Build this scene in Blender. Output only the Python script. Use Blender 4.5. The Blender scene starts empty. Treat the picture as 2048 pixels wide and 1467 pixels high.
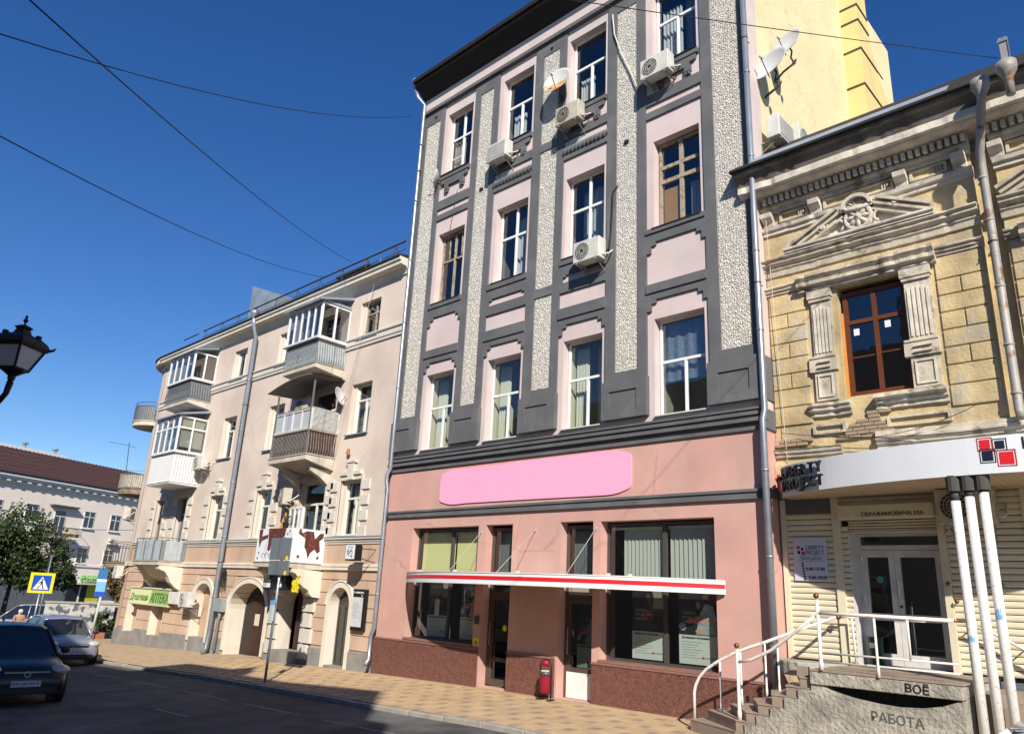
import bpy, bmesh, math, random
import numpy as np
from mathutils import Matrix, Vector
random.seed(7)
rng = np.random.default_rng(7)
SC = bpy.context.scene
COL = SC.collection
R = math.radians

# ------------------------------------------------------------------ camera
cam_d = bpy.data.cameras.new('camera')
cam = bpy.data.objects.new('camera', cam_d)
COL.objects.link(cam)
SC.camera = cam
PITCH, ROLL, YAW = 0.298530212, 0.0499870361, 0.771216693
fw = Vector((-math.sin(YAW) * math.cos(PITCH), math.cos(YAW) * math.cos(PITCH), math.sin(PITCH)))
rt0 = Vector((math.cos(YAW), math.sin(YAW), 0))
up0 = rt0.cross(fw)
rt = rt0 * math.cos(ROLL) + up0 * math.sin(ROLL)
up = -rt0 * math.sin(ROLL) + up0 * math.cos(ROLL)
mw = Matrix.Identity(4)
for i in range(3):
    mw[i][0], mw[i][1], mw[i][2] = rt[i], up[i], -fw[i]
mw.translation = (0, 0, 2.0)
cam.matrix_world = mw
cam_d.sensor_width = 36
cam_d.lens = 1490 / 2048 * 36
cam_d.clip_start = 0.05
cam_d.clip_end = 2000

# ------------------------------------------------------------------ sky, sun, exposure
SUN = Vector((1.13, -1.0, 1.03)).normalized()       # towards the sun
W = bpy.data.worlds.new('World')
SC.world = W
W.use_nodes = True
wn = W.node_tree
sky = wn.nodes.new('ShaderNodeTexSky')
sky.sky_type = 'NISHITA'
sky.sun_disc = False
sky.sun_elevation = math.asin(SUN.z)
sky.sun_rotation = math.atan2(SUN.x, SUN.y)
sky.altitude = 300
sky.air_density = 1.0
sky.dust_density = 0.0
sky.ozone_density = 3.0
bg = wn.nodes['Background']
hsv = wn.nodes.new('ShaderNodeHueSaturation')      # the photograph's rich blue, the same all over the sky
hsv.inputs['Saturation'].default_value = 1.3
hsv.inputs['Hue'].default_value = 0.512
wn.links.new(sky.outputs[0], hsv.inputs['Color'])
wn.links.new(hsv.outputs[0], bg.inputs[0])
bg.inputs[1].default_value = 0.09
sd = bpy.data.lights.new('sun', 'SUN')
sd.energy = 5.0
sd.angle = R(0.55)
sd.color = (1.0, 0.94, 0.85)
so = bpy.data.objects.new('sun', sd)
COL.objects.link(so)
so.rotation_euler = (-SUN).to_track_quat('-Z', 'Y').to_euler()
so.location = (20, -20, 40)
SC.view_settings.view_transform = 'Standard'
SC.view_settings.look = 'None'
SC.view_settings.exposure = 0.47
SC.view_settings.gamma = 1.0
try:
    SC.view_settings.use_curve_mapping = False
except Exception:
    pass
SC.render.engine = 'CYCLES'
SC.cycles.max_bounces = 8
SC.cycles.transparent_max_bounces = 12

# ------------------------------------------------------------------ materials
MATS = {}

def mat(name, col, rough=0.8, var=0.0, vs=1.5, bump=0.0, bs=30.0, metal=0.0, spec=0.3, streak=0.0,
        isl=0.0, crack=0.0, col2=None, c2s=3.0, c2lo=0.45, c2hi=0.62, coat=0.0, dist=0.02, emit=0.0):
    """Principled material with procedural wear: large blotches (var), vertical rain streaks, fine relief, a second colour in patches."""
    if name in MATS:
        return MATS[name]
    m = bpy.data.materials.new(name)
    m.use_nodes = True
    nt = m.node_tree
    N, L = nt.nodes, nt.links
    b = N['Principled BSDF']
    b.inputs['Roughness'].default_value = rough
    b.inputs['Metallic'].default_value = metal
    b.inputs['Specular IOR Level'].default_value = spec
    if coat:
        b.inputs['Coat Weight'].default_value = coat
        b.inputs['Coat Roughness'].default_value = 0.04
    geo = N.new('ShaderNodeNewGeometry')
    rgb = N.new('ShaderNodeRGB')
    rgb.outputs[0].default_value = (*col, 1)
    out = rgb.outputs[0]

    def noise(scale, vec=None, det=4.0):
        n = N.new('ShaderNodeTexNoise')
        n.inputs['Scale'].default_value = scale
        n.inputs['Detail'].default_value = det
        L.new(vec or geo.outputs['Position'], n.inputs['Vector'])
        return n.outputs['Fac']

    def mix(a, bcol, fac, mode='MIX'):
        x = N.new('ShaderNodeMix')
        x.data_type = 'RGBA'
        x.blend_type = mode
        if isinstance(fac, float):
            x.inputs[0].default_value = fac
        else:
            L.new(fac, x.inputs[0])
        L.new(a, x.inputs[6])
        if isinstance(bcol, tuple):
            x.inputs[7].default_value = (*bcol, 1)
        else:
            L.new(bcol, x.inputs[7])
        return x.outputs[2]

    def ramp(v, lo, hi, a=0.0, c=1.0):
        r = N.new('ShaderNodeMapRange')
        r.inputs[1].default_value = lo
        r.inputs[2].default_value = hi
        r.inputs[3].default_value = a
        r.inputs[4].default_value = c
        L.new(v, r.inputs[0])
        return r.outputs[0]

    if col2:
        out = mix(out, tuple(col2), ramp(noise(c2s, det=8.0), c2lo, c2hi))
    if var:
        g = ramp(noise(vs, det=6.0), 0.3, 0.7, 1 - var, 1 + var * 0.45)
        h = N.new('ShaderNodeCombineColor')
        for k in range(3):
            L.new(g, h.inputs[k])
        out = mix(out, h.outputs[0], 1.0, 'MULTIPLY')
    if streak:
        mp = N.new('ShaderNodeMapping')
        mp.inputs['Scale'].default_value = (2.2, 2.2, 0.3)
        L.new(geo.outputs['Position'], mp.inputs['Vector'])
        g = ramp(noise(1.0, mp.outputs[0], 5.0), 0.42, 0.68, 1.0, 1 - streak)
        h = N.new('ShaderNodeCombineColor')
        for k in range(3):
            L.new(g, h.inputs[k])
        out = mix(out, h.outputs[0], 1.0, 'MULTIPLY')
    if crack:
        # thin wandering cracks, only in some places
        vo = N.new('ShaderNodeTexVoronoi')
        vo.feature = 'DISTANCE_TO_EDGE'
        vo.inputs['Scale'].default_value = crack
        wv = N.new('ShaderNodeMix')
        wv.data_type = 'VECTOR'
        wv.inputs[0].default_value = 0.12
        nz = N.new('ShaderNodeTexNoise')
        nz.inputs['Scale'].default_value = 3.0
        L.new(geo.outputs['Position'], nz.inputs['Vector'])
        L.new(geo.outputs['Position'], wv.inputs[4])
        L.new(nz.outputs['Color'], wv.inputs[5])
        L.new(wv.outputs[1], vo.inputs['Vector'])
        line = ramp(vo.outputs['Distance'], 0.0, 0.009, 1.0, 0.0)
        where = ramp(noise(0.55, det=2.0), 0.50, 0.60)
        mm = N.new('ShaderNodeMath')
        mm.operation = 'MULTIPLY'
        L.new(line, mm.inputs[0])
        L.new(where, mm.inputs[1])
        m3 = N.new('ShaderNodeMath')
        m3.operation = 'MULTIPLY'
        m3.inputs[1].default_value = 0.30
        L.new(mm.outputs[0], m3.inputs[0])
        out = mix(out, (0.10, 0.08, 0.065), m3.outputs[0])
    if isl:
        g = ramp(geo.outputs['Random Per Island'], 0, 1, 1 - isl, 1 + isl * 0.35)
        h = N.new('ShaderNodeCombineColor')
        for k in range(3):
            L.new(g, h.inputs[k])
        out = mix(out, h.outputs[0], 1.0, 'MULTIPLY')
    L.new(out, b.inputs['Base Color'])
    if bump:
        bp = N.new('ShaderNodeBump')
        bp.inputs['Strength'].default_value = bump
        bp.inputs['Distance'].default_value = dist
        L.new(noise(bs, det=6.0), bp.inputs['Height'])
        L.new(bp.outputs[0], b.inputs['Normal'])
    if emit:
        b.inputs['Emission Color'].default_value = (*col, 1)
        b.inputs['Emission Strength'].default_value = emit
    MATS[name] = m
    return m

def glass_mat(name, tint=(0.82, 0.86, 0.85), ior=1.5, rough=0.015, boost=0.0):
    if name in MATS:
        return MATS[name]
    m = bpy.data.materials.new(name)
    m.use_nodes = True
    nt = m.node_tree
    N, L = nt.nodes, nt.links
    N.remove(N['Principled BSDF'])
    t = N.new('ShaderNodeBsdfTransparent')
    t.inputs[0].default_value = (*tint, 1)
    g = N.new('ShaderNodeBsdfGlossy')
    g.inputs['Roughness'].default_value = rough
    f = N.new('ShaderNodeLayerWeight')          # two-faced Schlick reflection of a thin pane
    f.inputs[0].default_value = 0.5
    q = N.new('ShaderNodeMath')
    q.operation = 'POWER'
    q.inputs[1].default_value = 4.0
    L.new(f.outputs['Facing'], q.inputs[0])
    a = N.new('ShaderNodeMath')
    a.operation = 'MULTIPLY_ADD'
    a.use_clamp = True
    a.inputs[1].default_value = 0.85
    a.inputs[2].default_value = 0.14 + boost
    L.new(q.outputs[0], a.inputs[0])
    x = N.new('ShaderNodeMixShader')
    L.new(a.outputs[0], x.inputs[0])
    L.new(t.outputs[0], x.inputs[1])
    L.new(g.outputs[0], x.inputs[2])
    # slight waviness of old panes
    geo = N.new('ShaderNodeNewGeometry')
    n = N.new('ShaderNodeTexNoise')
    n.inputs['Scale'].default_value = 1.6
    L.new(geo.outputs['Position'], n.inputs['Vector'])
    bp = N.new('ShaderNodeBump')
    bp.inputs['Strength'].default_value = 0.05
    bp.inputs['Distance'].default_value = 0.05
    L.new(n.outputs['Fac'], bp.inputs['Height'])
    L.new(bp.outputs[0], g.inputs['Normal'])
    L.new(x.outputs[0], N['Material Output'].inputs[0])
    MATS[name] = m
    return m

# painted and plastered surfaces
M_PINKU = mat('pink_paint_upper', (0.60, 0.487, 0.46), 0.85, var=0.10, vs=1.3, bump=0.15, bs=45, streak=0.04, col2=(0.56, 0.49, 0.46), c2s=1.1, c2lo=.5, c2hi=.62)
M_PINKL = mat('pink_paint_lower', (0.575, 0.325, 0.275), 0.85, crack=0.45, var=0.13, vs=1.1, bump=0.18, bs=40, streak=0.05, col2=(0.54, 0.335, 0.28), c2s=1.0, c2lo=.48, c2hi=.62)
M_GREY = mat('grey_paint', (0.122, 0.123, 0.126), 0.75, var=0.14, vs=1.6, bump=0.15, bs=40, streak=0.08, col2=(0.142, 0.141, 0.142), c2s=1.3, c2lo=.5, c2hi=.6)
M_GREYD = mat('dark_cornice_paint', (0.022, 0.018, 0.017), 0.6, var=0.2)
M_STONE = mat('pebble_stone', (0.66, 0.625, 0.55), 0.8, isl=0.34)
M_STONEB = mat('pebble_mortar', (0.42, 0.395, 0.35), 0.95, bump=0.4, bs=60)
M_GRAN = mat('red_granite', (0.205, 0.088, 0.064), 0.32, col2=(0.085, 0.045, 0.04), c2s=42, c2lo=0.45, c2hi=0.62, var=0.2, vs=9, spec=0.5)
M_YEL = mat('yellow_plaster', (0.70, 0.60, 0.35), 0.9, var=0.08, vs=1.2, bump=0.6, bs=14, col2=(0.58, 0.50, 0.31), c2s=5, c2lo=0.55, c2hi=0.75)
M_CREAM = mat('cream_render', (0.625, 0.525, 0.44), 0.9, crack=0.5, col2=(0.58, 0.475, 0.40), c2s=.8, c2lo=.48, c2hi=.62, var=0.13, vs=0.55, bump=0.15, bs=45, streak=0.0)
M_TAN = mat('tan_render', (0.545, 0.39, 0.28), 0.9, crack=0.7, var=0.14, vs=0.9, bump=0.15, bs=45, streak=0.1)
M_TRIM = mat('white_trim', (0.66, 0.60, 0.50), 0.85, var=0.1, vs=1.4, bump=0.1, bs=50, streak=0.08)
M_TRIMB = mat('block_trim', (0.58, 0.545, 0.47), 0.85, var=0.1, vs=2, bump=0.1, bs=50)
M_PLINTH = mat('grey_plinth', (0.26, 0.245, 0.22), 0.9, var=0.25, vs=2.2, bump=0.3, bs=25)
M_OCHRE = mat('ochre_plaster', (0.585, 0.45, 0.24), 0.92, crack=1.1, var=0.26, vs=2.4, bump=0.6, bs=18, streak=0.25,
              col2=(0.47, 0.41, 0.31), c2s=1.9, c2lo=0.5, c2hi=0.68)
M_ORN = mat('weathered_moulding', (0.60, 0.525, 0.41), 0.92, var=0.24, vs=2.6, bump=0.5, bs=24, streak=0.3,
            col2=(0.25, 0.215, 0.165), c2s=3.8, c2lo=0.54, c2hi=0.70)
M_ORNW = mat('weathered_carving', (0.66, 0.60, 0.50), 0.92, var=0.28, vs=4, bump=0.45, bs=30, streak=0.2)
M_FASC = mat('sooty_fascia', (0.17, 0.145, 0.12), 0.85, var=0.4, vs=2.5, bump=0.5, bs=18, streak=0.45)
M_BRICK = mat('exposed_brick', (0.43, 0.32, 0.215), 0.95, isl=0.45, bump=0.4, bs=40)
M_CONC = mat('rough_concrete', (0.38, 0.355, 0.295), 0.95, crack=1.3, var=0.32, vs=3.2, bump=0.75, bs=17, dist=0.05,
             col2=(0.27, 0.25, 0.21), c2s=2.6, c2lo=0.5, c2hi=0.7)
M_SLAB = mat('balcony_concrete', (0.56, 0.50, 0.41), 0.9, var=0.2, vs=2.5, bump=0.3, bs=25, streak=0.1)
M_STEP = mat('step_tile', (0.30, 0.235, 0.185), 0.6, var=0.15, vs=5, bump=0.1, bs=40)
M_SHUT = mat('cream_shutter', (0.68, 0.61, 0.44), 0.55, var=0.08, vs=3, streak=0.12)
M_WHITE = mat('white_plastic', (0.72, 0.72, 0.70), 0.45, var=0.05)
M_WHITED = mat('dirty_white_metal', (0.62, 0.60, 0.56), 0.5, var=0.15, vs=5)
M_PAINTW = mat('peeling_white_paint', (0.66, 0.645, 0.61), 0.5, col2=(0.46, 0.40, 0.34), c2s=21, c2lo=0.58, c2hi=0.70, bump=0.35, bs=16, dist=0.01)
M_AC = mat('ac_casing', (0.60, 0.585, 0.53), 0.5, var=0.12, vs=4, streak=0.1)
M_ACOLD = mat('old_ac_casing', (0.50, 0.45, 0.36), 0.55, var=0.18, vs=5, streak=0.2)
M_DARK = mat('dark_plastic_and_shade', (0.02, 0.02, 0.022), 0.5)
M_BLACK = mat('black_iron', (0.012, 0.012, 0.013), 0.45)
M_GALV = mat('galvanised_pipe', (0.33, 0.36, 0.40), 0.38, metal=0.55, var=0.15, vs=3, streak=0.2, spec=0.5)
M_RUSTP = mat('rusting_pipe', (0.34, 0.32, 0.29), 0.6, metal=0.2, col2=(0.20, 0.11, 0.06), c2s=6, c2lo=0.55, c2hi=0.7, var=0.2)
M_RUST = mat('rusty_iron', (0.085, 0.055, 0.04), 0.85, var=0.3, vs=8)
M_TIN = mat('roof_tin', (0.30, 0.34, 0.40), 0.5, metal=0.3, var=0.2, vs=2)
M_TINL = mat('light_tin', (0.42, 0.46, 0.47), 0.45, metal=0.4, var=0.2, vs=2)
M_ROOFD = mat('dark_roof_edge', (0.03, 0.026, 0.024), 0.7, var=0.3)
M_WOODB = mat('brown_window_frame', (0.13, 0.042, 0.016), 0.4, var=0.12, vs=6)
M_WOODO = mat('old_wood_frame', (0.34, 0.29, 0.21), 0.8, col2=(0.18, 0.13, 0.09), c2s=9, c2lo=0.5, c2hi=0.65, bump=0.3, bs=30)
M_WOODY = mat('yellow_wood', (0.48, 0.27, 0.07), 0.6, var=0.2, vs=8)
M_FOAM = mat('orange_foam', (0.62, 0.27, 0.06), 0.9, bump=0.8, bs=30)
M_FRAMEG = mat('grey_aluminium', (0.10, 0.092, 0.085), 0.4, metal=0.4)
M_FRAMEB = mat('brown_aluminium', (0.11, 0.082, 0.066), 0.4, metal=0.3)
M_DOORB = mat('brown_door', (0.045, 0.018, 0.012), 0.45, var=0.25, vs=7)
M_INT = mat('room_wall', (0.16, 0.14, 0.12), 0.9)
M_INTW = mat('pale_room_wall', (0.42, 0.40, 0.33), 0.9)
M_CURT = mat('pale_curtain', (0.60, 0.60, 0.47), 0.9)
M_CURTY = mat('yellow_blind', (0.70, 0.68, 0.33), 0.8)
M_CURTG = mat('grey_blind', (0.46, 0.48, 0.43), 0.8)
M_NET = mat('net_curtain', (0.50, 0.52, 0.54), 0.9)
M_CARD = mat('cardboard', (0.42, 0.23, 0.10), 0.9)
M_GLASS = glass_mat('window_glass')
M_GLASSD = glass_mat('tinted_glass', (0.45, 0.5, 0.52))
M_GLASSH = glass_mat('hazy_glass', (0.62, 0.66, 0.68), boost=0.05)
M_RED = mat('red_paint', (0.55, 0.012, 0.02), 0.4)
M_REDS = mat('red_sign_film', (0.62, 0.02, 0.028), 0.4)
M_SIGNW = mat('white_sign', (0.70, 0.72, 0.74), 0.35, var=0.04)
M_INK = mat('black_ink', (0.015, 0.015, 0.018), 0.5)
M_NAVY = mat('navy_ink', (0.01, 0.014, 0.03), 0.5)
M_BLUE = mat('blue_sign_film', (0.012, 0.07, 0.42), 0.4)
M_BLUEL = mat('light_blue_film', (0.16, 0.38, 0.68), 0.4)
M_YSIGN = mat('yellow_sign_film', (0.78, 0.62, 0.02), 0.4)
M_GREEN = mat('green_print', (0.06, 0.26, 0.035), 0.5)
M_SBER = mat('green_letters', (0.19, 0.48, 0.12), 0.5)
M_PSIGN = mat('pale_yellow_print', (0.66, 0.66, 0.36), 0.5)
M_BROWNP = mat('brown_print', (0.105, 0.03, 0.02), 0.5, col2=(0.24, 0.10, 0.075), c2s=9, c2lo=0.55, c2hi=0.7)
M_PINKP = mat('bright_pink_cover', (0.90, 0.38, 0.55), 0.6, var=0.03, vs=2)
M_BRASS = mat('tarnished_brass', (0.20, 0.105, 0.035), 0.4, metal=0.7)
M_ASPH = mat('asphalt', (0.072, 0.070, 0.068), 0.85, crack=0.35, var=0.35, vs=1.4, bump=0.5, bs=120, dist=0.01,
             col2=(0.13, 0.126, 0.12), c2s=0.35, c2lo=0.45, c2hi=0.65)
M_LINE = mat('worn_road_paint', (0.21, 0.21, 0.205), 0.7, col2=(0.09, 0.088, 0.086), c2s=9, c2lo=0.40, c2hi=0.54)
M_KERB = mat('kerb_stone', (0.33, 0.30, 0.255), 0.9, var=0.2, vs=6, bump=0.3, bs=40)
M_PAVE = mat('paving_bed', (0.42, 0.31, 0.19), 0.9, var=0.2, vs=4)
M_TILEY = mat('yellow_paver', (0.50, 0.36, 0.205), 0.85, var=0.16, vs=2.2, bump=0.2, bs=60)
M_TILEO = mat('orange_paver', (0.47, 0.325, 0.19), 0.85, var=0.16, vs=2.2, bump=0.2, bs=60)
M_TILER = mat('mauve_paver', (0.34, 0.24, 0.175), 0.85, var=0.16, vs=2.2, bump=0.2, bs=60)
M_EARTH = mat('far_ground', (0.12, 0.11, 0.095), 0.95, var=0.2, vs=0.1)
M_FARW = mat('far_white_wall', (0.76, 0.67, 0.57), 0.9, var=0.08, vs=0.5, streak=0.0)
M_ROOFB = mat('brown_metal_roof', (0.060, 0.030, 0.026), 0.55, var=0.12, vs=1.5)
M_OPP = mat('opposite_wall', (0.36, 0.33, 0.28), 0.9, var=0.15, vs=0.6)
M_CABLE = mat('black_cable', (0.015, 0.015, 0.017), 0.6)
M_CABLEW = mat('white_cable', (0.55, 0.53, 0.48), 0.6)
M_LEAF = mat('leaf', (0.042, 0.066, 0.018), 0.6, isl=0.5)
M_BARK = mat('bark', (0.06, 0.045, 0.035), 0.95, bump=0.5, bs=20)
M_TERRA = mat('terracotta', (0.34, 0.13, 0.07), 0.8)
M_LAMPG = mat('frosted_lamp_glass', (0.45, 0.47, 0.52), 0.35)
M_SKIN = mat('skin', (0.45, 0.26, 0.18), 0.6)
M_HAIRW = mat('white_hair', (0.62, 0.60, 0.57), 0.9)

# ------------------------------------------------------------------ mesh helpers
class MB:
    def __init__(s):
        s.v, s.f = [], []

    def add(s, vs, fs):
        n = len(s.v)
        s.v += [tuple(p) for p in vs]
        s.f += [tuple(i + n for i in f) for f in fs]
        return s

    def box(s, x0, x1, y0, y1, z0, z1):
        x0, x1 = min(x0, x1), max(x0, x1)
        y0, y1 = min(y0, y1), max(y0, y1)
        z0, z1 = min(z0, z1), max(z0, z1)
        return s.add([(x0, y0, z0), (x1, y0, z0), (x1, y1, z0), (x0, y1, z0), (x0, y0, z1), (x1, y0, z1), (x1, y1, z1), (x0, y1, z1)],
                     [(0, 3, 2, 1), (4, 5, 6, 7), (0, 1, 5, 4), (1, 2, 6, 5), (2, 3, 7, 6), (3, 0, 4, 7)])

    def prism(s, poly, y0, y1):
        """poly in (x, z), extruded along y"""
        n = len(poly)
        vs = [(x, y0, z) for x, z in poly] + [(x, y1, z) for x, z in poly]
        fs = [tuple(range(n)), tuple(range(2 * n - 1, n - 1, -1))]
        fs += [(i, (i + 1) % n + 0, (i + 1) % n + n, i + n) for i in range(n)]
        return s.add(vs, fs)

    def prismx(s, poly, x0, x1):
        """poly in (y, z), extruded along x"""
        n = len(poly)
        vs = [(x0, y, z) for y, z in poly] + [(x1, y, z) for y, z in poly]
        fs = [tuple(range(n)), tuple(range(2 * n - 1, n - 1, -1))]
        fs += [(i, (i + 1) % n, (i + 1) % n + n, i + n) for i in range(n)]
        return s.add(vs, fs)

    def prismz(s, poly, z0, z1):
        n = len(poly)
        vs = [(x, y, z0) for x, y in poly] + [(x, y, z1) for x, y in poly]
        fs = [tuple(range(n)), tuple(range(2 * n - 1, n - 1, -1))]
        fs += [(i, (i + 1) % n, (i + 1) % n + n, i + n) for i in range(n)]
        return s.add(vs, fs)

    def quad(s, *p):
        return s.add(p, [tuple(range(len(p)))])

    def tube(s, pts, r, n=8):
        pts = [Vector(p) for p in pts]
        rs = r if isinstance(r, (list, tuple)) else [r] * len(pts)
        rings = []
        prev = None
        for i, p in enumerate(pts):
            a = pts[max(i - 1, 0)]
            b = pts[min(i + 1, len(pts) - 1)]
            t = (b - a).normalized()
            if prev is None:
                ref = Vector((0, 0, 1)) if abs(t.z) < 0.9 else Vector((1, 0, 0))
                u = t.cross(ref).normalized()
            else:
                u = (prev - t * prev.dot(t)).normalized()
            prev = u
            w = t.cross(u)
            rings.append([p + (u * math.cos(2 * math.pi * k / n) + w * math.sin(2 * math.pi * k / n)) * rs[i] for k in range(n)])
        vs = [v for ring in rings for v in ring]
        fs = []
        for i in range(len(pts) - 1):
            for k in range(n):
                fs.append((i * n + k, i * n + (k + 1) % n, (i + 1) * n + (k + 1) % n, (i + 1) * n + k))
        fs += [tuple(range(n - 1, -1, -1)), tuple(range((len(pts) - 1) * n, len(pts) * n))]
        return s.add(vs, fs)

    def lathe(s, prof, c, n=14, axis='z'):
        vs, fs = [], []
        for r, h in prof:
            for k in range(n):
                a = 2 * math.pi * k / n
                if axis == 'z':
                    vs.append((c[0] + r * math.cos(a), c[1] + r * math.sin(a), c[2] + h))
                elif axis == 'y':
                    vs.append((c[0] + r * math.cos(a), c[1] + h, c[2] + r * math.sin(a)))
                else:
                    vs.append((c[0] + h, c[1] + r * math.cos(a), c[2] + r * math.sin(a)))
        for i in range(len(prof) - 1):
            for k in range(n):
                fs.append((i * n + k, i * n + (k + 1) % n, (i + 1) * n + (k + 1) % n, (i + 1) * n + k))
        fs += [tuple(range(n - 1, -1, -1)), tuple(range((len(prof) - 1) * n, len(prof) * n))]
        return s.add(vs, fs)

    def ring(s, prof, c, n=16, axis='y'):
        """closed profile turned round an axis: a real ring with its hole"""
        k0 = len(s.f)
        s.lathe(list(prof) + [prof[0]], c, n, axis)
        del s.f[-2:]
        return s

    def sphere(s, c, r, n=10, m=7):
        return s.lathe([(max(r * math.sin(math.pi * i / m), 1e-4), -r * math.cos(math.pi * i / m)) for i in range(m + 1)], c, n)

    def xf(s, M):
        s.v = [tuple(M @ Vector(p)) for p in s.v]
        return s

def mesh(name, mb, m, smooth=False, recalc=True):
    me = bpy.data.meshes.new(name)
    me.from_pydata(mb.v, [], mb.f)
    if recalc:
        b = bmesh.new()
        b.from_mesh(me)
        bmesh.ops.recalc_face_normals(b, faces=b.faces)
        b.to_mesh(me)
        b.free()
    if smooth:
        me.polygons.foreach_set('use_smooth', [True] * len(me.polygons))
    if m:
        me.materials.append(m)
    me.update()
    return me

def link(name, me, parent=None, off=True, loc=None):
    o = bpy.data.objects.new(name, me)
    COL.objects.link(o)
    if parent is not None:
        o.parent = parent
        if off:                     # mesh written in world coordinates: cancel the root's own place
            o.location = -parent.location if parent.parent is None else (0, 0, 0)
            if parent.parent is not None:
                o.location = -(parent.location + parent.parent.location)
    if loc is not None:
        o.location = loc
    return o

def ob(name, mb, m, parent=None, smooth=False, bevel=0.0, off=True, recalc=True, loc=None):
    o = link(name, mesh(name, mb, m, smooth, recalc), parent, off, loc)
    if bevel:
        md = o.modifiers.new('bevel', 'BEVEL')
        md.width = bevel
        md.segments = 2
        md.limit_method = 'ANGLE'
        md.angle_limit = R(40)
    return o

def thing(name, label, cat, loc=(0, 0, 0), rz=0.0, group=None):
    o = bpy.data.objects.new(name, None)
    COL.objects.link(o)
    o.location = loc
    o.rotation_euler = (0, 0, rz)
    o.empty_display_size = 0.2
    o['label'] = label
    o['category'] = cat
    if group:
        o['group'] = group
    return o

def tag(o, label, cat, group=None):
    o['label'] = label
    o['category'] = cat
    if group:
        o['group'] = group
    return o

def kids(o):
    return [c for c in bpy.data.objects if c.parent == o]

KIDS = {}

def dup(root, loc, rz, label, group=None):
    """copy of a thing with copies of its parts and their sub-parts"""
    r = root.copy()
    COL.objects.link(r)
    r.location = loc
    r.rotation_euler = (0, 0, rz)
    r['label'] = label
    if group:
        r['group'] = group
    if root.name not in KIDS:
        KIDS[root.name] = [(c, kids(c)) for c in kids(root)]
    for c, gs in KIDS[root.name]:
        cc = c.copy()
        COL.objects.link(cc)
        cc.parent = r
        for g in gs:
            gg = g.copy()
            COL.objects.link(gg)
            gg.parent = cc
    return r

def text(name, s, size, m, parent=None, loc=(0, 0, 0), rot=(R(90), 0, 0), depth=0.004, width=None, shear=0.0, bold=0.0, mid=False, off=True):
    """flat lettering as real mesh letters (built-in font)"""
    cu = bpy.data.curves.new(name, 'FONT')
    cu.body = s
    cu.size = size
    cu.extrude = depth
    cu.shear = shear
    cu.offset = bold
    cu.resolution_u = 3
    if mid:
        cu.align_x = 'CENTER'
    tmp = bpy.data.objects.new(name + '_tmp', cu)
    COL.objects.link(tmp)
    dg = bpy.context.evaluated_depsgraph_get()
    me = bpy.data.meshes.new_from_object(tmp.evaluated_get(dg))
    bpy.data.objects.remove(tmp)
    bpy.data.curves.remove(cu)
    if width:
        xs = [v.co.x for v in me.vertices]
        k = width / max(max(xs) - min(xs), 1e-6)
        x0 = min(xs)
        for v in me.vertices:
            v.co.x = (v.co.x - x0) * k if not mid else v.co.x * k
    M = Matrix.Translation(loc) @ (Matrix.Rotation(rot[2], 4, 'Z') @ Matrix.Rotation(rot[1], 4, 'Y') @ Matrix.Rotation(rot[0], 4, 'X'))
    me.transform(M)
    me.materials.clear()
    me.materials.append(m)
    return link(name, me, parent, off)

def arc_pts(xa, xb, zs, zt, n=12):
    """half ellipse from (xa,zs) over zt to (xb,zs)"""
    c, a, h = (xa + xb) / 2, (xb - xa) / 2, zt - zs
    return [(c - a * math.cos(math.pi * i / n), zs + h * math.sin(math.pi * i / n)) for i in range(n + 1)]

def wall(mb, x0, x1, z0, z1, y, ops, depth=0.22):
    """front face at y (towards -y) with openings (xa, xb, za, zb[, spring z of an arched top]) and their reveals"""
    xs = sorted({x0, x1, *[o[0] for o in ops], *[o[1] for o in ops]})
    zs = sorted({z0, z1, *[o[2] for o in ops], *[o[3] for o in ops]})
    xs = [x for x in xs if x0 <= x <= x1]
    zs = [z for z in zs if z0 <= z <= z1]
    for i in range(len(xs) - 1):
        for j in range(len(zs) - 1):
            cx, cz = (xs[i] + xs[i + 1]) / 2, (zs[j] + zs[j + 1]) / 2
            if any(o[0] < cx < o[1] and o[2] < cz < o[3] for o in ops):
                continue
            mb.quad((xs[i], y, zs[j]), (xs[i + 1], y, zs[j]), (xs[i + 1], y, zs[j + 1]), (xs[i], y, zs[j + 1]))
    for o in ops:
        xa, xb, za, zb = o[:4]
        d = o[5] if len(o) > 5 else depth
        if len(o) > 4 and o[4]:
            zsp = o[4]
            P = arc_pts(xa, xb, zsp, zb)
            h = len(P) // 2
            for k in range(len(P) - 1):
                corner = (xa, zb) if k < h else (xb, zb)
                mb.quad((P[k][0], y, P[k][1]), (P[k + 1][0], y, P[k + 1][1]), (corner[0], y, corner[1]))
                mb.quad((P[k][0], y, P[k][1]), (P[k][0], y + d, P[k][1]), (P[k + 1][0], y + d, P[k + 1][1]), (P[k + 1][0], y, P[k + 1][1]))
            zt = zsp
        else:
            zt = zb
            mb.quad((xa, y, zb), (xa, y + d, zb), (xb, y + d, zb), (xb, y, zb))
        mb.quad((xa, y, za), (xa, y + d, za), (xa, y + d, zt), (xa, y, zt))
        mb.quad((xb, y, za), (xb, y, zt), (xb, y + d, zt), (xb, y + d, za))
        mb.quad((xa, y, za), (xb, y, za), (xb, y + d, za), (xa, y + d, za))
    return mb

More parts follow.
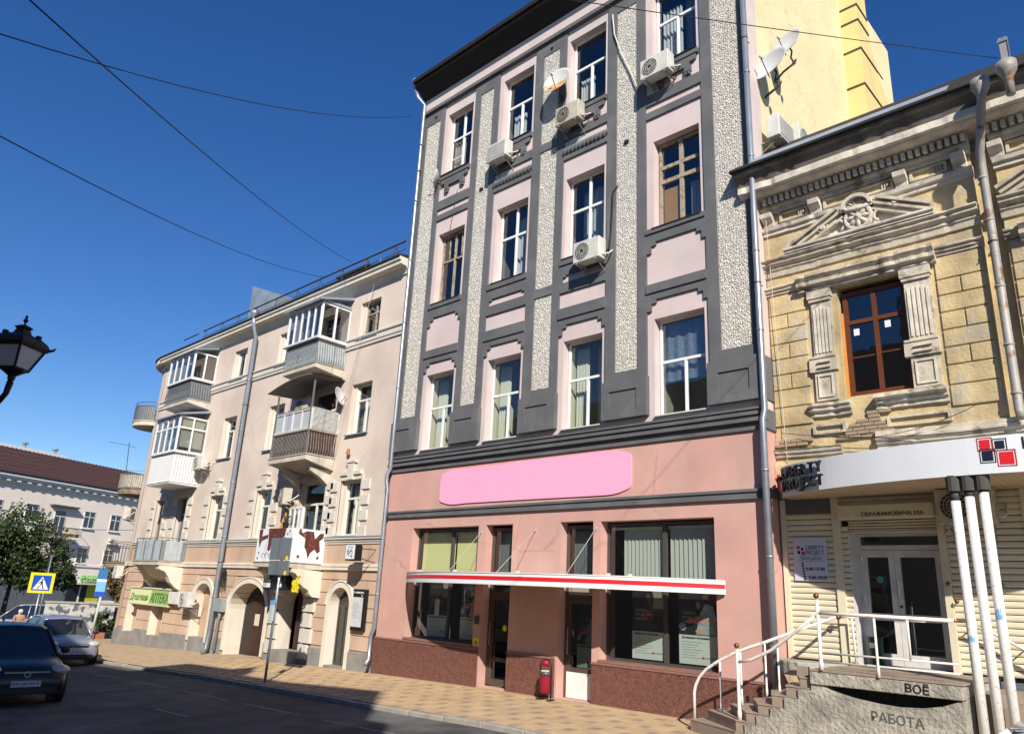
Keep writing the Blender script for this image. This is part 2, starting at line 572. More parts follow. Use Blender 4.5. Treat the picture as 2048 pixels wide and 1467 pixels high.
def window(parent, x0, x1, z0, z1, y, fm, lay='T', fw=0.07, fd=0.06, tr=0.60, mx=0.45, glass=None, nf=None, mw=None):
    """a frame (the part) with its panes (sub-parts). lay: T transom over two lights, X cross, V two tall lights, O one light"""
    glass = glass or M_GLASS
    mw = mw or fw
    mb = MB()
    mb.box(x0, x0 + fw, y, y + fd, z0, z1)
    mb.box(x1 - fw, x1, y, y + fd, z0, z1)
    mb.box(x0 + fw, x1 - fw, y, y + fd, z0, z0 + fw)
    mb.box(x0 + fw, x1 - fw, y, y + fd, z1 - fw, z1)
    cells = []
    xa, xb, za, zb = x0 + fw, x1 - fw, z0 + fw, z1 - fw
    if lay == 'T':
        zt = z0 + (z1 - z0) * tr
        xm = x0 + (x1 - x0) * mx
        mb.box(xa, xb, y - 0.004, y + fd, zt - mw / 2, zt + mw / 2)
        mb.box(xm - mw / 2, xm + mw / 2, y - 0.002, y + fd, za, zt - mw / 2)
        cells = [(xa, xm - mw / 2, za, zt - mw / 2), (xm + mw / 2, xb, za, zt - mw / 2), (xa, xb, zt + mw / 2, zb)]
    elif lay == 'X':
        zt = z0 + (z1 - z0) * tr
        xm = x0 + (x1 - x0) * mx
        mb.box(xm - mw / 2, xm + mw / 2, y - 0.004, y + fd, za, zb)
        mb.box(xa, xm - mw / 2, y - 0.002, y + fd, zt - mw / 2, zt + mw / 2)
        mb.box(xm + mw / 2, xb, y - 0.002, y + fd, zt - mw / 2, zt + mw / 2)
        cells = [(xa, xm - mw / 2, za, zt - mw / 2), (xm + mw / 2, xb, za, zt - mw / 2),
                 (xa, xm - mw / 2, zt + mw / 2, zb), (xm + mw / 2, xb, zt + mw / 2, zb)]
    elif lay == 'V':
        xm = x0 + (x1 - x0) * mx
        mb.box(xm - mw / 2, xm + mw / 2, y - 0.002, y + fd, za, zb)
        cells = [(xa, xm - mw / 2, za, zb), (xm + mw / 2, xb, za, zb)]
    else:
        cells = [(xa, xb, za, zb)]
    f = ob(nf or 'window', mb, fm, parent)
    for a, b, c, d in cells:
        p = MB().quad((a, y + fd * 0.5, c), (b, y + fd * 0.5, c), (b, y + fd * 0.5, d), (a, y + fd * 0.5, d))
        ob('pane', p, glass, f, recalc=False)
    return f

def curtain(parent, x0, x1, z0, z1, y, m, n=14, amp=0.03, name='curtain'):
    mb = MB()
    k = n * 4
    xs = [x0 + (x1 - x0) * i / k for i in range(k + 1)]
    ph = random.random() * 6
    ys = [y + amp * math.sin(i * 2 * math.pi / 4 * 0.93 + ph) + amp * 0.4 * math.sin(i * 0.7 + ph) for i in range(k + 1)]
    for i in range(k):
        mb.quad((xs[i], ys[i], z0), (xs[i + 1], ys[i + 1], z0), (xs[i + 1], ys[i + 1], z1), (xs[i], ys[i], z1))
    return ob(name, mb, m, parent, smooth=True, recalc=False)

def blinds(parent, x0, x1, z0, z1, y, m, w=0.1, ang=25):
    """vertical blind: every slat a piece of its own"""
    n = max(2, int(round((x1 - x0) / w)))
    a = R(ang)
    hw = w * 0.485
    me = mesh('blind_slat', MB().box(-hw * math.cos(a), hw * math.cos(a), 0, 0.003, z0, z1), m)
    for v in me.vertices:
        v.co.y += v.co.x * math.tan(a)
    for i in range(n):
        o = link('blind_slat', me, parent)
        base = o.location
        o.location = (base[0] + x0 + (i + 0.5) * (x1 - x0) / n, base[1] + y, base[2])
# ================================================================== the pink building
D = 13.28
pk = thing('apartment_building', 'tall pink apartment building with dark grey bands and pebbled strips above a bank storefront', 'building', (-11.9, D, 0))
XL, XR = -17.66, -6.1
BAY = [(-16.5, -15.04), (-13.98, -12.48), (-11.34, -9.89), (-8.74, -7.22)]
OPN = [(-16.35, -15.17), (-13.82, -12.6), (-11.25, -10.0), (-8.55, -7.33)]
OPA = [(-16.35, -15.17), (-13.82, -12.6), (-11.18, -10.0), (-8.57, -7.33)]
COLS = [(XL, -16.5), (-15.04, -13.98), (-12.48, -11.34), (-9.89, -8.74), (-7.22, XR)]
STN = [(-17.38, -16.70), (-14.79, -14.22), (-12.18, -11.58), (-9.61, -8.99), (-6.95, -6.27)]
ZA, ZB, ZC = (5.80, 8.04), (10.26, 12.58), (14.62, 16.95)
ops = []
for i in range(4):
    ops += [(*OPA[i], *ZA), (*OPN[i], *ZB), (*OPN[i], ZC[0], ZC[1] + 0.04 * (i - 1))]
ob('upper_wall', wall(MB(), XL, XR, 5.30, 18.2, D, ops, 0.24), M_PINKU, pk, recalc=False)
# shop storey
SH = [(-16.39, -13.79, 0.80, 3.67), (-13.53, -12.61, -0.03, 3.68), (-11.12, -10.18, -0.01, 3.68), (-9.98, -7.26, 0.79, 3.66)]
ob('lower_wall', wall(MB(), XL, XR, -0.3, 5.30, D, SH, 0.26), M_PINKL, pk, recalc=False)
# side walls, back, roof
sw = MB()
sw.box(XL - 0.0, XL + 0.05, D + 0.02, D + 14, -0.5, 18.2)
ob('side_wall', sw, M_YEL, pk)
sw = MB().box(XR - 0.3, XR, D + 0.004, D + 0.57, 5.3, 18.2)
ob('side_wall', sw, M_PINKU, pk)
sw = MB().box(XR - 0.3, XR, D + 0.004, D + 0.57, -0.3, 5.3)
ob('side_wall', sw, M_PINKL, pk)
sw = MB()
sw.box(XR - 0.3, XR - 0.012, D + 0.57, D + 11.5, -0.3, 21.3)
ob('gable_wall', sw, M_YEL, pk)
# chimney breast with its flared foot on the gable
ch = MB()
pr = [(19.95, 12.0), (19.95, 22.4), (20.86, 22.4), (20.86, 19.9), (20.93, 19.2), (21.12, 18.5), (21.45, 17.9), (21.9, 17.5), (22.5, 17.2), (24.0, 17.0), (24.0, 12.0)]
ch.prismx(pr, XR - 0.2, -5.62)
ob('chimney_breast', ch, mat('chimney_plaster', (0.68, 0.53, 0.23), 0.9, var=0.1, vs=1.3, bump=0.3, bs=20), pk)
for z in (19.62, 19.06, 18.03, 16.78):
    st = MB()
    st.box(XR - 0.01, -5.6, 19.925, 19.945, z, z + 0.05)
    st.box(-5.615, -5.595, 19.945, 20.8 + (1.0 if z < 18.5 else 0.05), z, z + 0.05)
    ob('iron_strap', st, M_RUST, pk)
rf = MB()
rf.box(XL - 0.1, XR - 0.31, D + 0.3, D + 14, 18.62, 18.75)
ob('roof', rf, M_ROOFD, pk)
# interior: floors, partitions, back wall
it = MB()
for z in (5.35, 9.9, 14.2, 18.15):
    it.box(XL + 0.1, XR - 0.32, D + 0.26, D + 4.0, z, z + 0.1)
it.box(XL + 0.1, XR - 0.32, D + 4.0, D + 4.1, -0.3, 18.2)
for x in (-17.5, -14.5, -11.9, -9.4, -6.6):
    it.box(x, x + 0.1, D + 0.262, D + 4.0, 5.45, 18.15)
it.box(XL + 0.1, XR - 0.32, D + 0.26, D + 4.0, -0.35, -0.06)
for x in (-17.5, -11.9, -6.6):
    it.box(x, x + 0.1, D + 0.262, D + 4.0, -0.3, 5.35)
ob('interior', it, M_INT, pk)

# ---- grey framework: pilaster strips beside the pebbled strips
Y1, Y2, Y3 = D - 0.05, D - 0.085, D - 0.13
for i, (a, b) in enumerate(COLS):
    sa, sb = STN[i]
    p = MB()
    zb = 6.70
    p.box(a, sa, Y1, D + 0.01, zb, 17.35)
    p.box(sb, b, Y1, D + 0.01, zb, 17.35)
    p.box(sa, sb, Y1, D + 0.01, 17.02 + 0.03 * i - 0.13, 17.35)
    p.box(sa, sb, Y1, D + 0.01, zb, 6.87 + 0.03 * i)
    # proud die at the foot, with a sunk panel
    ia, ib = (a + 0.14, b - 0.32) if i == 0 else (sa - 0.1, sb + 0.02)
    if i == 4:
        ia, ib = -7.01, -6.34
    A, B, z0, z1 = a - (0.03 if i else 0), b + (0.03 if i < 4 else 0), 5.86, 6.745
    p.box(A, ia, Y3, D + 0.01, z0, z1)
    p.box(ib, B, Y3, D + 0.01, z0, z1)
    p.box(ia, ib, Y3, D + 0.01, z0, 6.07)
    p.box(ia, ib, Y3, D + 0.01, 6.50, z1)
    p.box(ia, ib, Y3 + 0.03, D + 0.01, 6.072, 6.498)
    if i == 2:
        for z in (9.40, 13.75):
            p.box(sa - 0.004, sb + 0.004, Y1 - 0.01, D + 0.012, z, z + 0.24)
    ob('pilaster', p, M_GREY, pk)
    # mortar bed and pebbles
    bed = ob('pebble_bed', MB().box(sa, sb, D - 0.022, D + 0.008, 6.87 + 0.03 * i, 16.92 + 0.03 * i), M_STONEB, pk)
    zones = [(6.87 + 0.03 * i, 16.9 + 0.03 * i)]
    if i == 2:
        zones = [(6.93, 9.39), (9.65, 13.74), (14.0, 16.95)]
    V, F = [], []
    g = 0.052
    for z0, z1 in zones:
        nx, nz = int((sb - sa) / g), int((z1 - z0) / g)
        for jz in range(nz):
            for jx in range(nx):
                x = sa + (jx + 0.5 + 0.25 * (jz % 2)) * (sb - sa) / (nx + 0.3) + rng.uniform(-.014, .014)
                z = z0 + (jz + 0.5) * (z1 - z0) / nz + rng.uniform(-.014, .014)
                rx, rz, h = rng.uniform(.019, .034), rng.uniform(.015, .025), rng.uniform(.007, .020)
                if x - rx < sa or x + rx > sb:
                    continue
                n = len(V)
                th = rng.uniform(0, 3.14)
                ct, st_ = math.cos(th), math.sin(th)
                for k in range(6):
                    a6 = k * math.pi / 3
                    u, w_ = rx * math.cos(a6), rz * math.sin(a6)
                    V.append((x + u * ct - w_ * st_, D - 0.022, z + u * st_ + w_ * ct))
                for k in range(3):
                    a6 = k * math.pi * 2 / 3 + 0.5
                    u, w_ = rx * 0.6 * math.cos(a6), rz * 0.6 * math.sin(a6)
                    V.append((x + u * ct - w_ * st_, D - 0.022 - h * rng.uniform(.7, 1.1), z + u * st_ + w_ * ct))
                for k in range(3):
                    F += [(n + 2 * k, n + 6 + k, n + (2 * k + 1)), (n + 2 * k + 1, n + 6 + k, n + 6 + (k + 1) % 3),
                          (n + 2 * k + 1, n + 6 + (k + 1) % 3, n + (2 * k + 2) % 6)]
                F.append((n + 6, n + 8, n + 7))
    pb = MB()
    pb.v, pb.f = V, F
    po = ob('pebbles', pb, M_STONE, bed)
    po['kind'] = 'stuff'

def stepped(x0, x1, zb, zt, s1=(0.12, 0.18), s2=(0.25, 0.27), y0=Y1, drop=0.0):
    """grey spandrel whose lower edge steps down at both ends"""
    zc = zb + s2[1]
    return MB().prism([(x0, zb), (x0 + s1[0], zb), (x0 + s1[0], zb + s1[1]), (x0 + s2[0], zb + s1[1]), (x0 + s2[0], zc),
                       (x1 - s2[0] + 0.03, zc), (x1 - s2[0] + 0.03, zb + s1[1]), (x1 - s1[0] + 0.02, zb + s1[1]), (x1 - s1[0] + 0.02, zb), (x1, zb), (x1, zt), (x0, zt)], y0, D + 0.008)

for i, (a, b) in enumerate(BAY):
    e = 0.035 * i
    t = MB()
    st = stepped(a, b, 8.12 + e, 8.55 + e)
    t.v, t.f = st.v, st.f
    t.box(a, b, Y2, D + 0.01, 8.553 + e, 8.78 + e * 0.8 + (0.06 if i in (1, 2) else 0))
    ob('spandrel', t, M_GREY, pk)
    t = MB()
    if i in (0, 3):
        q = stepped(a, b, 9.54 + e, 10.10 + e * 0.3)
        t.v, t.f = q.v, q.f
        t.box(a, b, Y2, D + 0.01, 10.103 + e * 0.3, 10.25)
    else:
        t.box(a, b, Y1, D + 0.01, 9.335, 9.60)
        q = stepped(a, b, 9.68, 10.08, s1=(0.09, 0.07), s2=(0.2, 0.12))
        t.add(q.v, q.f)
        t.box(a, a + 0.085, Y1, D + 0.009, 9.602, 9.678)
        t.box(b - 0.07, b, Y1, D + 0.009, 9.602, 9.678)
        t.box(a, b, Y2, D + 0.01, 10.083, 10.25)
    ob('spandrel', t, M_GREY, pk)
    # bands between the second and third window rows
    t = MB()
    if i in (0, 3):
        t.box(a, b, Y1, D + 0.01, 13.08 + e * 1.5, 13.27 + e * 1.5)
        t.box(a, b, Y1, D + 0.01, 13.46 + e * 1.5, 13.76 + e * 1.5)
    else:
        t.box(a, b, Y1, D + 0.01, 13.17, 13.31)
        t.box(a, b, Y1, D + 0.01, 13.76, 14.02)
    ob('string_band', t, M_GREY, pk)
    if i in (1, 2):
        n = 11
        rope = MB()
        for k in range(n):
            x = a + (k + 0.5) * (b - a) / n
            rope.tube([(x - 0.05, D + 0.0, 13.315), (x - 0.02, D - 0.075, 13.37), (x + 0.03, D - 0.075, 13.46), (x + 0.06, D + 0.0, 13.52)], 0.052, 6)
        ob('rope_moulding', rope, M_GREY, pk, smooth=True)
    # apron with corbels below the third row
    oa, obx = OPN[i]
    ap = MB()
    ap.box(oa - 0.06, obx + 0.06, D - 0.10, D + 0.01, 14.47, 14.60)
    ap.prism([(oa - 0.02, 14.46), (oa + 0.0, 14.32), (oa + 0.15, 14.30), (oa + 0.15, 14.20), (obx - 0.17, 14.20), (obx - 0.17, 14.30), (obx - 0.02, 14.32), (obx + 0.02, 14.46)], D - 0.075, D + 0.01)
    for x in (oa + 0.17, obx - 0.30):
        ap.box(x, x + 0.16, D - 0.095, D + 0.01, 14.05, 14.20)
        ap.box(x + 0.02, x + 0.06, D - 0.09, D + 0.01, 13.97, 14.052)
        ap.box(x + 0.10, x + 0.14, D - 0.09, D + 0.01, 13.97, 14.052)
    ob('window_apron', ap, M_GREY, pk)

# cornice mouldings, belts and eaves
mo = MB()
mo.box(XL, XR, Y2 - 0.05, D + 0.01, 17.36, 17.44)
mo.box(XL, XR, Y2 + 0.02, D + 0.009, 17.445, 17.56)
ob('top_moulding', mo, M_GREY, pk)
ea = MB()
ea.prismx([(D + 0.01, 18.05), (D - 0.10, 18.10), (D - 0.2, 18.16), (D - 0.42, 18.36), (D - 0.5, 18.40), (D - 0.5, 18.62), (D + 0.3, 18.78), (D + 0.3, 18.2)], XL - 0.02, XR + 0.4)
ea.box(XL - 0.06, XR + 0.45, D - 0.58, D - 0.5, 18.50, 18.64)
ob('eaves', ea, M_GREYD, pk)
bl = MB()
bl.box(XL, XR + 0.04, D - 0.10, D + 0.01, 5.56, 5.655)
bl.box(XL, XR + 0.02, D - 0.055, D + 0.011, 5.50, 5.555)
bl.box(XL, XR + 0.05, D - 0.13, D + 0.01, 5.425, 5.497)
bl.box(XL, XR + 0.015, D - 0.05, D + 0.012, 5.27, 5.42)
bl.prismx([(D + 0.012, 5.655), (D - 0.13, 5.658), (D - 0.13, 5.70), (D + 0.012, 5.74)], XL, XR + 0.04)
ob('belt_course', bl, M_GREY, pk)
bl = MB()
bl.box(XL, XR + 0.03, D - 0.075, D + 0.01, 4.095, 4.15)
bl.box(XL, XR + 0.01, D - 0.045, D + 0.011, 4.0, 4.09)
bl.box(XL, XR + 0.03, D - 0.065, D + 0.01, 3.965, 3.998)
ob('belt_course', bl, M_GREY, pk)
# belts return on the side wall
bl = MB()
bl.box(XR, XR + 0.04, D - 0.1, D + 0.40, 5.27, 5.655)
bl.box(XR, XR + 0.03, D - 0.07, D + 0.40, 3.97, 4.15)
bl.box(XR, XR + 0.03, D - 0.05, D + 0.40, 5.86, 6.745)
ob('side_belt', bl, M_GREY, pk)
for k, x in enumerate((-16.95, -14.5, -11.9, -9.3)):
    v = MB().prism([(x - 0.06, 17.14), (x + 0.06, 17.14), (x + 0.035, 17.02), (x - 0.02, 17.02)], Y1 - 0.006, Y1 + 0.02) if k in (0, 2) else \
        MB().box(x - 0.06, x + 0.06, D - 0.07, D - 0.01, 13.45 - 0.6 * (k == 3), 13.53 - 0.6 * (k == 3))
    ob('vent_hole', v, M_DARK, pk)

# ---- windows of the three upper rows
M_UPVC = mat('white_window_frame', (0.74, 0.74, 0.72), 0.35)
for i in range(4):
    a, b = OPA[i]
    w = window(pk, a + 0.02, b - 0.005, ZA[0] + 0.02, ZA[1], D + 0.2, M_UPVC, 'T', 0.055, 0.05, 0.56, 0.52, mw=0.06, glass=M_GLASS if i < 3 else M_GLASSH)
    ob('sill', MB().box(a + 0.003, b - 0.003, D - 0.07, D + 0.19, ZA[0] + 0.004, ZA[0] + 0.03), M_WHITED, w)
    if i < 3:
        blinds(w, a + 0.06, a + 0.42, ZA[0] + 0.1, ZA[1] - 0.1, D + 0.5, M_CURT, 0.1, 30)
        blinds(w, a + 0.62, b - 0.05, ZA[0] + 0.1, ZA[1] - 0.1, D + 0.62, M_CURT, 0.1, 35)
    else:
        curtain(w, a + 0.03, b - 0.03, ZA[0] + 0.85, ZA[1] - 0.05, D + 0.36, mat('plastic_sheet', (0.30, 0.36, 0.42), 0.25, spec=0.6, bump=0.6, bs=9, dist=0.05), 5, 0.02, 'plastic_sheet')
    a, b = OPN[i]
    old = i in (0, 3)
    if i == 0:
        w = window(pk, a + 0.03, b - 0.01, ZB[0], ZB[1] - 0.03, D + 0.2, M_WOODO, 'X', 0.06, 0.06, 0.62, 0.5)
        for x in (a + 0.33, b - 0.3):
            ob('glazing_bar', MB().box(x - 0.015, x + 0.015, D + 0.205, D + 0.25, ZB[0] + 1.5, ZB[1] - 0.1), M_WOODO, w)
    elif i == 3:
        w = window(pk, a + 0.03, b - 0.01, ZB[0], ZB[1] - 0.03, D + 0.2, M_WOODO, 'X', 0.065, 0.07, 0.72, 0.5, mw=0.09)
        ob('lower_transom', MB().box(a + 0.09, b - 0.07, D + 0.19, D + 0.27, ZB[0] + 1.22, ZB[0] + 1.32), M_WOODO, w)
        ob('cardboard', MB().box(a + 0.1, a + 0.52, D + 0.30, D + 0.31, ZB[0] + 0.02, ZB[0] + 1.12), M_CARD, w)
        curtain(w, b - 0.5, b - 0.22, ZB[0] + 0.05, ZB[0] + 1.15, D + 0.42, M_NET, 4, 0.04)
    else:
        w = window(pk, a + 0.02, b - 0.005, ZB[0], ZB[1], D + 0.2, M_UPVC, 'X', 0.055, 0.05, 0.6, 0.52, mw=0.065)
        curtain(w, a + 0.05, b - 0.05, ZB[0] + 0.05, ZB[1] - 0.1, D + 0.7, M_NET, 9, 0.04)
    ob('sill', MB().box(a - 0.02, b + 0.02, D - 0.10, D + 0.19, ZB[0] - 0.035, ZB[0] - 0.005), M_GREYD, w)
    zt = ZC[1] + 0.04 * (i - 1)
    w = window(pk, a + 0.02, b - 0.005, ZC[0], zt, D + 0.2, M_UPVC, 'X' if i == 0 else 'T', 0.055, 0.05, 0.6, 0.5, mw=0.065)
    if i == 0:
        ob('glazing_bar', MB().box(a + 0.07, a + 0.56, D + 0.21, D + 0.24, ZC[0] + 0.66, ZC[0] + 0.69), M_UPVC, w)
        curtain(w, a + 0.05, a + 0.6, ZC[0] + 0.05, ZC[0] + 1.35, D + 0.34, mat('beige_curtain', (0.34, 0.28, 0.22), 0.9), 5)
    if i in (1, 2):
        curtain(w, a + 0.05, a + 0.5, ZC[0] + 0.05, ZC[0] + 1.3, D + 0.5, M_NET, 6)
    if i == 3:
        curtain(w, a + 0.05, a + 0.6, ZC[0] + 0.05, ZC[0] + 2.0, D + 0.45, M_NET, 6)
        curtain(w, a + 0.62, b - 0.06, ZC[0] + 0.05, ZC[0] + 2.2, D + 0.6, mat('blue_curtain', (0.16, 0.20, 0.28), 0.9), 6)
    ob('sill', MB().box(a - 0.05, b + 0.05, D - 0.13, D + 0.19, ZC[0] - 0.018, ZC[0] + 0.006), M_GREYD, w)
# yellow-tinted rooms behind the first row
rm = MB()
for i in range(4):
    a, b = OPA[i]
    rm.box(a - 0.06, a - 0.02, D + 0.27, D + 1.6, 5.46, 9.0)
    rm.box(b + 0.12, b + 0.16, D + 0.27, D + 1.6, 5.46, 9.0)
    rm.box(a - 0.06, b + 0.16, D + 1.6, D + 1.64, 5.46, 9.0)
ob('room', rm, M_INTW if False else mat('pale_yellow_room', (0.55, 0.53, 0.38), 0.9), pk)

# ---- granite plinth
for a, b in ((XL, -13.56), (-12.60, -11.17), (-10.16, XR)):
    n = max(1, round((b - a) / 1.4))
    for k in range(n):
        xa, xb = a + (b - a) * k / n, a + (b - a) * (k + 1) / n
        ob('granite_slab', MB().box(xa + 0.0015, xb - 0.0015, D - 0.035, D + 0.01, -0.3, 0.745), M_GRAN, pk, bevel=0.004)
    ob('granite_cap', MB().box(a, b, D - 0.05, D + 0.012, 0.748, 0.79), mat('pink_granite_cap', (0.26, 0.14, 0.115), 0.35, var=0.2, vs=20), pk)

# ---- shop windows and doors
YW = D + 0.24
def shopwin(a, b, z0, z1, xm, cm, tint, lit):
    w = window(pk, a, b, z0, z1, YW, M_FRAMEG, 'X', 0.05, 0.06, (2.44 - z0) / (z1 - z0), xm, mw=0.09)
    blinds(w, a + (0.06 if lit else 0.36), a + (b - a) * xm - 0.02, 2.3, z1 - 0.1, YW + 0.14, cm, 0.10, 12 if lit else 26)
    blinds(w, a + (b - a) * xm + 0.06, b - 0.05, 2.3, z1 - 0.1, YW + 0.14, cm, 0.10, 12 if lit else 26)
    ob('head_rail', MB().box(a + 0.06, b - 0.06, YW + 0.09, YW + 0.16, z1 - 0.13, z1 - 0.08), M_WHITED, w)
    ob('sill', MB().box(a - 0.02, b + 0.02, D - 0.045, YW, z0 - 0.055, z0 - 0.002), mat('pink_granite_cap', (0.26, 0.14, 0.115), 0.35), w)
    return w
wl = shopwin(-16.38, -13.80, 0.86, 3.64, 0.535, M_CURTY, 0, True)
wr = shopwin(-9.97, -7.27, 0.85, 3.63, 0.535, M_CURTG, 1, False)
def shopdoor(a, b, white):
    d = window(pk, a, b, 0.0, 3.62, YW, M_FRAMEB, 'O', 0.075, 0.07, nf='door_frame', glass=M_GLASSD)
    blinds(d, a + 0.08, b - 0.06, 2.3, 3.5, YW + 0.2, M_CURTG, 0.1, 20)
    lf = MB()
    a2, b2 = a + 0.08, b - 0.08
    lf.box(a2, a2 + 0.09, YW + 0.005, YW + 0.05, 0.05, 2.02)
    lf.box(b2 - 0.05, b2, YW + 0.005, YW + 0.05, 0.05, 2.02)
    lf.box(a2 + 0.09, b2 - 0.05, YW + 0.006, YW + 0.05, 0.05, 0.14)
    lf.box(a2 + 0.09, b2 - 0.05, YW + 0.006, YW + 0.05, 0.52, 0.61)
    lf.box(a2 + 0.09, b2 - 0.05, YW + 0.006, YW + 0.05, 1.92, 2.02)
    lf.box(a2 - 0.003, b2 + 0.003, YW + 0.004, YW + 0.06, 2.022, 2.10)
    l = ob('door', lf, M_FRAMEB, pk)
    ob('handle', MB().tube([(a2 + 0.045, YW - 0.0, 0.85), (a2 + 0.045, YW - 0.06, 0.88), (a2 + 0.045, YW - 0.06, 1.4), (a2 + 0.045, YW, 1.43)], 0.013, 8), M_GALV, l, smooth=True)
    if white:
        ob('kick_panel', MB().box(a2 + 0.0, b2 + 0.06, YW - 0.012, YW + 0.003, 0.0, 0.515), M_WHITE, l)
        ob('transom_panel', MB().box(a + 0.08, b - 0.08, YW + 0.01, YW + 0.02, 2.105, 2.35), mat('grey_panel', (0.28, 0.26, 0.24), 0.6), l)
    return l
shopdoor(-13.52, -12.62, False)
dr = shopdoor(-11.11, -10.19, True)

# posters hung behind the shop glass
M_PDARK = mat('poster_dark', (0.028, 0.027, 0.032), 0.5, var=0.5, vs=3)
M_PPALE = mat('poster_pale', (0.58, 0.64, 0.58), 0.5, var=0.03)
M_PTXT = mat('poster_text_grey', (0.33, 0.36, 0.34), 0.5)
M_PSK = mat('poster_skin', (0.55, 0.31, 0.21), 0.5)
M_PTEAL = mat('poster_teal', (0.34, 0.46, 0.50), 0.5, var=0.5, vs=14)
M_PCREAM = mat('poster_cream', (0.26, 0.25, 0.19), 0.5)
M_PORED = mat('poster_orange_red', (0.75, 0.10, 0.05), 0.5)
def blob(cx, cz, rx, rz, y, n=18, rot=0.0):
    return MB().prism([(cx + rx * math.cos(2 * math.pi * k / n) * math.cos(rot) - rz * math.sin(2 * math.pi * k / n) * math.sin(rot),
                        cz + rx * math.cos(2 * math.pi * k / n) * math.sin(rot) + rz * math.sin(2 * math.pi * k / n) * math.cos(rot)) for k in range(n)], y, y + 0.003)
def poster(x0, x1, z0, z1, label, heading, kind, group):
    y = YW + 0.06
    p = thing('poster', label, 'poster', ((x0 + x1) / 2, y, z0), 0, group)
    h, w = z1 - z0, x1 - x0
    ob('picture', MB().box(x0, x1, y, y + 0.004, z0 + h * 0.36, z1), M_PDARK, p)
    ob('text_panel', MB().box(x0, x1, y - 0.001, y + 0.004, z0, z0 + h * 0.36 - 0.001), M_PPALE, p)
    yy = y - 0.004
    if kind == 'woman':
        ob('figure', blob(x0 + w * .5, z0 + h * .78, w * .15, h * .17, yy), M_INK, p)
        ob('face', blob(x0 + w * .49, z0 + h * .8, w * .075, h * .06, yy - .003), mat('poster_face_dark', (0.09, 0.045, 0.035), 0.5), p)
        ob('backdrop', MB().box(x0 + w * .62, x1 - 0.02, yy + .003, yy + .0035, z0 + h * .66, z1 - .03), M_PCREAM, p)
        ob('jacket', blob(x0 + w * .5, z0 + h * .57, w * .17, h * .07, yy - .004), mat('poster_maroon', (0.16, 0.02, 0.025), 0.5), p)
        ob('sofa', blob(x0 + w * .75, z0 + h * .57, w * .24, h * .10, yy - .002), M_INK, p)
    else:
        ob('coat', MB().prism([(x0 + w * .45, z0 + h * .37), (x0 + w * .97, z0 + h * .37), (x0 + w * .97, z0 + h * .60), (x0 + w * .9, z0 + h * .73), (x0 + w * .7, z0 + h * .76), (x0 + w * .55, z0 + h * .62)], yy + .001, yy + .003), M_PTEAL, p)
        ob('figure', blob(x0 + w * .45, z0 + h * .68, w * .13, h * .11, yy), M_INK, p)
        ob('face', blob(x0 + w * .72, z0 + h * .86, w * .07, h * .06, yy), mat('poster_face_dark', (0.09, 0.045, 0.035), 0.5), p)
        ob('face', blob(x0 + w * .52, z0 + h * .74, w * .06, h * .05, yy - .002), mat('poster_face_mid', (0.34, 0.18, 0.12), 0.5), p)
        ob('hair', blob(x0 + w * .70, z0 + h * .92, w * .1, h * .045, yy - .002), M_INK, p)
        ob('jacket', blob(x0 + w * .5, z0 + h * .56, w * .14, h * .035, yy - .004, rot=0.6), M_PORED, p)
        ob('sleeve', blob(x0 + w * .30, z0 + h * .535, w * .1, h * .03, yy - .004, rot=0.3), M_PORED, p)
        ob('hand', blob(x0 + w * .57, z0 + h * .41, w * .13, h * .03, yy - .004), M_PSK, p)
        ob('hand', blob(x0 + w * .68, z0 + h * .54, w * .07, h * .05, yy - .004, rot=-.4), M_PSK, p)
        ob('hand', blob(x0 + w * .86, z0 + h * .52, w * .07, h * .03, yy - .004), M_PSK, p)
        ob('pillow', blob(x0 + w * .1, z0 + h * .46, w * .1, h * .05, yy - .002), mat('poster_grey', (0.36, 0.36, 0.42), 0.5), p)
    for k, s in enumerate(('Удобно,', 'когда все', 'онлайн')):
        text('slogan', s, 0.085, mat('poster_white_text', (0.4, 0.4, 0.4), 0.5), p, (x0 + w * .1, yy - .004, z0 + h * (.62 - .055 * k)), depth=.001)
    text('heading', heading, 0.06, M_INK, p, (x0 + w * .08, y - .004, z0 + h * .315), depth=.001, width=w * .72, bold=.001)
    ln = MB()
    for k in range(7):
        ln.box(x0 + w * .08, x0 + w * (.62 - .1 * (k % 3)), y - .0045, y - .002, z0 + h * (.27 - .032 * k), z0 + h * (.277 - .032 * k))
    ob('small_print', ln, M_PTXT, p)
    ob('logo_mark', MB().box(x0 + w * .6, x0 + w * .65, y - .0045, y - .002, z0 + h * .075, z0 + h * .10), M_REDS, p)
    ob('logo_line', MB().box(x0 + w * .66, x0 + w * .95, y - .0045, y - .002, z0 + h * .08, z0 + h * .096), M_PTXT, p)
    return p
G = 'bank posters behind the shop glass'
poster(-9.36, -8.56, 0.93, 2.40, 'poster of a long-haired woman with a sunlit pale text panel, behind the right shop window', 'Мобильное приложение', 'woman', G)
poster(-8.26, -7.42, 0.93, 2.40, 'bright poster of a couple in red and teal clothes beside the steps', 'Дистанционное обслуживание', 'couple', G)
poster(-15.85, -14.98, 0.93, 2.38, 'dim poster of a woman in the left shop window, farther from the door', 'Мобильное приложение', 'woman', G)
poster(-14.58, -13.86, 0.93, 2.38, 'dim poster of a couple in the left shop window, next to the brown glass door', 'Дистанционное обслуживание', 'couple', G)
poster(-10.80, -10.30, 0.62, 1.95, 'narrow poster filling the glass of the door with a white lower panel', 'Дистанционное обслуживание', 'couple', G)
tag(ob('paper_notice', MB().box(-15.55, -15.38, YW + .03, YW + .034, 1.45, 1.85), M_PPALE), 'small white paper notice stuck upright inside the left shop window', 'notice')
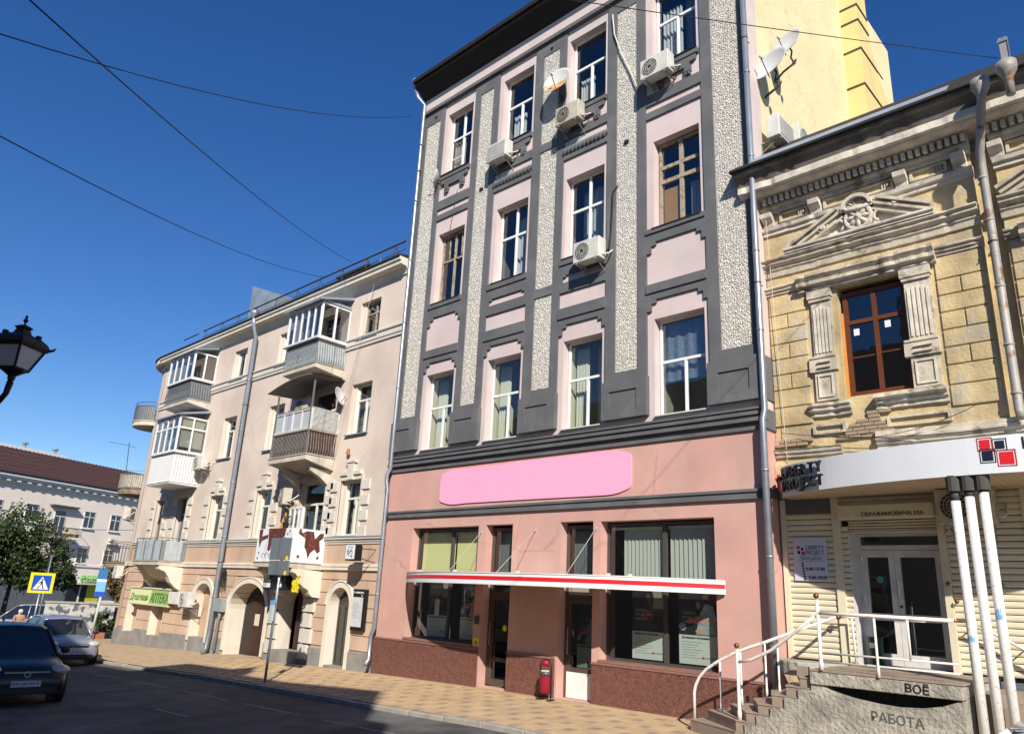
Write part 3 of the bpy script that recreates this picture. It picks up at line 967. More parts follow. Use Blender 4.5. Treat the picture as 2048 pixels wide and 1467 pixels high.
tag(ob('sticker', MB().lathe([(0.001, -.004), (0.07, -.004), (0.07, 0)], (-12.95, YW + .0, 1.28), 16, 'y'), M_YSIGN), 'round yellow sticker on the brown glass shop door', 'sticker')
bs = thing('notice_plate', 'yellow square plate with wheelchair mark beside the left shop window', 'sign', (-13.66, D, .85))
ob('plate', MB().box(-13.745, -13.57, D - .012, D, .84, 1.02), M_YSIGN, bs)
wc = MB().tube([(-13.66, D - .016, .985), (-13.66, D - .016, .92), (-13.62, D - .016, .92), (-13.605, D - .016, .87)], .008, 6)
wc.ring([(.034, -.004), (.034, 0), (.024, 0), (.024, -.004)], (-13.665, D - .012, .90), 14, 'y')
ob('wheelchair_mark', wc, M_INK, bs)
tag(ob('call_box', MB().box(-13.72, -13.58, D - .04, D, 1.33, 1.52), M_FRAMEG, bevel=.006), 'grey call box on the pink pier between window and door', 'call box')

# ---- the bowed awning with the red stripe
aw = thing('shop_awning', 'white bowed awning with a red stripe over the bank storefront', 'awning', (-11.8, D, 2.3))
AX0, AX1 = -16.42, -7.05
def abow(x):
    t = abs((x + 11.75) / 4.68)
    return 1.5 * max(0.0, 1 - t ** 2.7) + 0.05
N = 44
axs = [AX0 + (AX1 - AX0) * k / N for k in range(N + 1)]
def ribbon(z0, z1, out, m, name, par, th=.012):
    mb = MB()
    for k in range(N):
        for (o0, o1) in ((out, out + 0), ):
            a, b = axs[k], axs[k + 1]
            ya, yb = D - abow(a) - out, D - abow(b) - out
            mb.quad((a, ya, z0), (b, yb, z0), (b, yb, z1), (a, ya, z1))
            mb.quad((a, ya + th, z1), (b, yb + th, z1), (b, yb + th, z0), (a, ya + th, z0))
            mb.quad((a, ya, z1), (b, yb, z1), (b, yb + th, z1), (a, ya + th, z1))
            mb.quad((a, ya + th, z0), (b, yb + th, z0), (b, yb, z0), (a, ya, z0))
    return ob(name, mb, m, par, recalc=False)
fa = ribbon(2.245, 2.465, 0.0, M_SIGNW, 'fascia', aw)
ribbon(2.325, 2.405, 0.006, M_REDS, 'red_stripe', fa)
ribbon(2.462, 2.486, 0.012, M_WHITED, 'edge_trim', fa, .03)
ribbon(2.228, 2.247, 0.012, M_WHITED, 'edge_trim', fa, .03)
tp = MB()
for k in range(N):
    a, b = axs[k], axs[k + 1]
    tp.quad((a, D - abow(a), 2.40), (b, D - abow(b), 2.40), (b, D, 2.43), (a, D, 2.43))
    tp.quad((a, D, 2.30), (b, D, 2.30), (b, D - abow(b), 2.27), (a, D - abow(a), 2.27))
ob('roof_panel', tp, mat('awning_panel', (0.42, 0.40, 0.37), 0.7, var=.2), aw, recalc=False)
for x, dx, p in ((-13.69, 0.0, 1.02), (-11.88, 0.0, 1.25), (-10.10, 0.0, 1.0)):
    s = MB().tube([(x, D - .01, 3.51), (x - dx, D - p, 2.48)], .007, 6)
    s.lathe([(.04, -.02), (.04, 0)], (x, D, 3.51), 8, 'y')
    ob('tie_rod', s, mat('weathered_rod', (.42, .36, .31), .6), aw)
for x in (-15.0, -14.85, -13.1, -11.1, -9.0, -8.6):
    ob('lug', MB().box(x - .02, x + .02, D - abow(x) + .1, D - abow(x) + .2, 2.43, 2.53), M_WHITED, aw)

# ---- pink panel added in place of the covered-up sign over the shop
pb = MB()
P = []
for k in range(40):
    a = 2 * math.pi * k / 40
    sx, sz = abs(math.cos(a)) ** .22 * math.copysign(1, math.cos(a)), abs(math.sin(a)) ** .28 * math.copysign(1, math.sin(a))
    P.append((-12.26 + 3.1 * sx, 4.705 + (.475 + .02 * math.sin(3.1 * sx)) * sz + .012 * math.sin(7 * a)))
pb.prism(P, D - .03, D - .001)
tag(ob('covered_sign_standin', pb, M_PINKP), 'bright pink stand-in with rounded ends for a covered-up sign on the wall above the shop', 'sign')
# ================================================================== the cream corner building on the left
cb = thing('apartment_building', 'cream corner apartment building with stacked balconies and a rounded corner', 'building', (-27, D, -0.4))
CX0, CX1 = -36.15, -17.70
YC = D + 0.012
WC = [(-20.15, -19.05), (-25.45, -24.35), (-29.10, -28.0)]
F1, F2, F3 = (3.53, 5.22), (6.68, 8.36), (9.93, 11.22)
DOORS = {3: [(-22.55, -21.2), (-32.6, -31.2)], 2: [(-22.55, -21.0), (-32.4, -31.2)], 1: [(-22.5, -20.98), (-34.35, -33.45), (-32.1, -31.2)]}
ops = []
for (a, b) in WC:
    ops += [(a, b, *F1), (a, b, *F2), (a, b, *F3)]
for a, b in DOORS[3]:
    ops.append((a, b, 9.0, 11.25))
for a, b in DOORS[2]:
    ops.append((a, b, 5.9, 8.4))
for a, b in DOORS[1]:
    ops.append((a, b, 2.75 if a > -30 else 2.75, 5.3))
up = wall(MB(), CX0, CX1, 3.42, 12.0, YC, [o if o[2] > 3.42 else (o[0], o[1], 3.42, o[3]) for o in ops], 0.2)
def corner(mb, z0, z1, out=0.0, n=10):
    cx, cy, r = CX0, D + 2.0, 2.0 + out
    pts = [(cx - r * math.sin(math.pi / 2 * k / n), cy - r * math.cos(math.pi / 2 * k / n)) for k in range(n + 1)] + [(cx - r, cy + 12)]
    for k in range(len(pts) - 1):
        (xa, ya), (xb, yb) = pts[k], pts[k + 1]
        mb.quad((xb, yb, z0), (xa, ya, z0), (xa, ya, z1), (xb, yb, z1))
    if out > 0:
        cx2 = [(cx - 2 * math.sin(math.pi / 2 * k / n), cy - 2 * math.cos(math.pi / 2 * k / n)) for k in range(n + 1)] + [(cx - 2, cy + 12)]
        for k in range(len(pts) - 1):
            for z in (z0, z1):
                mb.quad((*pts[k], z), (*pts[k + 1], z), (*cx2[k + 1], z), (*cx2[k], z))
    return mb
corner(up, 3.42, 12.0)
ob('upper_wall', up, M_CREAM, cb, recalc=False)
md = wall(MB(), CX0, CX1, 2.62, 3.42, YC, [(a, b, 2.75, 3.42) for a, b in DOORS[1]], 0.2)
corner(md, 2.62, 3.42)
ob('band_wall', md, mat('peach_render', (0.53, 0.37, 0.265), 0.9, var=0.1, vs=1, streak=0.14, bump=.12, bs=50), cb, recalc=False)
# ground storey: backing with the arches, courses in front
ARCH = [(-20.02, -19.0, -0.3, 2.02, 1.52, 0.34), (-22.75, -21.4, -0.3, 1.95, 1.42, 0.42), (-26.28, -23.72, -0.5, 2.02, 1.12, 0.62),
        (-29.1, -27.8, -0.12, 1.93, 1.45, 0.36)]
NICHE = [(-35.55, -34.35, -0.2, 1.05, 0, 0.36), (-32.95, -31.7, -0.2, 1.05, 0, 0.36)]
gw = wall(MB(), CX0, CX1, -1.6, 2.62, YC + 0.03, ARCH + NICHE, 0.3)
corner(gw, -1.6, 2.62, -0.0)
ob('ground_wall', gw, M_TAN, cb, recalc=False)
# cream linings of the reveals
lin = MB()
for xa, xb, za, zb, zs, d in ARCH:
    P = [(xa, za)] + arc_pts(xa, xb, zs, zb, 14) + [(xb, za)]
    for k in range(len(P) - 1):
        (ax, az), (bx, bz) = P[k], P[k + 1]
        cx, cz = (xa + xb) / 2, 0.8
        e = 0.004
        f = lambda x, z: (x + e * (1 if x < cx else -1), z - (e if z > zs else 0))
        A, B = f(ax, az), f(bx, bz)
        lin.quad((A[0], YC, A[1]), (A[0], YC + d, A[1]), (B[0], YC + d, B[1]), (B[0], YC, B[1]))
for xa, xb, za, zb, _, d in NICHE:
    lin.quad((xa + .004, YC - .005, za), (xa + .004, YC + d, za), (xa + .004, YC + d, zb), (xa + .004, YC - .005, zb))
    lin.quad((xb - .004, YC - .005, za), (xb - .004, YC + d, za), (xb - .004, YC + d, zb), (xb - .004, YC - .005, zb))
ob('reveal_lining', lin, M_TRIM, cb, recalc=False)
blk = MB()
for xa, xb, za, zb, *_r in (ARCH[3], *NICHE):
    blk.box(xa, xb, YC + 0.34, YC + 0.42, za, zb)
ob('blind_panel', blk, mat('blind_render', (0.48, 0.34, 0.23), 0.9, var=.15), cb)
# rusticated courses
zz = [-0.04, 0.34, 0.74, 1.12, 1.49, 1.86, 2.24, 2.615]
for k in range(len(zz) - 1):
    z0, z1 = zz[k] + 0.012, zz[k + 1] - 0.012
    zm = (z0 + z1) / 2
    cut = []
    for xa, xb, za, zb, zs, d in ARCH:
        if z0 > zb + 0.15:
            continue
        w = (xb - xa) / 2
        if z1 > zs:
            t = min(1.0, max(0.0, (z0 - zs) / (zb + 0.17 - zs)))
            w = w * math.sqrt(max(0, 1 - t * t)) + 0.02
        cut.append(((xa + xb) / 2 - w - 0.16, (xa + xb) / 2 + w + 0.16))
    for xa, xb, za, zb, _, d in NICHE:
        if z0 < zb:
            cut.append((xa - .02, xb + .02))
    if z1 < 1.7:
        cut.append((-21.42, -20.86))
    cut.sort()
    x = CX0
    segs = []
    for a, b in cut:
        if a > x:
            segs.append((x, a))
        x = max(x, b)
    segs.append((x, CX1))
    for a, b in segs:
        b = min(b, -21.5) if k == 0 else b
        if b - a < .05:
            continue
        ob('stone_course', MB().box(a, b, YC - 0.004, YC + 0.045, z0, z1), M_TAN, cb)
# archivolts
for xa, xb, za, zb, zs, d in ARCH:
    P1 = [(xa, max(za, -.25))] + arc_pts(xa, xb, zs, zb, 16) + [(xb, max(za, -.25))]
    w = 0.17
    P2 = [(xa - w, max(za, -.25))] + arc_pts(xa - w, xb + w, zs, zb + w, 16) + [(xb + w, max(za, -.25))]
    mbx = MB()
    for (pp, qq, y0) in ((P1, P2, YC - 0.03),):
        for k in range(len(pp) - 1):
            mbx.quad((pp[k][0], y0, pp[k][1]), (pp[k + 1][0], y0, pp[k + 1][1]), (qq[k + 1][0], y0, qq[k + 1][1]), (qq[k][0], y0, qq[k][1]))
            mbx.quad((qq[k][0], y0, qq[k][1]), (qq[k + 1][0], y0, qq[k + 1][1]), (qq[k + 1][0], YC + .05, qq[k + 1][1]), (qq[k][0], YC + .05, qq[k][1]))
            mbx.quad((pp[k][0], y0, pp[k][1]), (pp[k][0], YC + .06, pp[k][1]), (pp[k + 1][0], YC + .06, pp[k + 1][1]), (pp[k + 1][0], y0, pp[k + 1][1]))
    ob('archivolt', mbx, M_TRIM, cb)
    P1 = arc_pts(xa - .17, xb + .17, zs, zb + .17, 16)
    P2 = arc_pts(xa - .215, xb + .215, zs, zb + .215, 16)
    mbx = MB()
    for k in range(16):
        mbx.prism([P1[k], P1[k + 1], P2[k + 1], P2[k]], YC - .055, YC + .04)
    ob('hood_mould', mbx, M_TRIM, cb)
# plinth
def plinth(a, b):
    ta, tb = .29 + (a + 19) * .024, .29 + (b + 19) * .024
    y0, y1 = YC - .035, YC + .04
    mb = MB().add([(a, y0, -1.6), (b, y0, -1.6), (b, y1, -1.6), (a, y1, -1.6), (a, y0, ta), (b, y0, tb), (b, y1, tb + .03), (a, y1, ta + .03)],
                  [(0, 3, 2, 1), (4, 5, 6, 7), (0, 1, 5, 4), (1, 2, 6, 5), (2, 3, 7, 6), (3, 0, 4, 7)])
    return ob('plinth', mb, M_PLINTH, cb)
for a, b in ((CX0, -35.57), (-34.33, -32.97), (-31.68, -29.28), (-27.62, -26.46), (-23.54, -22.93), (-21.38, -20.2), (-18.82, CX1)):
    plinth(a, b)
pc = MB()
corner(pc, -1.6, -0.13, 0.03)
ob('plinth', pc, M_PLINTH, cb)
# mouldings between storeys
def mould(name, prof, m, x0=CX0, x1=CX1 + 0.02, cor=None):
    mb = MB().prismx(prof, x0, x1)
    for z0, z1, out in (cor or []):
        corner(mb, z0, z1, out)
    return ob(name, mb, m, cb)
y = YC
mould('string_course', [(y + .02, 2.50), (y - .07, 2.52), (y - .07, 2.60), (y - .09, 2.615), (y - .09, 2.68), (y + .02, 2.70)], M_TRIM, cor=[(2.5, 2.69, .08)])
for a, b in ((CX0, -34.4), (-30.5, -22.8), (-20.6, CX1)):
    mould('string_course', [(y + .02, 3.27), (y - .03, 3.28), (y - .03, 3.33), (y - .06, 3.345), (y - .06, 3.40), (y - .11, 3.42), (y - .11, 3.47), (y + .02, 3.50)], M_TRIMB, a, b)
    mould('string_flashing', [(y + .021, 3.505), (y - .125, 3.472), (y - .125, 3.49), (y + .021, 3.525)], M_TIN, a, b)
for a, b in ((CX0, -32.9), (-30.7, -22.8), (-20.8, CX1)):
    mould('string_course', [(y + .02, 9.62), (y - .05, 9.63), (y - .05, 9.70), (y - .03, 9.705), (y - .03, 9.73), (y - .07, 9.735), (y - .07, 9.83), (y - .04, 9.84), (y - .04, 9.94), (y - .09, 9.95), (y - .09, 10.0), (y + .02, 10.03)], M_TRIMB, a, b)
mould('cornice', [(y + .02, 11.66), (y - .05, 11.68), (y - .05, 11.73), (y - .09, 11.80), (y - .12, 11.84), (y - .13, 11.87), (y - .36, 11.90), (y - .36, 11.99), (y - .42, 12.04), (y - .42, 12.13), (y + .02, 12.14)], M_TRIM,
      cor=[(11.66, 11.87, .07), (11.90, 12.13, .38)])
re = MB().prismx([(y - .47, 12.135), (y - .47, 12.185), (y + 8, 14.0), (y + 8, 13.9), (y + .3, 12.15)], CX0, CX1 + .02)
corner(re, 12.13, 12.18, .44)
ob('roof', re, M_ROOFD, cb)

# windows
M_UPW = mat('cream_white_frame', (0.70, 0.68, 0.62), 0.45)
for ci, (a, b) in enumerate(WC):
    for (z0, z1), lay in ((F1, 'T'), (F2, 'T'), (F3, 'V')):
        old = ci == 0 and z0 > 9
        w = window(cb, a + .15, b - .01, z0, z1 - .01, YC + 0.17, M_WOODO if old else M_UPW, 'X' if old else lay, 0.06, 0.06, 0.68, 0.55, mw=.06)
        ob('sill', MB().box(a - .05, b + .03, YC - .09, YC + .18, z0 - .035, z0 - .003), M_TIN, w)
        rl = MB().box(a + .002, a + .15, YC + .1, YC + .19, z0, z1)
        ob('jamb_board', rl, M_TRIM, w)
        if not old:
            curtain(w, a + .2, a + .62, z0 + .05, z1 - .1, YC + .42, M_NET if ci else M_CURT, 5)
for a, b in DOORS[3] + DOORS[2] + DOORS[1]:
    pass
for fl, z0, z1 in ((3, 9.05, 11.25), (2, 5.95, 8.4), (1, 2.75, 5.3)):
    for a, b in DOORS[fl]:
        if b - a > 1.1:
            window(cb, a + .02, b - .02, z0, z1, YC + .16, M_UPW, 'T', .07, .06, .72, .55, nf='balcony_door')
        else:
            window(cb, a + .02, b - .02, z0, z1, YC + .16, mat('grey_door_paint', (0.30, 0.31, 0.31), .6), 'T', .09, .06, .74, .5, nf='balcony_door')
it = MB()
for z in (2.55, 5.6, 8.85, 11.7):
    it.box(-35.9, CX1 - .1, YC + .25, YC + 3, z, z + .08)
for x in (-35.9, -30, -26.7, -23.4, -20.6, -18.0):
    it.box(x, x + .08, YC + .25, YC + 3, 2.64, 11.7)
it.box(-35.9, CX1 - .1, YC + 3, YC + 3.1, -1, 12)
it.box(-35.9, CX1 - .1, YC + .7, YC + 3, -.75, -.55)
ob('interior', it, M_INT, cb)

# white surrounds and blocks round the first-floor windows
def surround(a, b, z0, z1, left=True, right=True, key=True):
    s = MB()
    s.box(a - .14, a, YC - .035, YC + .02, z0 - .03, z1)
    s.box(b, b + .10, YC - .035, YC + .02, z0 - .03, z1)
    s.box(a - .14, b + .10, YC - .036, YC + .02, z1 + .002, z1 + .14)
    ob('window_surround', s, M_TRIM, cb)
    for k in range(4):
        zt = z1 - .03 - .465 * k
        if left:
            ob('quoin', MB().box(a - .52, a - .10, YC - .048, YC + .02, zt - .30, zt), M_TRIMB, cb, bevel=.012)
        if right:
            ob('quoin', MB().box(b + .04, b + .46, YC - .048, YC + .02, zt - .30, zt), M_TRIMB, cb, bevel=.012)
    if key:
        kx = (a + b) / 2
        ks = MB().prism([(kx - .13, z1 + .0), (kx + .13, z1 + .0), (kx + .18, z1 + .52), (kx - .18, z1 + .52)], YC - .10, YC + .01)
        ks.box(kx - .24, kx + .24, YC - .13, YC + .01, z1 + .522, z1 + .60)
        ks.box(kx - .55, kx - .16, YC - .09, YC + .012, z1 + .142, z1 + .26)
        ks.box(kx + .17, kx + .56, YC - .09, YC + .012, z1 + .142, z1 + .26)
        ob('keystone', ks, M_TRIMB, cb, bevel=.01)
for a, b in WC:
    surround(a, b, *F1)
surround(-22.5, -20.98, 2.8, 5.3, True, True, False)
surround(-34.35, -33.45, 2.8, 5.3, True, True, False)
surround(-32.1, -31.2, 2.8, 5.3, True, True, False)
for k in range(4):
    z = 1.66 - .45 * k
    ob('quoin', MB().box(-21.40, -20.9 + .12 * ((k + 1) % 2), YC - .08, YC + .03, z - .40, z), M_TRIMB, cb, bevel=.01)
    ob('quoin', MB().box(-23.30 - .12 * (k % 2), -22.78, YC - .08, YC + .03, z - .40, z), M_TRIMB, cb, bevel=.01)

# ground floor doors
dm = MB()
dm.box(-26.28, -23.7, YC + .62, YC + .68, -.45, 2.05)
ob('arch_shade_sheet', dm, M_DARK, cb)  # near-black sheet painted in for the deep shade of the arch above the door
dd = ob('entrance_door', MB().box(-25.75, -23.85, YC + .56, YC + .615, -.38, 1.42), M_DOORB, cb)
for x in (-25.68, -24.76):
    for z0, z1 in ((-.28, .42), (.52, 1.34)):
        ob('door_panel', MB().box(x, x + .84, YC + .545, YC + .565, z0, z1), M_DOORB, dd, bevel=.01)
ob('paper_notice', MB().box(-25.35, -25.02, YC + .535, YC + .54, .62, 1.0), mat('cream_paper', (0.6, 0.5, 0.42), .8), dd)
dd = ob('side_door', MB().box(-22.45, -21.40, YC + .40, YC + .45, .07, 1.93), M_DOORB, cb)
for k in range(6):
    ob('door_board', MB().box(-22.43 + .17 * k, -22.28 + .17 * k, YC + .385, YC + .402, .1, 1.0), M_DOORB, dd)
ob('doorstep', MB().box(-22.75, -21.38, YC - .3, YC + .45, -.35, .065), M_PLINTH, cb)
w = window(cb, -20.0, -19.02, -.15, 2.0, YC + .3, M_FRAMEG, 'T', .05, .05, .76, .33, glass=M_GLASSD)
ob('sill', MB().box(-20.0, -19.0, YC - .02, YC + .33, -.2, -.155), M_PLINTH, w)
w2 = MB().prism([(-20.02, 1.5)] + arc_pts(-20.02, -19.0, 1.52, 2.02) + [(-19.0, 1.5)], YC + .36, YC + .37)
ob('niche_wall', MB().box(-29.1, -27.8, YC - .02, YC + .345, -.6, .02), M_PLINTH, cb)
for xa, xb in ((-35.55, -34.35), (-32.95, -31.7)):
    ob('niche_sill', MB().box(xa, xb, YC - .03, YC + .36, -1.4, -.19), M_PLINTH, cb)

# ---- balcony helpers
def bars(parent, pts, z0, z1, step, m, r=.009, belly=0.0, name='baluster', rail=True):
    """balusters along a polyline in plan, with a top and a bottom rail; each bar a piece of its own"""
    P = [Vector((*p, 0)) for p in pts]
    for a, b in zip(P[:-1], P[1:]):
        d = b - a
        n = max(1, int(d.length / step))
        o = Vector((d.y, -d.x, 0)).normalized()
        mbp = MB()
        if belly:
            mbp.tube([(0, 0, z0), (o.x * belly, o.y * belly, z0 + (z1 - z0) * .22), (o.x * belly * .25, o.y * belly * .25, z0 + (z1 - z0) * .62), (0, 0, z1)], r, 5)
        else:
            mbp.tube([(0, 0, z0), (0, 0, z1)], r, 5)
        me = mesh(name, mbp, m)
        for k in range(n + 1):
            q = a + d * (k / n)
            ob2 = link(name, me, parent)
            ob2.location = (ob2.location.x + q.x, ob2.location.y + q.y, ob2.location.z)
    if rail:
        mb = MB()
        for z in (z0, z1):
            mb.tube([(p.x, p.y, z) for p in P], .018, 6)
        ob('rail', mb, m, parent)

def glazing(parent, x0, x1, y0, y1, z0, z1, nf, ns, m, fw=.06, transom=0.0, left=True, glass=None):
    """framed glass round a balcony: front along y0, sides along x0 and x1"""
    glass = glass or M_GLASSH
    mb = MB()
    panes = []
    xs = [x0 + (x1 - x0) * k / nf for k in range(nf + 1)]
    for k, x in enumerate(xs):
        w = fw * (1.4 if k in (0, nf) else .8)
        mb.box(x - w / 2, x + w / 2, y0 - .02, y0 + .05, z0, z1)
    mb.box(x0, x1, y0 - .018, y0 + .048, z0, z0 + fw)
    mb.box(x0, x1, y0 - .018, y0 + .048, z1 - fw, z1)
    if transom:
        mb.box(x0, x1, y0 - .015, y0 + .045, transom - .03, transom + .03)
    for a, b in zip(xs[:-1], xs[1:]):
        panes.append([(a, y0 + .01, z0), (b, y0 + .01, z0), (b, y0 + .01, z1), (a, y0 + .01, z1)])
    ys = [y0 + (y1 - y0) * k / ns for k in range(ns + 1)]
    for X, sg in ((x1, 1), (x0, -1)):
        if X == x0 and not left:
            continue
        for yv in ys[1:]:
            mb.box(X - .03, X + .03, yv - fw * .5, yv + fw * .5, z0, z1)
        mb.box(X - .028, X + .028, y0 + .05, y1, z0, z0 + fw)
        mb.box(X - .028, X + .028, y0 + .05, y1, z1 - fw, z1)
        if transom:
            mb.box(X - .026, X + .026, y0 + .05, y1, transom - .03, transom + .03)
        for a, b in zip(ys[:-1], ys[1:]):
            q = [(X, a, z0), (X, b, z0), (X, b, z1), (X, a, z1)]
            panes.append(q if sg > 0 else q[::-1])
    f = ob('glazing_frame', mb, m, parent)
    for q in panes:
        ob('pane', MB().quad(*q), glass, parent, recalc=False)
    return f

def slab(x0, x1, p, z0, z1, name='balcony', m=None, taper=.12):
    mb = MB().prismx([(YC + .02, z0 - taper), (D - p, z0 + .02), (D - p, z1), (YC + .02, z1)], x0, x1)
    mb.box(x0 - .03, x1 + .03, D - p - .03, YC + .02, z1 + .001, z1 + .03)
    return ob(name, mb, m or M_SLAB, cb, bevel=.012)

# stack above the side door: third floor glazed balcony
b3 = slab(-22.78, -20.74, 1.1, 8.80, 8.97)
b3['label'] = 'upper balcony with pale blue-grey panels and white glazing'
M_PALEB = mat('pale_grey_panel', (0.40, 0.44, 0.45), 0.55, var=.15, vs=5)
ob('apron_panel', MB().box(-22.72, -20.78, D - 1.06, D - 1.04, 9.02, 9.8).box(-20.80, -20.78, D - 1.04, YC, 9.02, 9.8).box(-22.72, -22.70, D - 1.04, YC, 9.02, 9.8), M_PALEB, b3)
bars(b3, [(-22.74, YC), (-22.74, D - 1.09), (-20.76, D - 1.09), (-20.76, YC)], 9.03, 9.74, .085, mat('grey_iron', (0.16, 0.175, 0.18), .6), .009, .05)
ob('window_board', MB().box(-22.86, -20.68, D - 1.2, YC, 9.80, 9.86), M_WHITED, b3)
glazing(b3, -22.78, -20.76, D - 1.1, YC, 9.862, 11.1, 5, 2, M_WHITE)
ob('curtain', MB().box(-22.6, -21.9, D - .7, D - .69, 9.9, 11.0), M_NET, b3)
ob('balcony_roof', MB().prismx([(D - 1.28, 11.10), (D - 1.28, 11.16), (YC, 11.55), (YC, 11.45)], -22.95, -20.6).box(-20.8, -20.7, D - 1.1, YC, 11.11, 11.2), M_TIN, b3)
# second floor balcony with arched sheet roof
b2 = slab(-22.98, -20.68, 1.06, 5.78, 5.96, taper=.2)
b2['label'] = 'middle balcony with brown boards, half-height glass and an arched sheet roof'
M_DBR = mat('dark_brown_board', (0.075, 0.042, 0.036), .7, var=.2, vs=6)
ob('apron_panel', MB().box(-22.9, -20.74, D - .99, D - .97, 6.02, 6.74), mat('dark_slat_board', (0.045, 0.04, 0.045), .7), b2)
ob('apron_panel', MB().box(-20.76, -20.74, D - .97, YC, 6.02, 6.74), M_DBR, b2)
bars(b2, [(-22.93, YC), (-22.93, D - 1.02), (-20.71, D - 1.02), (-20.71, YC)], 6.0, 6.74, .088, mat('pale_rusty_iron', (0.26, 0.23, 0.20), .7, var=.3, vs=8), .009, .05)
glazing(b2, -22.93, -20.71, D - 1.02, YC, 6.80, 7.46, 4, 1, M_WHITED, .05, glass=mat('milky_sheet', (0.42, 0.44, 0.46), .3))
ob('hand_board', MB().box(-22.97, -20.67, D - 1.06, D - .96, 6.745, 6.797).box(-22.97, -20.67, D - 1.05, D - .97, 7.462, 7.50).box(-20.74, -20.67, D - .96, YC, 6.745, 6.797), mat('bleached_wood', (0.33, 0.29, 0.24), .8), b2)
for x, y0, zt in ((-22.9, D - 1.03, 8.25), (-20.73, D - 1.03, 8.38)):
    ob('post', MB().box(x - .025, x + .025, y0 - .025, y0 + .025, 5.98, zt), mat('grey_post', (0.13, 0.12, 0.115), .7), b2)
rs = MB()
Nn = 10
for k in range(Nn):
    t0, t1 = k / Nn, (k + 1) / Nn
    f = lambda t: (-23.35 + 2.75 * t, 8.22 + .33 * math.sin(math.pi * min(1, t * .62 + .02)) + .02)
    (xa, za), (xb, zb) = f(t0), f(t1)
    rs.quad((xa, D - 1.25, za), (xb, D - 1.25, zb), (xb, YC, zb + .06), (xa, YC, za + .06))
    rs.quad((xa, D - 1.25, za - .02), (xa, YC, za + .04), (xb, YC, zb + .04), (xb, D - 1.25, zb - .02))
    rs.quad((xa, D - 1.25, za - .02), (xb, D - 1.25, zb - .02), (xb, D - 1.25, zb), (xa, D - 1.25, za))
ob('balcony_roof', rs, mat('roof_sheet', (0.24, 0.22, 0.20), .7, var=.2), b2, recalc=False)
tag(ob('plastic_cover', MB().quad((-20.66, D - .98, 6.8), (-20.66, YC - .1, 6.8), (-20.66, YC - .1, 7.48), (-20.66, D - .98, 7.5)), mat('clear_sheet', (0.36, 0.36, 0.34), .2, spec=.7, bump=1.0, bs=7, dist=.06), recalc=False),
    'crumpled translucent sheet hung on the side of the brown-boarded balcony', 'plastic sheet')
br = MB()
for k, (w, d) in enumerate(((.5, .9), (.62, .75), (.35, .5))):
    pass
for x in (-22.6, -20.95):
    br.prismx([(YC, 5.6), (D - .75, 5.6), (D - .7, 5.5), (D - .35, 5.35), (YC, 5.1)], x - .1, x + .1)
ob('bracket', br, M_SLAB, b2)
# first floor balcony behind the banner
b1 = slab(-22.72, -20.62, 1.22, 2.50, 2.655, taper=.06)
b1['label'] = 'lowest balcony wrapped in a white banner'
ob('parapet', MB().box(-22.68, -20.66, D - 1.17, D - 1.12, 2.69, 3.66).box(-20.71, -20.66, D - 1.12, YC, 2.69, 3.66).box(-22.68, -22.63, D - 1.12, YC, 2.69, 3.66), M_WHITED, b1)
cn = MB()
for xa, xb in ((-20.95, -20.62), (-22.7, -22.4)):
    P = [(YC, 2.5), (D - 1.1, 2.5), (D - 1.12, 2.36)]
    P += [(D - 1.0 + .22 * math.cos(a), 2.2 + .18 * math.sin(a)) for a in (0.6, 0, -.6)]
    P += [(D - .62, 2.1), (D - .5, 1.92), (D - .42, 1.78), (D - .22, 1.66), (YC, 1.66)]
    P = [(YC, 2.5), (D - 1.05, 2.5), (D - 1.05, 2.40), (D - .92, 2.36), (D - .80, 2.25), (D - .74, 2.08), (D - .60, 1.98), (D - .42, 1.90), (D - .36, 1.78), (D - .25, 1.70), (YC, 1.68)]
    cn.prismx(P, xa, xb)
ob('console', cn, M_TRIM, b1)
bnr = thing('banner', 'white banner with brown saddle-like print and small stars, wrapped round a balcony', 'banner', (-21.6, D - 1.2, 2.7))
yb = D - 1.185
ob('front_sheet', MB().box(-22.7, -20.645, yb, yb + .008, 2.69, 3.68), M_SIGNW, bnr)
ob('side_sheet', MB().box(-20.65, -20.642, yb + .008, YC - .02, 2.69, 3.68), M_SIGNW, bnr)
ob('border_bar', MB().box(-22.75, -20.62, yb - .02, yb, 2.655, 2.69), M_FRAMEG, bnr)
ob('print', MB().prism([(-22.05, 3.68), (-21.98, 3.25), (-22.0, 3.05), (-21.9, 2.98), (-21.82, 3.05), (-21.80, 3.22), (-21.3, 3.28), (-21.05, 3.45), (-21.0, 3.68)], yb - .004, yb), M_BROWNP, bnr)
ob('print', MB().prism([(-22.62, 3.66), (-22.4, 3.66), (-22.42, 3.45), (-22.05, 3.50), (-22.05, 3.40), (-22.42, 3.30), (-22.5, 3.1), (-22.58, 3.3)], yb - .005, yb), M_BROWNP, bnr)
for k in range(3):
    ob('scroll', MB().tube([(-22.2 + .22 * k + .1 * math.cos(a), yb - .004, 2.86 + .07 * math.sin(a)) for a in [x * .5 for x in range(10)]], .007, 4), M_BROWNP, bnr)
def star(cx, cz, r):
    return [(cx + (r if k % 2 == 0 else r * .42) * math.sin(math.pi * k / 5), cz + (r if k % 2 == 0 else r * .42) * math.cos(math.pi * k / 5)) for k in range(10)]
for (cx, cz) in ((-22.55, 2.78), (-20.78, 3.58), (-22.5, 2.95), (-20.9, 3.5)):
    ob('star', MB().prism(star(cx, cz, .055), yb - .004, yb), M_BROWNP, bnr)
xb_ = -20.638
def sidepoly(pts, m, name='print'):
    ob(name, MB().prismx(pts, xb_ - .003, xb_ + .003), m, bnr)
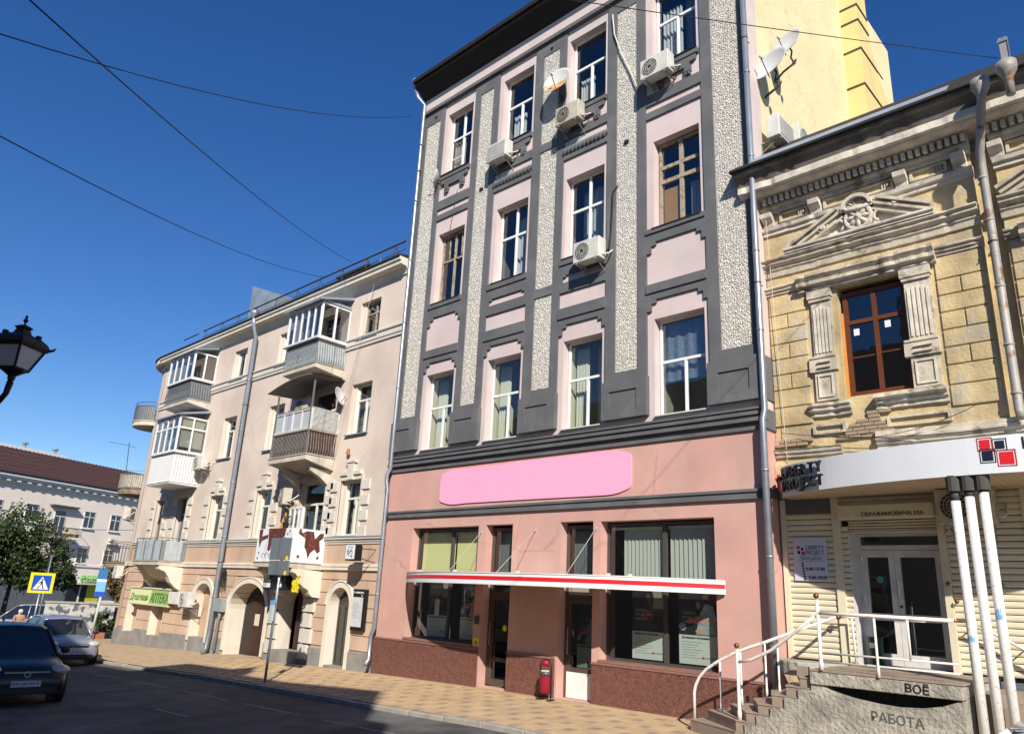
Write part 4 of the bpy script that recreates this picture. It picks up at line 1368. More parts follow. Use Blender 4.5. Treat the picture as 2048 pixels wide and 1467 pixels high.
sidepoly([(D - .95, 3.63), (D - .82, 3.55), (D - .7, 3.62), (D - .45, 3.62), (D - .38, 3.4), (D - .22, 3.58), (D - .08, 3.6), (D - .1, 3.45), (D - .22, 3.36), (D - .16, 3.05), (D - .26, 2.98), (D - .36, 3.1), (D - .5, 2.98), (D - .56, 2.8), (D - .62, 3.0), (D - .72, 3.15), (D - .72, 3.4), (D - .84, 3.46), (D - .97, 3.52)], M_BROWNP)
for (cy, cz) in ((D - .9, 2.85), (D - .22, 2.85)):
    sidepoly(star(cy, cz, .075), M_BROWNP, 'star')
# the bay stack at the rounded corner
M_PGREY = mat('grey_slat_panel', (0.20, 0.215, 0.225), .6, var=.12, vs=4)
c3 = slab(-33.05, -30.65, .97, 9.05, 9.22)
c3['label'] = 'top glazed bay with grey slatted apron'
ob('apron_panel', MB().box(-33.0, -30.7, D - .93, D - .91, 9.26, 10.05).box(-30.72, -30.7, D - .91, YC, 9.26, 10.05).box(-33.0, -32.98, D - .91, YC, 9.26, 10.05), M_PGREY, c3)
bars(c3, [(-33.02, YC), (-33.02, D - .95), (-30.68, D - .95), (-30.68, YC)], 9.26, 10.03, .10, mat('dark_grey_iron', (0.075, 0.08, 0.085), .6), .009, .05)
ob('window_board', MB().box(-33.1, -30.6, D - 1.03, YC, 10.06, 10.12), M_WHITED, c3)
glazing(c3, -33.05, -30.68, D - .97, YC, 10.122, 11.3, 4, 2, M_WHITE)
ob('balcony_roof', MB().prismx([(D - 1.1, 11.30), (D - 1.1, 11.35), (YC, 11.66), (YC, 11.6)], -33.2, -30.5), M_TIN, c3)
ob('blind', MB().box(-30.74, -30.73, D - .5, YC - .1, 10.2, 11.2), mat('brown_blind', (0.2, .15, .12), .9), c3)
c2 = slab(-32.78, -30.52, 1.17, 5.66, 5.74, m=M_WHITE, taper=.0)
c2['label'] = 'white panelled glazed bay in the middle of its stack'
n = 26
V = MB()
for (ax, ay, bx, by) in ((-32.75, YC, -32.75, D - 1.14), (-32.75, D - 1.14, -30.55, D - 1.14), (-30.55, D - 1.14, -30.55, YC)):
    L_ = math.hypot(bx - ax, by - ay)
    m_ = max(3, int(L_ / .11))
    for k in range(m_):
        xa, ya = ax + (bx - ax) * k / m_, ay + (by - ay) * k / m_
        xb, yb2 = ax + (bx - ax) * (k + .82) / m_, ay + (by - ay) * (k + .82) / m_
        o = .02
        dx, dy = (by - ay) / L_ * o, -(bx - ax) / L_ * o
        ob('cladding_board', MB().prismz([(xa, ya), (xb, yb2), (xb + dx, yb2 + dy), (xa + dx, ya + dy)], 5.76, 6.92), M_WHITE, c2)
ob('backing', MB().box(-32.74, -30.56, D - 1.13, YC, 5.75, 6.9), M_WHITED, c2)
ob('window_board', MB().box(-32.86, -30.44, D - 1.24, YC, 6.925, 6.98), M_WHITED, c2)
glazing(c2, -32.78, -30.55, D - 1.17, YC, 6.982, 8.46, 4, 2, M_WHITE, .06, 7.98)
ob('curtain', MB().box(-30.62, -30.61, D - 1.0, YC - .1, 7.2, 8.4), M_CURT, c2)
ob('balcony_roof', MB().prismx([(D - 1.3, 8.46), (D - 1.3, 8.52), (YC, 8.86), (YC, 8.76)], -32.95, -30.4), M_TIN, c2)
c1 = slab(-33.15, -30.55, 1.02, 2.50, 2.66, taper=.05)
c1['label'] = 'open lowest balcony with plain grey panels'
for (xa, ya, xb, yb2) in ((-33.1, YC, -33.1, D - .97), (-33.1, D - .97, -30.6, D - .97), (-30.6, D - .97, -30.6, YC)):
    L_ = math.hypot(xb - xa, yb2 - ya)
    m_ = max(3, int(L_ / .16))
    for k in range(m_):
        p0 = (xa + (xb - xa) * k / m_, ya + (yb2 - ya) * k / m_)
        p1 = (xa + (xb - xa) * (k + .93) / m_, ya + (yb2 - ya) * (k + .93) / m_)
        dx, dy = (yb2 - ya) / L_ * .012, -(xb - xa) / L_ * .012
        ob('railing_panel', MB().prismz([p0, p1, (p1[0] + dx, p1[1] + dy), (p0[0] + dx, p0[1] + dy)], 2.72, 3.46), M_PALEB if k % 5 else M_PGREY, c1)
bars(c1, [(-33.1, YC), (-33.1, D - .99), (-30.58, D - .99), (-30.58, YC)], 2.70, 3.57, .62, mat('grey_iron', (0.16, 0.175, 0.18), .6), .014)
cn = MB()
for xa, xb in ((-30.85, -30.55), (-33.1, -32.8)):
    cn.prismx([(YC, 2.5), (D - .95, 2.5), (D - .93, 2.38), (D - .7, 2.30), (D - .52, 2.1), (D - .42, 1.9), (D - .2, 1.72), (YC, 1.62)], xa, xb)
cn.prismx([(YC, 2.49), (D - .8, 2.49), (D - .45, 2.15), (YC, 1.9)], -32.8, -30.85)
ob('console', cn, M_TRIM, c1)
# balconies on the rounded corner
def rbal(z0, z1, zt, r, c, m, rm, panel=None, label=None, a0=160, a1=330, step=.09, belly=.05):
    P = [(c[0] + r * math.cos(R(a)), c[1] + r * math.sin(R(a))) for a in range(a0, a1 + 1, 10)]
    mb = MB().prismz(P + [(CX0, D + 2)], z0, z1)
    q = [(c[0] + (r + .04) * math.cos(R(a)), c[1] + (r + .04) * math.sin(R(a))) for a in range(a0, a1 + 1, 10)]
    mb.prismz(q + [(CX0, D + 2)], z1 + .001, z1 + .04)
    s = ob('balcony', mb, m, cb)
    if label:
        s['label'] = label
    if panel:
        pb_ = MB()
        for k in range(len(P) - 1):
            pb_.quad((*P[k], z1 + .08), (*P[k + 1], z1 + .08), (*P[k + 1], zt - .1), (*P[k], zt - .1))
        ob('apron_panel', pb_, panel, s)
    Q = [(c[0] + (r - .01) * math.cos(R(a)), c[1] + (r - .01) * math.sin(R(a))) for a in range(a0, a1 + 1, 10)]
    mb = MB()
    for z in (z1 + .06, zt - .08, zt + .12):
        mb.tube([(*p, z) for p in Q], .016, 6)
    ob('rail', mb, rm, s)
    me = mesh('baluster', MB().tube([(0, 0, z1 + .05), (0, 0, zt + .0)], .011, 5), rm)
    nb = int(r * R(a1 - a0) / step)
    for k in range(nb + 1):
        a = R(a0 + (a1 - a0) * k / nb)
        o2 = link('baluster', me, s)
        o2.location = (o2.location.x + c[0] + (r + .012) * math.cos(a), o2.location.y + c[1] + (r + .012) * math.sin(a), o2.location.z)
    return s
rbal(8.95, 9.16, 9.95, 1.05, (-37.35, 13.75), M_SLAB, mat('dark_grey_iron', (0.075, 0.08, 0.085), .6), M_PGREY, 'rounded corner balcony with grey slats, topmost')
rbal(5.75, 6.0, 6.72, 1.15, (-37.95, 14.0), mat('stained_slab', (0.26, 0.20, 0.14), .9, var=.4, vs=5, streak=.4), mat('pale_rusty_iron', (0.26, 0.23, 0.20), .7), mat('pale_canvas', (0.45, 0.42, 0.34), .9, isl=.3, var=.3, vs=7), 'rounded corner balcony with crumbling underside and pale cloth, middle one')
rbal(2.42, 2.62, 3.45, 1.35, (-38.3, 14.35), mat('stained_slab', (0.26, 0.20, 0.14), .9), M_RUST, None, 'rounded corner balcony with bare rusty bars, lowest', step=.14)
M_BK = MB().prismx([(D + .9, 2.42), (D + .1, 2.42), (D + .35, 2.1), (D + .9, 1.5)], -37.6, -37.3)
ob('bracket', M_BK, mat('stained_slab', (0.26, 0.20, 0.14), .9), cb)

# roof things
ry = D + .3
rr = MB()
xs = [-35.9 + .0, -33.0, -30.6, -28.6, -26.3, -24.0, -21.8, -19.4]
rr.tube([(-35.5, ry, 13.12), (-33.9, ry, 13.14)], .03, 5)
rr.tube([(-33.4, ry, 13.15), (-18.4, ry, 13.15)], .032, 5)
rr.tube([(-33.4, ry, 12.85), (-18.4, ry, 12.85)], .014, 5)
ob('roof_rail', rr, M_RUST, cb)
for x in (-33.2, -31.5, -30.0, -28.4, -26.8, -25.2, -23.6, -22.1, -20.6, -19.0):
    ob('rail_post', MB().tube([(x, ry, 12.25), (x, ry, 13.15), (x + .02, ry + .4, 12.6)], .024, 5), M_RUST, cb)
tc = MB()
tc.prism([(-31.55, 12.6), (-28.7, 12.6), (-28.7, 14.2), (-31.55, 15.35)], D + 1.45, D + 2.5)
ob('roof_enclosure', tc, mat('bent_tin', (0.40, 0.45, 0.46), .35, metal=.5, var=.3, vs=1.2), cb)
ob('roof_hatch', MB().box(-23.6, -21.9, D + 1.2, D + 2.2, 12.6, 13.5).box(-23.8, -21.7, D + 1.1, D + 2.3, 13.5, 13.58), M_ROOFD, cb)
ob('roof_hatch', MB().box(-34.6, -33.3, D + 1.2, D + 2.0, 12.6, 13.35).box(-34.75, -33.2, D + 1.1, D + 2.1, 13.35, 13.42), M_RUST, cb)
# ================================================================== the old ochre building on the right
ol = thing('ornate_building', 'old ochre building with crumbling stucco, carved pediment and brown window above a shop', 'building', (-3, 13.63, 0))
Yr = D + 0.35
RX0, RX1 = -6.09, 4.0
WIN = (-4.73, -3.57, 5.76, 7.92)
WIN2 = (-1.05, 0.1, 5.76, 7.92)
wl_ = wall(MB(), RX0, -2.26, 3.6, 9.95, Yr, [(*WIN,)], 0.28)
wall(wl_, -1.92, RX1, 3.6, 9.95, Yr, [(*WIN2,)], 0.28)
wall(wl_, -2.26, -1.92, 3.6, 9.95, Yr + .14, [], 0.2)
for x in (-2.26, -1.92):
    wl_.quad((x, Yr, 3.6), (x, Yr + .14, 3.6), (x, Yr + .14, 9.95), (x, Yr, 9.95))
wl_.quad((RX0, Yr, -.3), (RX0, Yr, 10.2), (RX0, Yr + 9, 10.2), (RX0, Yr + 9, -.3))
ob('wall', wl_, M_OCHRE, ol, recalc=False)
it = MB()
it.box(RX0 + .1, RX1, Yr + 2.5, Yr + 2.6, 1, 10)
it.box(RX0 + .1, RX1, Yr + .3, Yr + 2.5, 5.2, 5.3)
it.box(RX0 + .1, RX1, Yr + .3, Yr + 2.5, 8.4, 8.5)
for x in (-5.6, -2.6):
    it.box(x, x + .1, Yr + .3, Yr + 2.5, 5.3, 8.4)
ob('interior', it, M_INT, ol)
# stucco blocks either side of the window
rows = [(7.62, 8.02, 0), (7.325, 7.60, 1), (7.015, 7.305, 0), (6.70, 6.995, 1), (6.385, 6.68, 0), (6.075, 6.365, 1), (5.73, 6.055, 0), (5.36, 5.71, 0)]
for xa, xb in ((-6.06, -5.34), (-3.02, -2.30), (-1.88, -1.5)):
    for z0, z1, sp in rows:
        xm = (xa + xb) / 2
        for a, b in (((xa, xm - .012), (xm + .012, xb)) if sp else ((xa, xb),)):
            ob('stucco_block', MB().box(a, b, Yr - .035, Yr + .01, z0, z1), M_OCHRE, ol, bevel=.01)
# window pilasters
def pilaster(xa, xb):
    p = MB()
    p.box(xa - .02, xb + .02, Yr - .06, Yr + .01, 6.60, 7.70)
    p.box(xa - .05, xb + .03, Yr - .10, Yr + .01, 7.70, 7.76)
    p.box(xa - .07, xb + .05, Yr - .12, Yr + .01, 7.762, 7.92)
    p.box(xa - .12, xb + .06, Yr - .09, Yr + .01, 6.44, 6.60)
    p.box(xa - .10, xb + .05, Yr - .11, Yr + .01, 6.56, 6.598)
    p.box(xa - .12, xb + .06, Yr - .10, Yr + .01, 6.30, 6.438)
    p.box(xa - .04, xb + .02, Yr - .06, Yr + .01, 5.74, 6.30)
    o = ob('window_pilaster', p, M_ORN, ol)
    n = 5
    for k in range(n):
        x = xa + (k + .5) * (xb - xa) / n
        ob('flute', MB().prism([(x - .02, 6.66), (x + .02, 6.66), (x + .02, 7.52 + .05 * (1 - abs(k - 2) / 2)), (x, 7.56 + .05 * (1 - abs(k - 2) / 2)), (x - .02, 7.52 + .05 * (1 - abs(k - 2) / 2))], Yr - .082, Yr - .055), M_ORNW, o)
    fr = MB()
    for (a, b, c, d_) in ((xa + .02, xb - .04, 5.80, 5.83), (xa + .02, xb - .04, 6.2, 6.23), (xa + .02, xa + .045, 5.83, 6.2), (xb - .065, xb - .04, 5.83, 6.2),
                          (xa + .03, xb - .05, 6.36, 6.375), (xa + .03, xb - .05, 6.46, 6.475)):
        fr.box(a, b, Yr - (.14 if c > 6.3 else .085), Yr - .05, c, d_)
    ob('panel_moulding', fr, M_ORNW, o)
pilaster(-5.19, -4.86)
pilaster(-3.52, -3.14)
pilaster(-1.5, -1.17)

def omould(name, prof, x0, x1, m=M_ORN):
    """run moulding cut in short lengths whose edges wander a little and are chipped here and there"""
    n = max(2, int((x1 - x0) / .09))
    mb = MB()
    k = len(prof)
    for i in range(n + 1):
        x = x0 + (x1 - x0) * i / n
        chip = 0.0 if rng.random() > .12 else rng.uniform(.008, .03)
        dz = .006 * math.sin(x * 3.1 + prof[0][1] * 7) + rng.normal() * .002
        for p, z in prof:
            mb.v.append((x, Yr - (p - (chip if p > .05 else 0)) - rng.normal() * .002, z + dz))
    for i in range(n):
        for j in range(k):
            mb.f.append((i * k + j, i * k + (j + 1) % k, (i + 1) * k + (j + 1) % k, (i + 1) * k + j))
    mb.f += [tuple(range(k)), tuple(n * k + j for j in range(k))]
    return ob(name, mb, m, ol)
BR = ((RX0 - .02, -2.24), (-1.94, RX1))
for x0, x1 in BR:
    omould('architrave', [(-.02, 8.04), (.05, 8.05), (.05, 8.10), (.09, 8.11), (.09, 8.15), (.13, 8.17), (.13, 8.21), (-.02, 8.24)], x0, x1)
    omould('entablature', [(-.02, 8.44), (.04, 8.45), (.06, 8.56), (.09, 8.58), (.09, 8.63), (.17, 8.68), (.17, 8.73), (.22, 8.76), (.22, 8.79), (-.02, 8.83)], x0, x1)
    omould('frieze_moulding', [(-.02, 9.38), (.05, 9.39), (.05, 9.46), (.10, 9.48), (.12, 9.55), (-.02, 9.58)], x0, x1, M_ORNW)
    omould('dentil_course', [(-.02, 9.84), (.10, 9.85), (.10, 9.93), (.16, 9.95), (.16, 10.0), (.12, 10.02), (.12, 10.2), (-.02, 10.2)], x0, x1)
omould('window_head', [(-.02, 7.93), (.12, 7.94), (.12, 8.0), (.20, 8.03), (.20, 8.10), (.16, 8.12), (.24, 8.19), (.24, 8.24), (-.02, 8.28)], -5.42, -2.98)
omould('window_head', [(-.02, 7.93), (.12, 7.94), (.12, 8.0), (.20, 8.03), (.20, 8.10), (.16, 8.12), (.24, 8.19), (.24, 8.24), (-.02, 8.28)], -1.72, .7)
# dentils, frieze panels and corbels
nd = 38
me = mesh('dentil', MB().box(-.035, .035, Yr - .24, Yr - .10, 10.03, 10.165), M_ORNW)
for k in range(nd):
    x = -5.95 + k * .122
    if -2.24 < x < -1.96:
        continue
    o = link('dentil', me, ol)
    o.location.x += x
for xa, xb in ((-5.72, -5.12), (-4.82, -3.52), (-3.24, -2.62), (-1.72, -1.1), (-.7, .6)):
    fr = MB()
    for (a, b, c, d_) in ((xa, xb, 9.62, 9.655), (xa, xb, 9.79, 9.825), (xa, xa + .05, 9.655, 9.79), (xb - .05, xb, 9.655, 9.79)):
        fr.box(a, b, Yr - .06, Yr + .01, c, d_)
    for k in range(3):
        fr.box(xb - .12 - .045 * k, xb - .10 - .045 * k, Yr - .045, Yr + .01, 9.66, 9.785)
    ob('frieze_panel', fr, M_ORN, ol)
for x in (-5.95, -4.97, -3.38, -2.42, -1.86, -.9):
    cbm = MB().prismx([(Yr + .01, 9.58), (Yr - .06, 9.58), (Yr - .08, 9.66), (Yr - .2, 9.74), (Yr - .22, 9.84), (Yr + .01, 9.84)], x - .11, x + .11)
    ob('corbel', cbm, M_ORNW, ol, bevel=.01)
# big sooty cornice
CXL = -6.42
omould('cornice_strip', [(-.3, 10.18), (.42, 10.19), (.46, 10.22), (.46, 10.24), (.54, 10.26), (.54, 10.40), (.50, 10.42), (-.3, 10.44)], CXL + .05, RX1, M_ORNW)
omould('cornice_fascia', [(-.3, 10.425), (.50, 10.43), (.52, 10.50), (.56, 10.58), (.59, 10.63), (.66, 10.65), (.66, 10.73), (-.3, 10.74)], CXL, RX1, M_FASC)
rf = MB()
rf.prismx([(Yr - .74, 10.732), (Yr - .74, 10.765), (Yr - .30, 11.10), (Yr + .6, 11.85), (Yr + 8.4, 14.0), (Yr + 8.4, 13.9), (Yr + .6, 11.7), (Yr - .2, 10.745)], CXL - .04, RX1)
ob('roof', rf, M_ROOFD, ol)
ob('gutter_flashing', MB().prismx([(Yr - .71, 10.80), (Yr - .38, 11.10), (Yr - .36, 11.09), (Yr - .68, 10.79)], -6.05, -2.36), M_TIN, ol)
# pediment over the window
pd = thing  # (pieces below are parts of the building)
def rake(xa, za, xb, zb, w, p, m=M_ORN, name='pediment_rake'):
    d = Vector((xb - xa, 0, zb - za)).normalized()
    n = Vector((-d.z, 0, d.x))
    mb = MB()
    offs = [(0, .06, p), (.065, .11, p * .7), (.115, .16, p * .85), (.165, .23, p * .6), (.235, .27, p * .75)]
    for a, b, q in offs:
        if a > w:
            break
        P = [(xa - n.x * a, za - n.z * a), (xb - n.x * a, zb - n.z * a), (xb - n.x * b, zb - n.z * b), (xa - n.x * b, za - n.z * b)]
        mb.prism(P, Yr - q, Yr + .01)
    return ob(name, mb, m, ol)
rake(-5.56, 8.98, -4.55, 9.50, .3, .22)
rake(-3.80, 9.50, -2.90, 9.06, .3, .22)
ob('pediment_field', MB().prism([(-5.5, 8.82), (-2.95, 8.82), (-3.75, 9.3), (-4.6, 9.3)], Yr - .05, Yr + .01), M_ORNW, ol)
ob('pediment_base', MB().prismx([(Yr + .01, 8.79), (Yr - .24, 8.80), (Yr - .24, 8.84), (Yr - .28, 8.86), (Yr - .28, 8.90), (Yr + .01, 8.93)], -5.6, -2.88), M_ORNW, ol)
for x0 in (-5.2, -4.95, -3.55, -3.3):
    pass
md_ = MB()
cx, czz = -4.16, 9.17
md_.lathe([(.001, -.22), (.07, -.22), (.09, -.17), (.19, -.16), (.21, -.2), (.25, -.2), (.28, -.12), (.29, 0)], (cx, Yr, czz), 20, 'y')
ob('medallion', md_, M_ORNW, ol)
for k in range(8):
    a = k * math.pi / 4
    pm_ = MB().sphere((0, 0, 0), 1, 10, 7).xf(Matrix.Translation((cx + .125 * math.cos(a), Yr - .175, czz + .125 * math.sin(a))) @ Matrix.Rotation(-a, 4, 'Y') @ Matrix.Diagonal((.085, .045, .045, 1)))
    ob('petal', pm_, M_ORNW, ol, smooth=True)
ob('flower_heart', MB().sphere((cx, Yr - .205, czz), .05, 10, 7), M_ORN, ol, smooth=True)
ob('face_scroll', MB().tube([(cx - .25, Yr - .16, 9.40), (cx - .17, Yr - .2, 9.34), (cx, Yr - .22, 9.32), (cx + .17, Yr - .2, 9.34), (cx + .25, Yr - .16, 9.40)], .045, 8), M_ORNW, ol, smooth=True)
for sgn in (-1, 1):
    ob('scroll', MB().tube([(cx + sgn * (.34 + .07 * math.cos(t)), Yr - .14, 9.17 + .07 * math.sin(t) - .02 * t) for t in [x * .6 for x in range(9)]], .03, 6), M_ORNW, ol, smooth=True)
hd = MB()
P1, P2 = arc_pts(cx - .22, cx + .22, 9.38, 9.57, 12), arc_pts(cx - .28, cx + .28, 9.38, 9.64, 12)
for k in range(12):
    hd.prism([P1[k], P1[k + 1], P2[k + 1], P2[k]], Yr - .25, Yr + .01)
hd.prism([(cx - .21, 9.35)] + P1 + [(cx + .21, 9.35)], Yr - .13, Yr + .012)
ob('shell_hood', hd, M_ORNW, ol)
for k in range(7):
    a = R(20 + 140 * k / 6)
    ob('shell_rib', MB().tube([(cx + .06 * math.cos(a), Yr - .14, 9.38 + .06 * math.sin(a)), (cx + .19 * math.cos(a), Yr - .17, 9.38 + .16 * math.sin(a))], .018, 5), M_ORNW, ol)
for (x, z, r) in ((-4.84, 9.17, .13), (-3.50, 9.26, .11)):
    m2 = MB().lathe([(.001, -.2), (r * .35, -.2), (r * .5, -.15), (r * .8, -.17), (r, -.1), (r, 0)], (x, Yr, z), 12, 'y')
    ob('rosette', m2, M_ORNW, ol)
rake(-1.95, 8.98, -.85, 9.50, .3, .22)
ob('pediment_field', MB().prism([(-1.9, 8.82), (.5, 8.82), (-.3, 9.3), (-.9, 9.3)], Yr - .05, Yr + .01), M_ORNW, ol)
# sill zone
omould('window_sill', [(-.02, 5.44), (.06, 5.45), (.06, 5.52), (.12, 5.55), (.12, 5.60), (.20, 5.63), (.20, 5.69), (-.02, 5.74)], -4.2, -3.05)
omould('window_sill', [(-.02, 5.44), (.06, 5.45), (.06, 5.52), (.12, 5.55), (.12, 5.60), (.16, 5.63), (.16, 5.68), (-.02, 5.72)], -5.38, -4.62, M_ORN)
for a, b in ((-5.34, -4.75), (-4.05, -3.05)):
    fr = MB()
    for (p, q, c, d_) in ((a, b, 5.26, 5.30), (a, b, 5.12, 5.15), (a, a + .05, 5.15, 5.26), (b - .05, b, 5.15, 5.26)):
        fr.box(p, q, Yr - .06, Yr + .01, c, d_)
    ob('apron_panel', fr, M_ORN, ol)
omould('base_moulding', [(-.02, 4.72), (.05, 4.73), (.05, 4.80), (.09, 4.82), (.09, 4.86), (.14, 4.90), (.14, 4.95), (.10, 4.97), (.10, 5.04), (-.02, 5.08)], -4.25, RX1)
omould('base_moulding', [(-.02, 4.74), (.05, 4.75), (.05, 4.80), (.09, 4.82), (.09, 4.86), (.12, 4.89), (-.02, 4.92)], RX0, -4.85, M_ORN)
ob('base_band', MB().prismx([(Yr + .01, 4.34), (Yr - .12, 4.36), (Yr - .10, 4.6), (Yr - .03, 4.68), (Yr + .01, 4.70)], RX0, RX1), M_OCHRE, ol)
# plaster fallen off: bricks showing
for j in range(8):
    z = 4.98 + .068 * j
    xl = -4.92 + .10 * j * (.4 if j < 4 else .9)
    xr = -4.08 - .02 * j + random.uniform(-.1, .1)
    x = xl + (.11 if j % 2 else 0)
    while x < xr:
        o = ob('brick', MB().box(x, x + .195, Yr - .055 + random.uniform(-.012, .012), Yr + .02, z, z + .058), M_BRICK, ol, bevel=.006)
        x += .207
for j in range(2):
    for k in range(3):
        ob('brick', MB().box(-6.08 + .21 * k + .1 * (j % 2), -6.08 + .21 * k + .1 * (j % 2) + .195, Yr - .06 - random.uniform(0, .012), Yr + .02, 4.95 + .068 * j, 5.008 + .068 * j), M_BRICK, ol, bevel=.006)
# brown window
w = window(ol, WIN[0] + .05, WIN[1] - .0, WIN[2] + .02, WIN[3] - .10, Yr + .12, M_WOODB, 'X', .085, .07, .70, .5, glass=M_GLASSD, mw=.075)
ob('glazing_bar', MB().box(-4.62, -4.20, Yr + .135, Yr + .16, 6.51, 6.535).box(-4.10, -3.66, Yr + .135, Yr + .16, 6.53, 6.555), M_WOODB, w)
ob('foam_seal', MB().box(WIN[0] + .003, WIN[0] + .05, Yr + .10, Yr + .2, WIN[2] + .03, WIN[3] - .5), M_FOAM, w)
for x, z in ((-4.53, 6.95), (-3.98, 7.0)):
    ob('paper_tag', MB().box(x, x + .10, Yr + .146, Yr + .149, z, z + .13), mat('paper_white', (.7, .72, .7), .7), w)
window(ol, WIN2[0], WIN2[1], WIN2[2], WIN2[3], Yr + .12, M_WOODB, 'X', .085, .07, .70, .5, glass=M_GLASSD)

# ================================================================== shop front under the canopy
sf = MB()
sf.box(-6.06, -5.97, Yr - .06, Yr + .05, 1.2, 3.95)
sf.box(-5.13, -5.00, Yr - .06, Yr + .05, 1.2, 3.95)
sf.box(-3.46, -3.36, Yr - .08, Yr + .05, 1.2, 3.95)
sf.box(-2.28, -2.20, Yr - .05, Yr + .05, 1.2, 3.95)
ob('shutter_post', sf, M_SHUT, ol)
ob('dark_panel', MB().box(-5.97, -5.13, Yr - .03, Yr + .03, 3.70, 3.96), mat('bluish_board', (0.10, 0.115, 0.13), .6), ol)
me1 = {}
def slats(x0, x1, z0, z1, pitch, y, tilt=.018):
    n = int(round((z1 - z0) / pitch))
    h = (z1 - z0) / n
    key = (round(x1 - x0, 3), round(h, 4))
    if key not in me1:
        L_ = x1 - x0
        me1[key] = mesh('shutter_slat', MB().prismx([(0.02, .004), (-.012, .004), (-.022, h * .3), (-.020, h * .75), (-.004, h - .008), (.02, h - .008)], 0, L_), M_SHUT)
    for k in range(n):
        o = link('shutter_slat', me1[key], ol)
        o.location = (o.location.x + x0, o.location.y + y, o.location.z + z0 + k * h)
slats(-5.968, -5.132, 1.22, 3.695, .098, Yr)
slats(-3.355, -2.285, 1.22, 3.95, .098, Yr)
slats(-2.195, .6, 1.22, 3.95, .098, Yr)
slats(-4.999, -4.885, 1.22, 3.46, .098, Yr)
slats(-4.88, -3.465, 3.36, 3.55, .048, Yr + .04)
slats(-4.999, -3.465, 3.80, 3.95, .075, Yr)
ob('shutter_box', MB().box(-5.0, -3.464, Yr - .17, Yr + .06, 3.555, 3.795), M_SHUT, ol, bevel=.015)
text('address_lettering', 'СЕРАФИМОВИЧА 53А', .085, M_NAVY, ol, (-4.58, Yr - .172, 3.60), depth=.002, width=.98, bold=.002)
dj = MB()
dj.box(-4.885, -4.87, Yr - .02, Yr + .34, 1.2, 3.36)
dj.box(-3.48, -3.466, Yr - .02, Yr + .34, 1.2, 3.36)
dj.box(-4.87, -3.48, Yr, Yr + .34, 3.34, 3.36)
ob('door_recess', dj, M_WHITED, ol)
gd = MB()
yd = Yr + .30
gd.box(-4.87, -4.80, yd, yd + .07, 1.2, 3.34)
gd.box(-3.55, -3.48, yd, yd + .07, 1.2, 3.34)
gd.box(-4.80, -3.55, yd, yd + .07, 3.07, 3.15)
gd.box(-4.80, -3.55, yd, yd + .07, 3.30, 3.34)
df = ob('door_frame', gd, M_WHITED, ol)
ob('pane', MB().quad((-4.80, yd + .03, 3.15), (-3.55, yd + .03, 3.15), (-3.55, yd + .03, 3.30), (-4.80, yd + .03, 3.30)), M_GLASSD, df, recalc=False)
for a, b in ((-4.80, -4.27), (-4.265, -3.55)):
    lf = MB()
    lf.box(a, a + .09, yd - .01, yd + .05, 1.22, 3.065)
    lf.box(b - .09, b, yd - .01, yd + .05, 1.22, 3.065)
    for z0, z1 in ((1.22, 1.40), (1.92, 2.03), (2.95, 3.065)):
        lf.box(a + .09, b - .09, yd - .009, yd + .05, z0, z1)
    l = ob('door_leaf', lf, M_WHITED, ol)
    for z0, z1 in ((1.40, 1.92), (2.03, 2.95)):
        ob('pane', MB().quad((a + .09, yd + .02, z0), (b - .09, yd + .02, z0), (b - .09, yd + .02, z1), (a + .09, yd + .02, z1)), M_GLASSD, l, recalc=False)
    if a > -4.5:
        ob('handle', MB().tube([(a + .05, yd, 2.3), (a + .05, yd - .07, 2.32), (a + .05, yd - .07, 2.58), (a + .05, yd, 2.6)], .018, 8), M_WHITE, l, smooth=True)
        ob('lock', MB().lathe([(.001, -.02), (.025, -.02), (.025, 0)], (a + .045, yd - .005, 2.15), 8, 'y'), M_FRAMEG, l)
    for z in (1.5, 2.2, 2.85):
        ob('hinge', MB().tube([(a + .01 if a < -4.5 else b - .01, yd - .03, z), (a + .01 if a < -4.5 else b - .01, yd - .03, z + .12)], .018, 6), M_WHITE, l)
si = MB().box(-4.87, -3.48, yd + 1.6, yd + 1.66, 1.2, 3.4).box(-4.87, -3.48, yd + .1, yd + 1.6, 1.14, 1.2).box(-4.87, -3.48, yd + .1, yd + 1.6, 3.36, 3.4)
ob('shop_interior', si, M_INT, ol)
tag(ob('sticker', MB().lathe([(.001, -.002), (.055, -.002), (.055, 0)], (-4.53, yd + .018, 2.58), 14, 'y'), mat('teal_film', (.05, .28, .26), .5)), 'round teal sticker on the left leaf of the white shop door', 'sticker')
gb = thing('waste_bin', 'dark green bin standing at the foot of the white shop door', 'bin', (-4.62, yd - .13, 1.2))
ob('body', MB().lathe([(.10, 0), (.105, .01), (.12, .43), (.125, .45)], (-4.64, yd - .14, 1.2), 16), mat('dark_green_plastic', (.006, .05, .03), .35), gb, smooth=True)
ob('label', MB().box(-4.70, -4.62, yd - .265, yd - .255, 1.48, 1.56), M_WHITE, gb)
tag(ob('door_mat', MB().box(-4.75, -3.6, yd - .62, yd - .06, 1.205, 1.22), mat('beige_mat', (.36, .31, .26), .95, bump=.4, bs=90)), 'flat beige mat in front of the white shop door', 'mat')
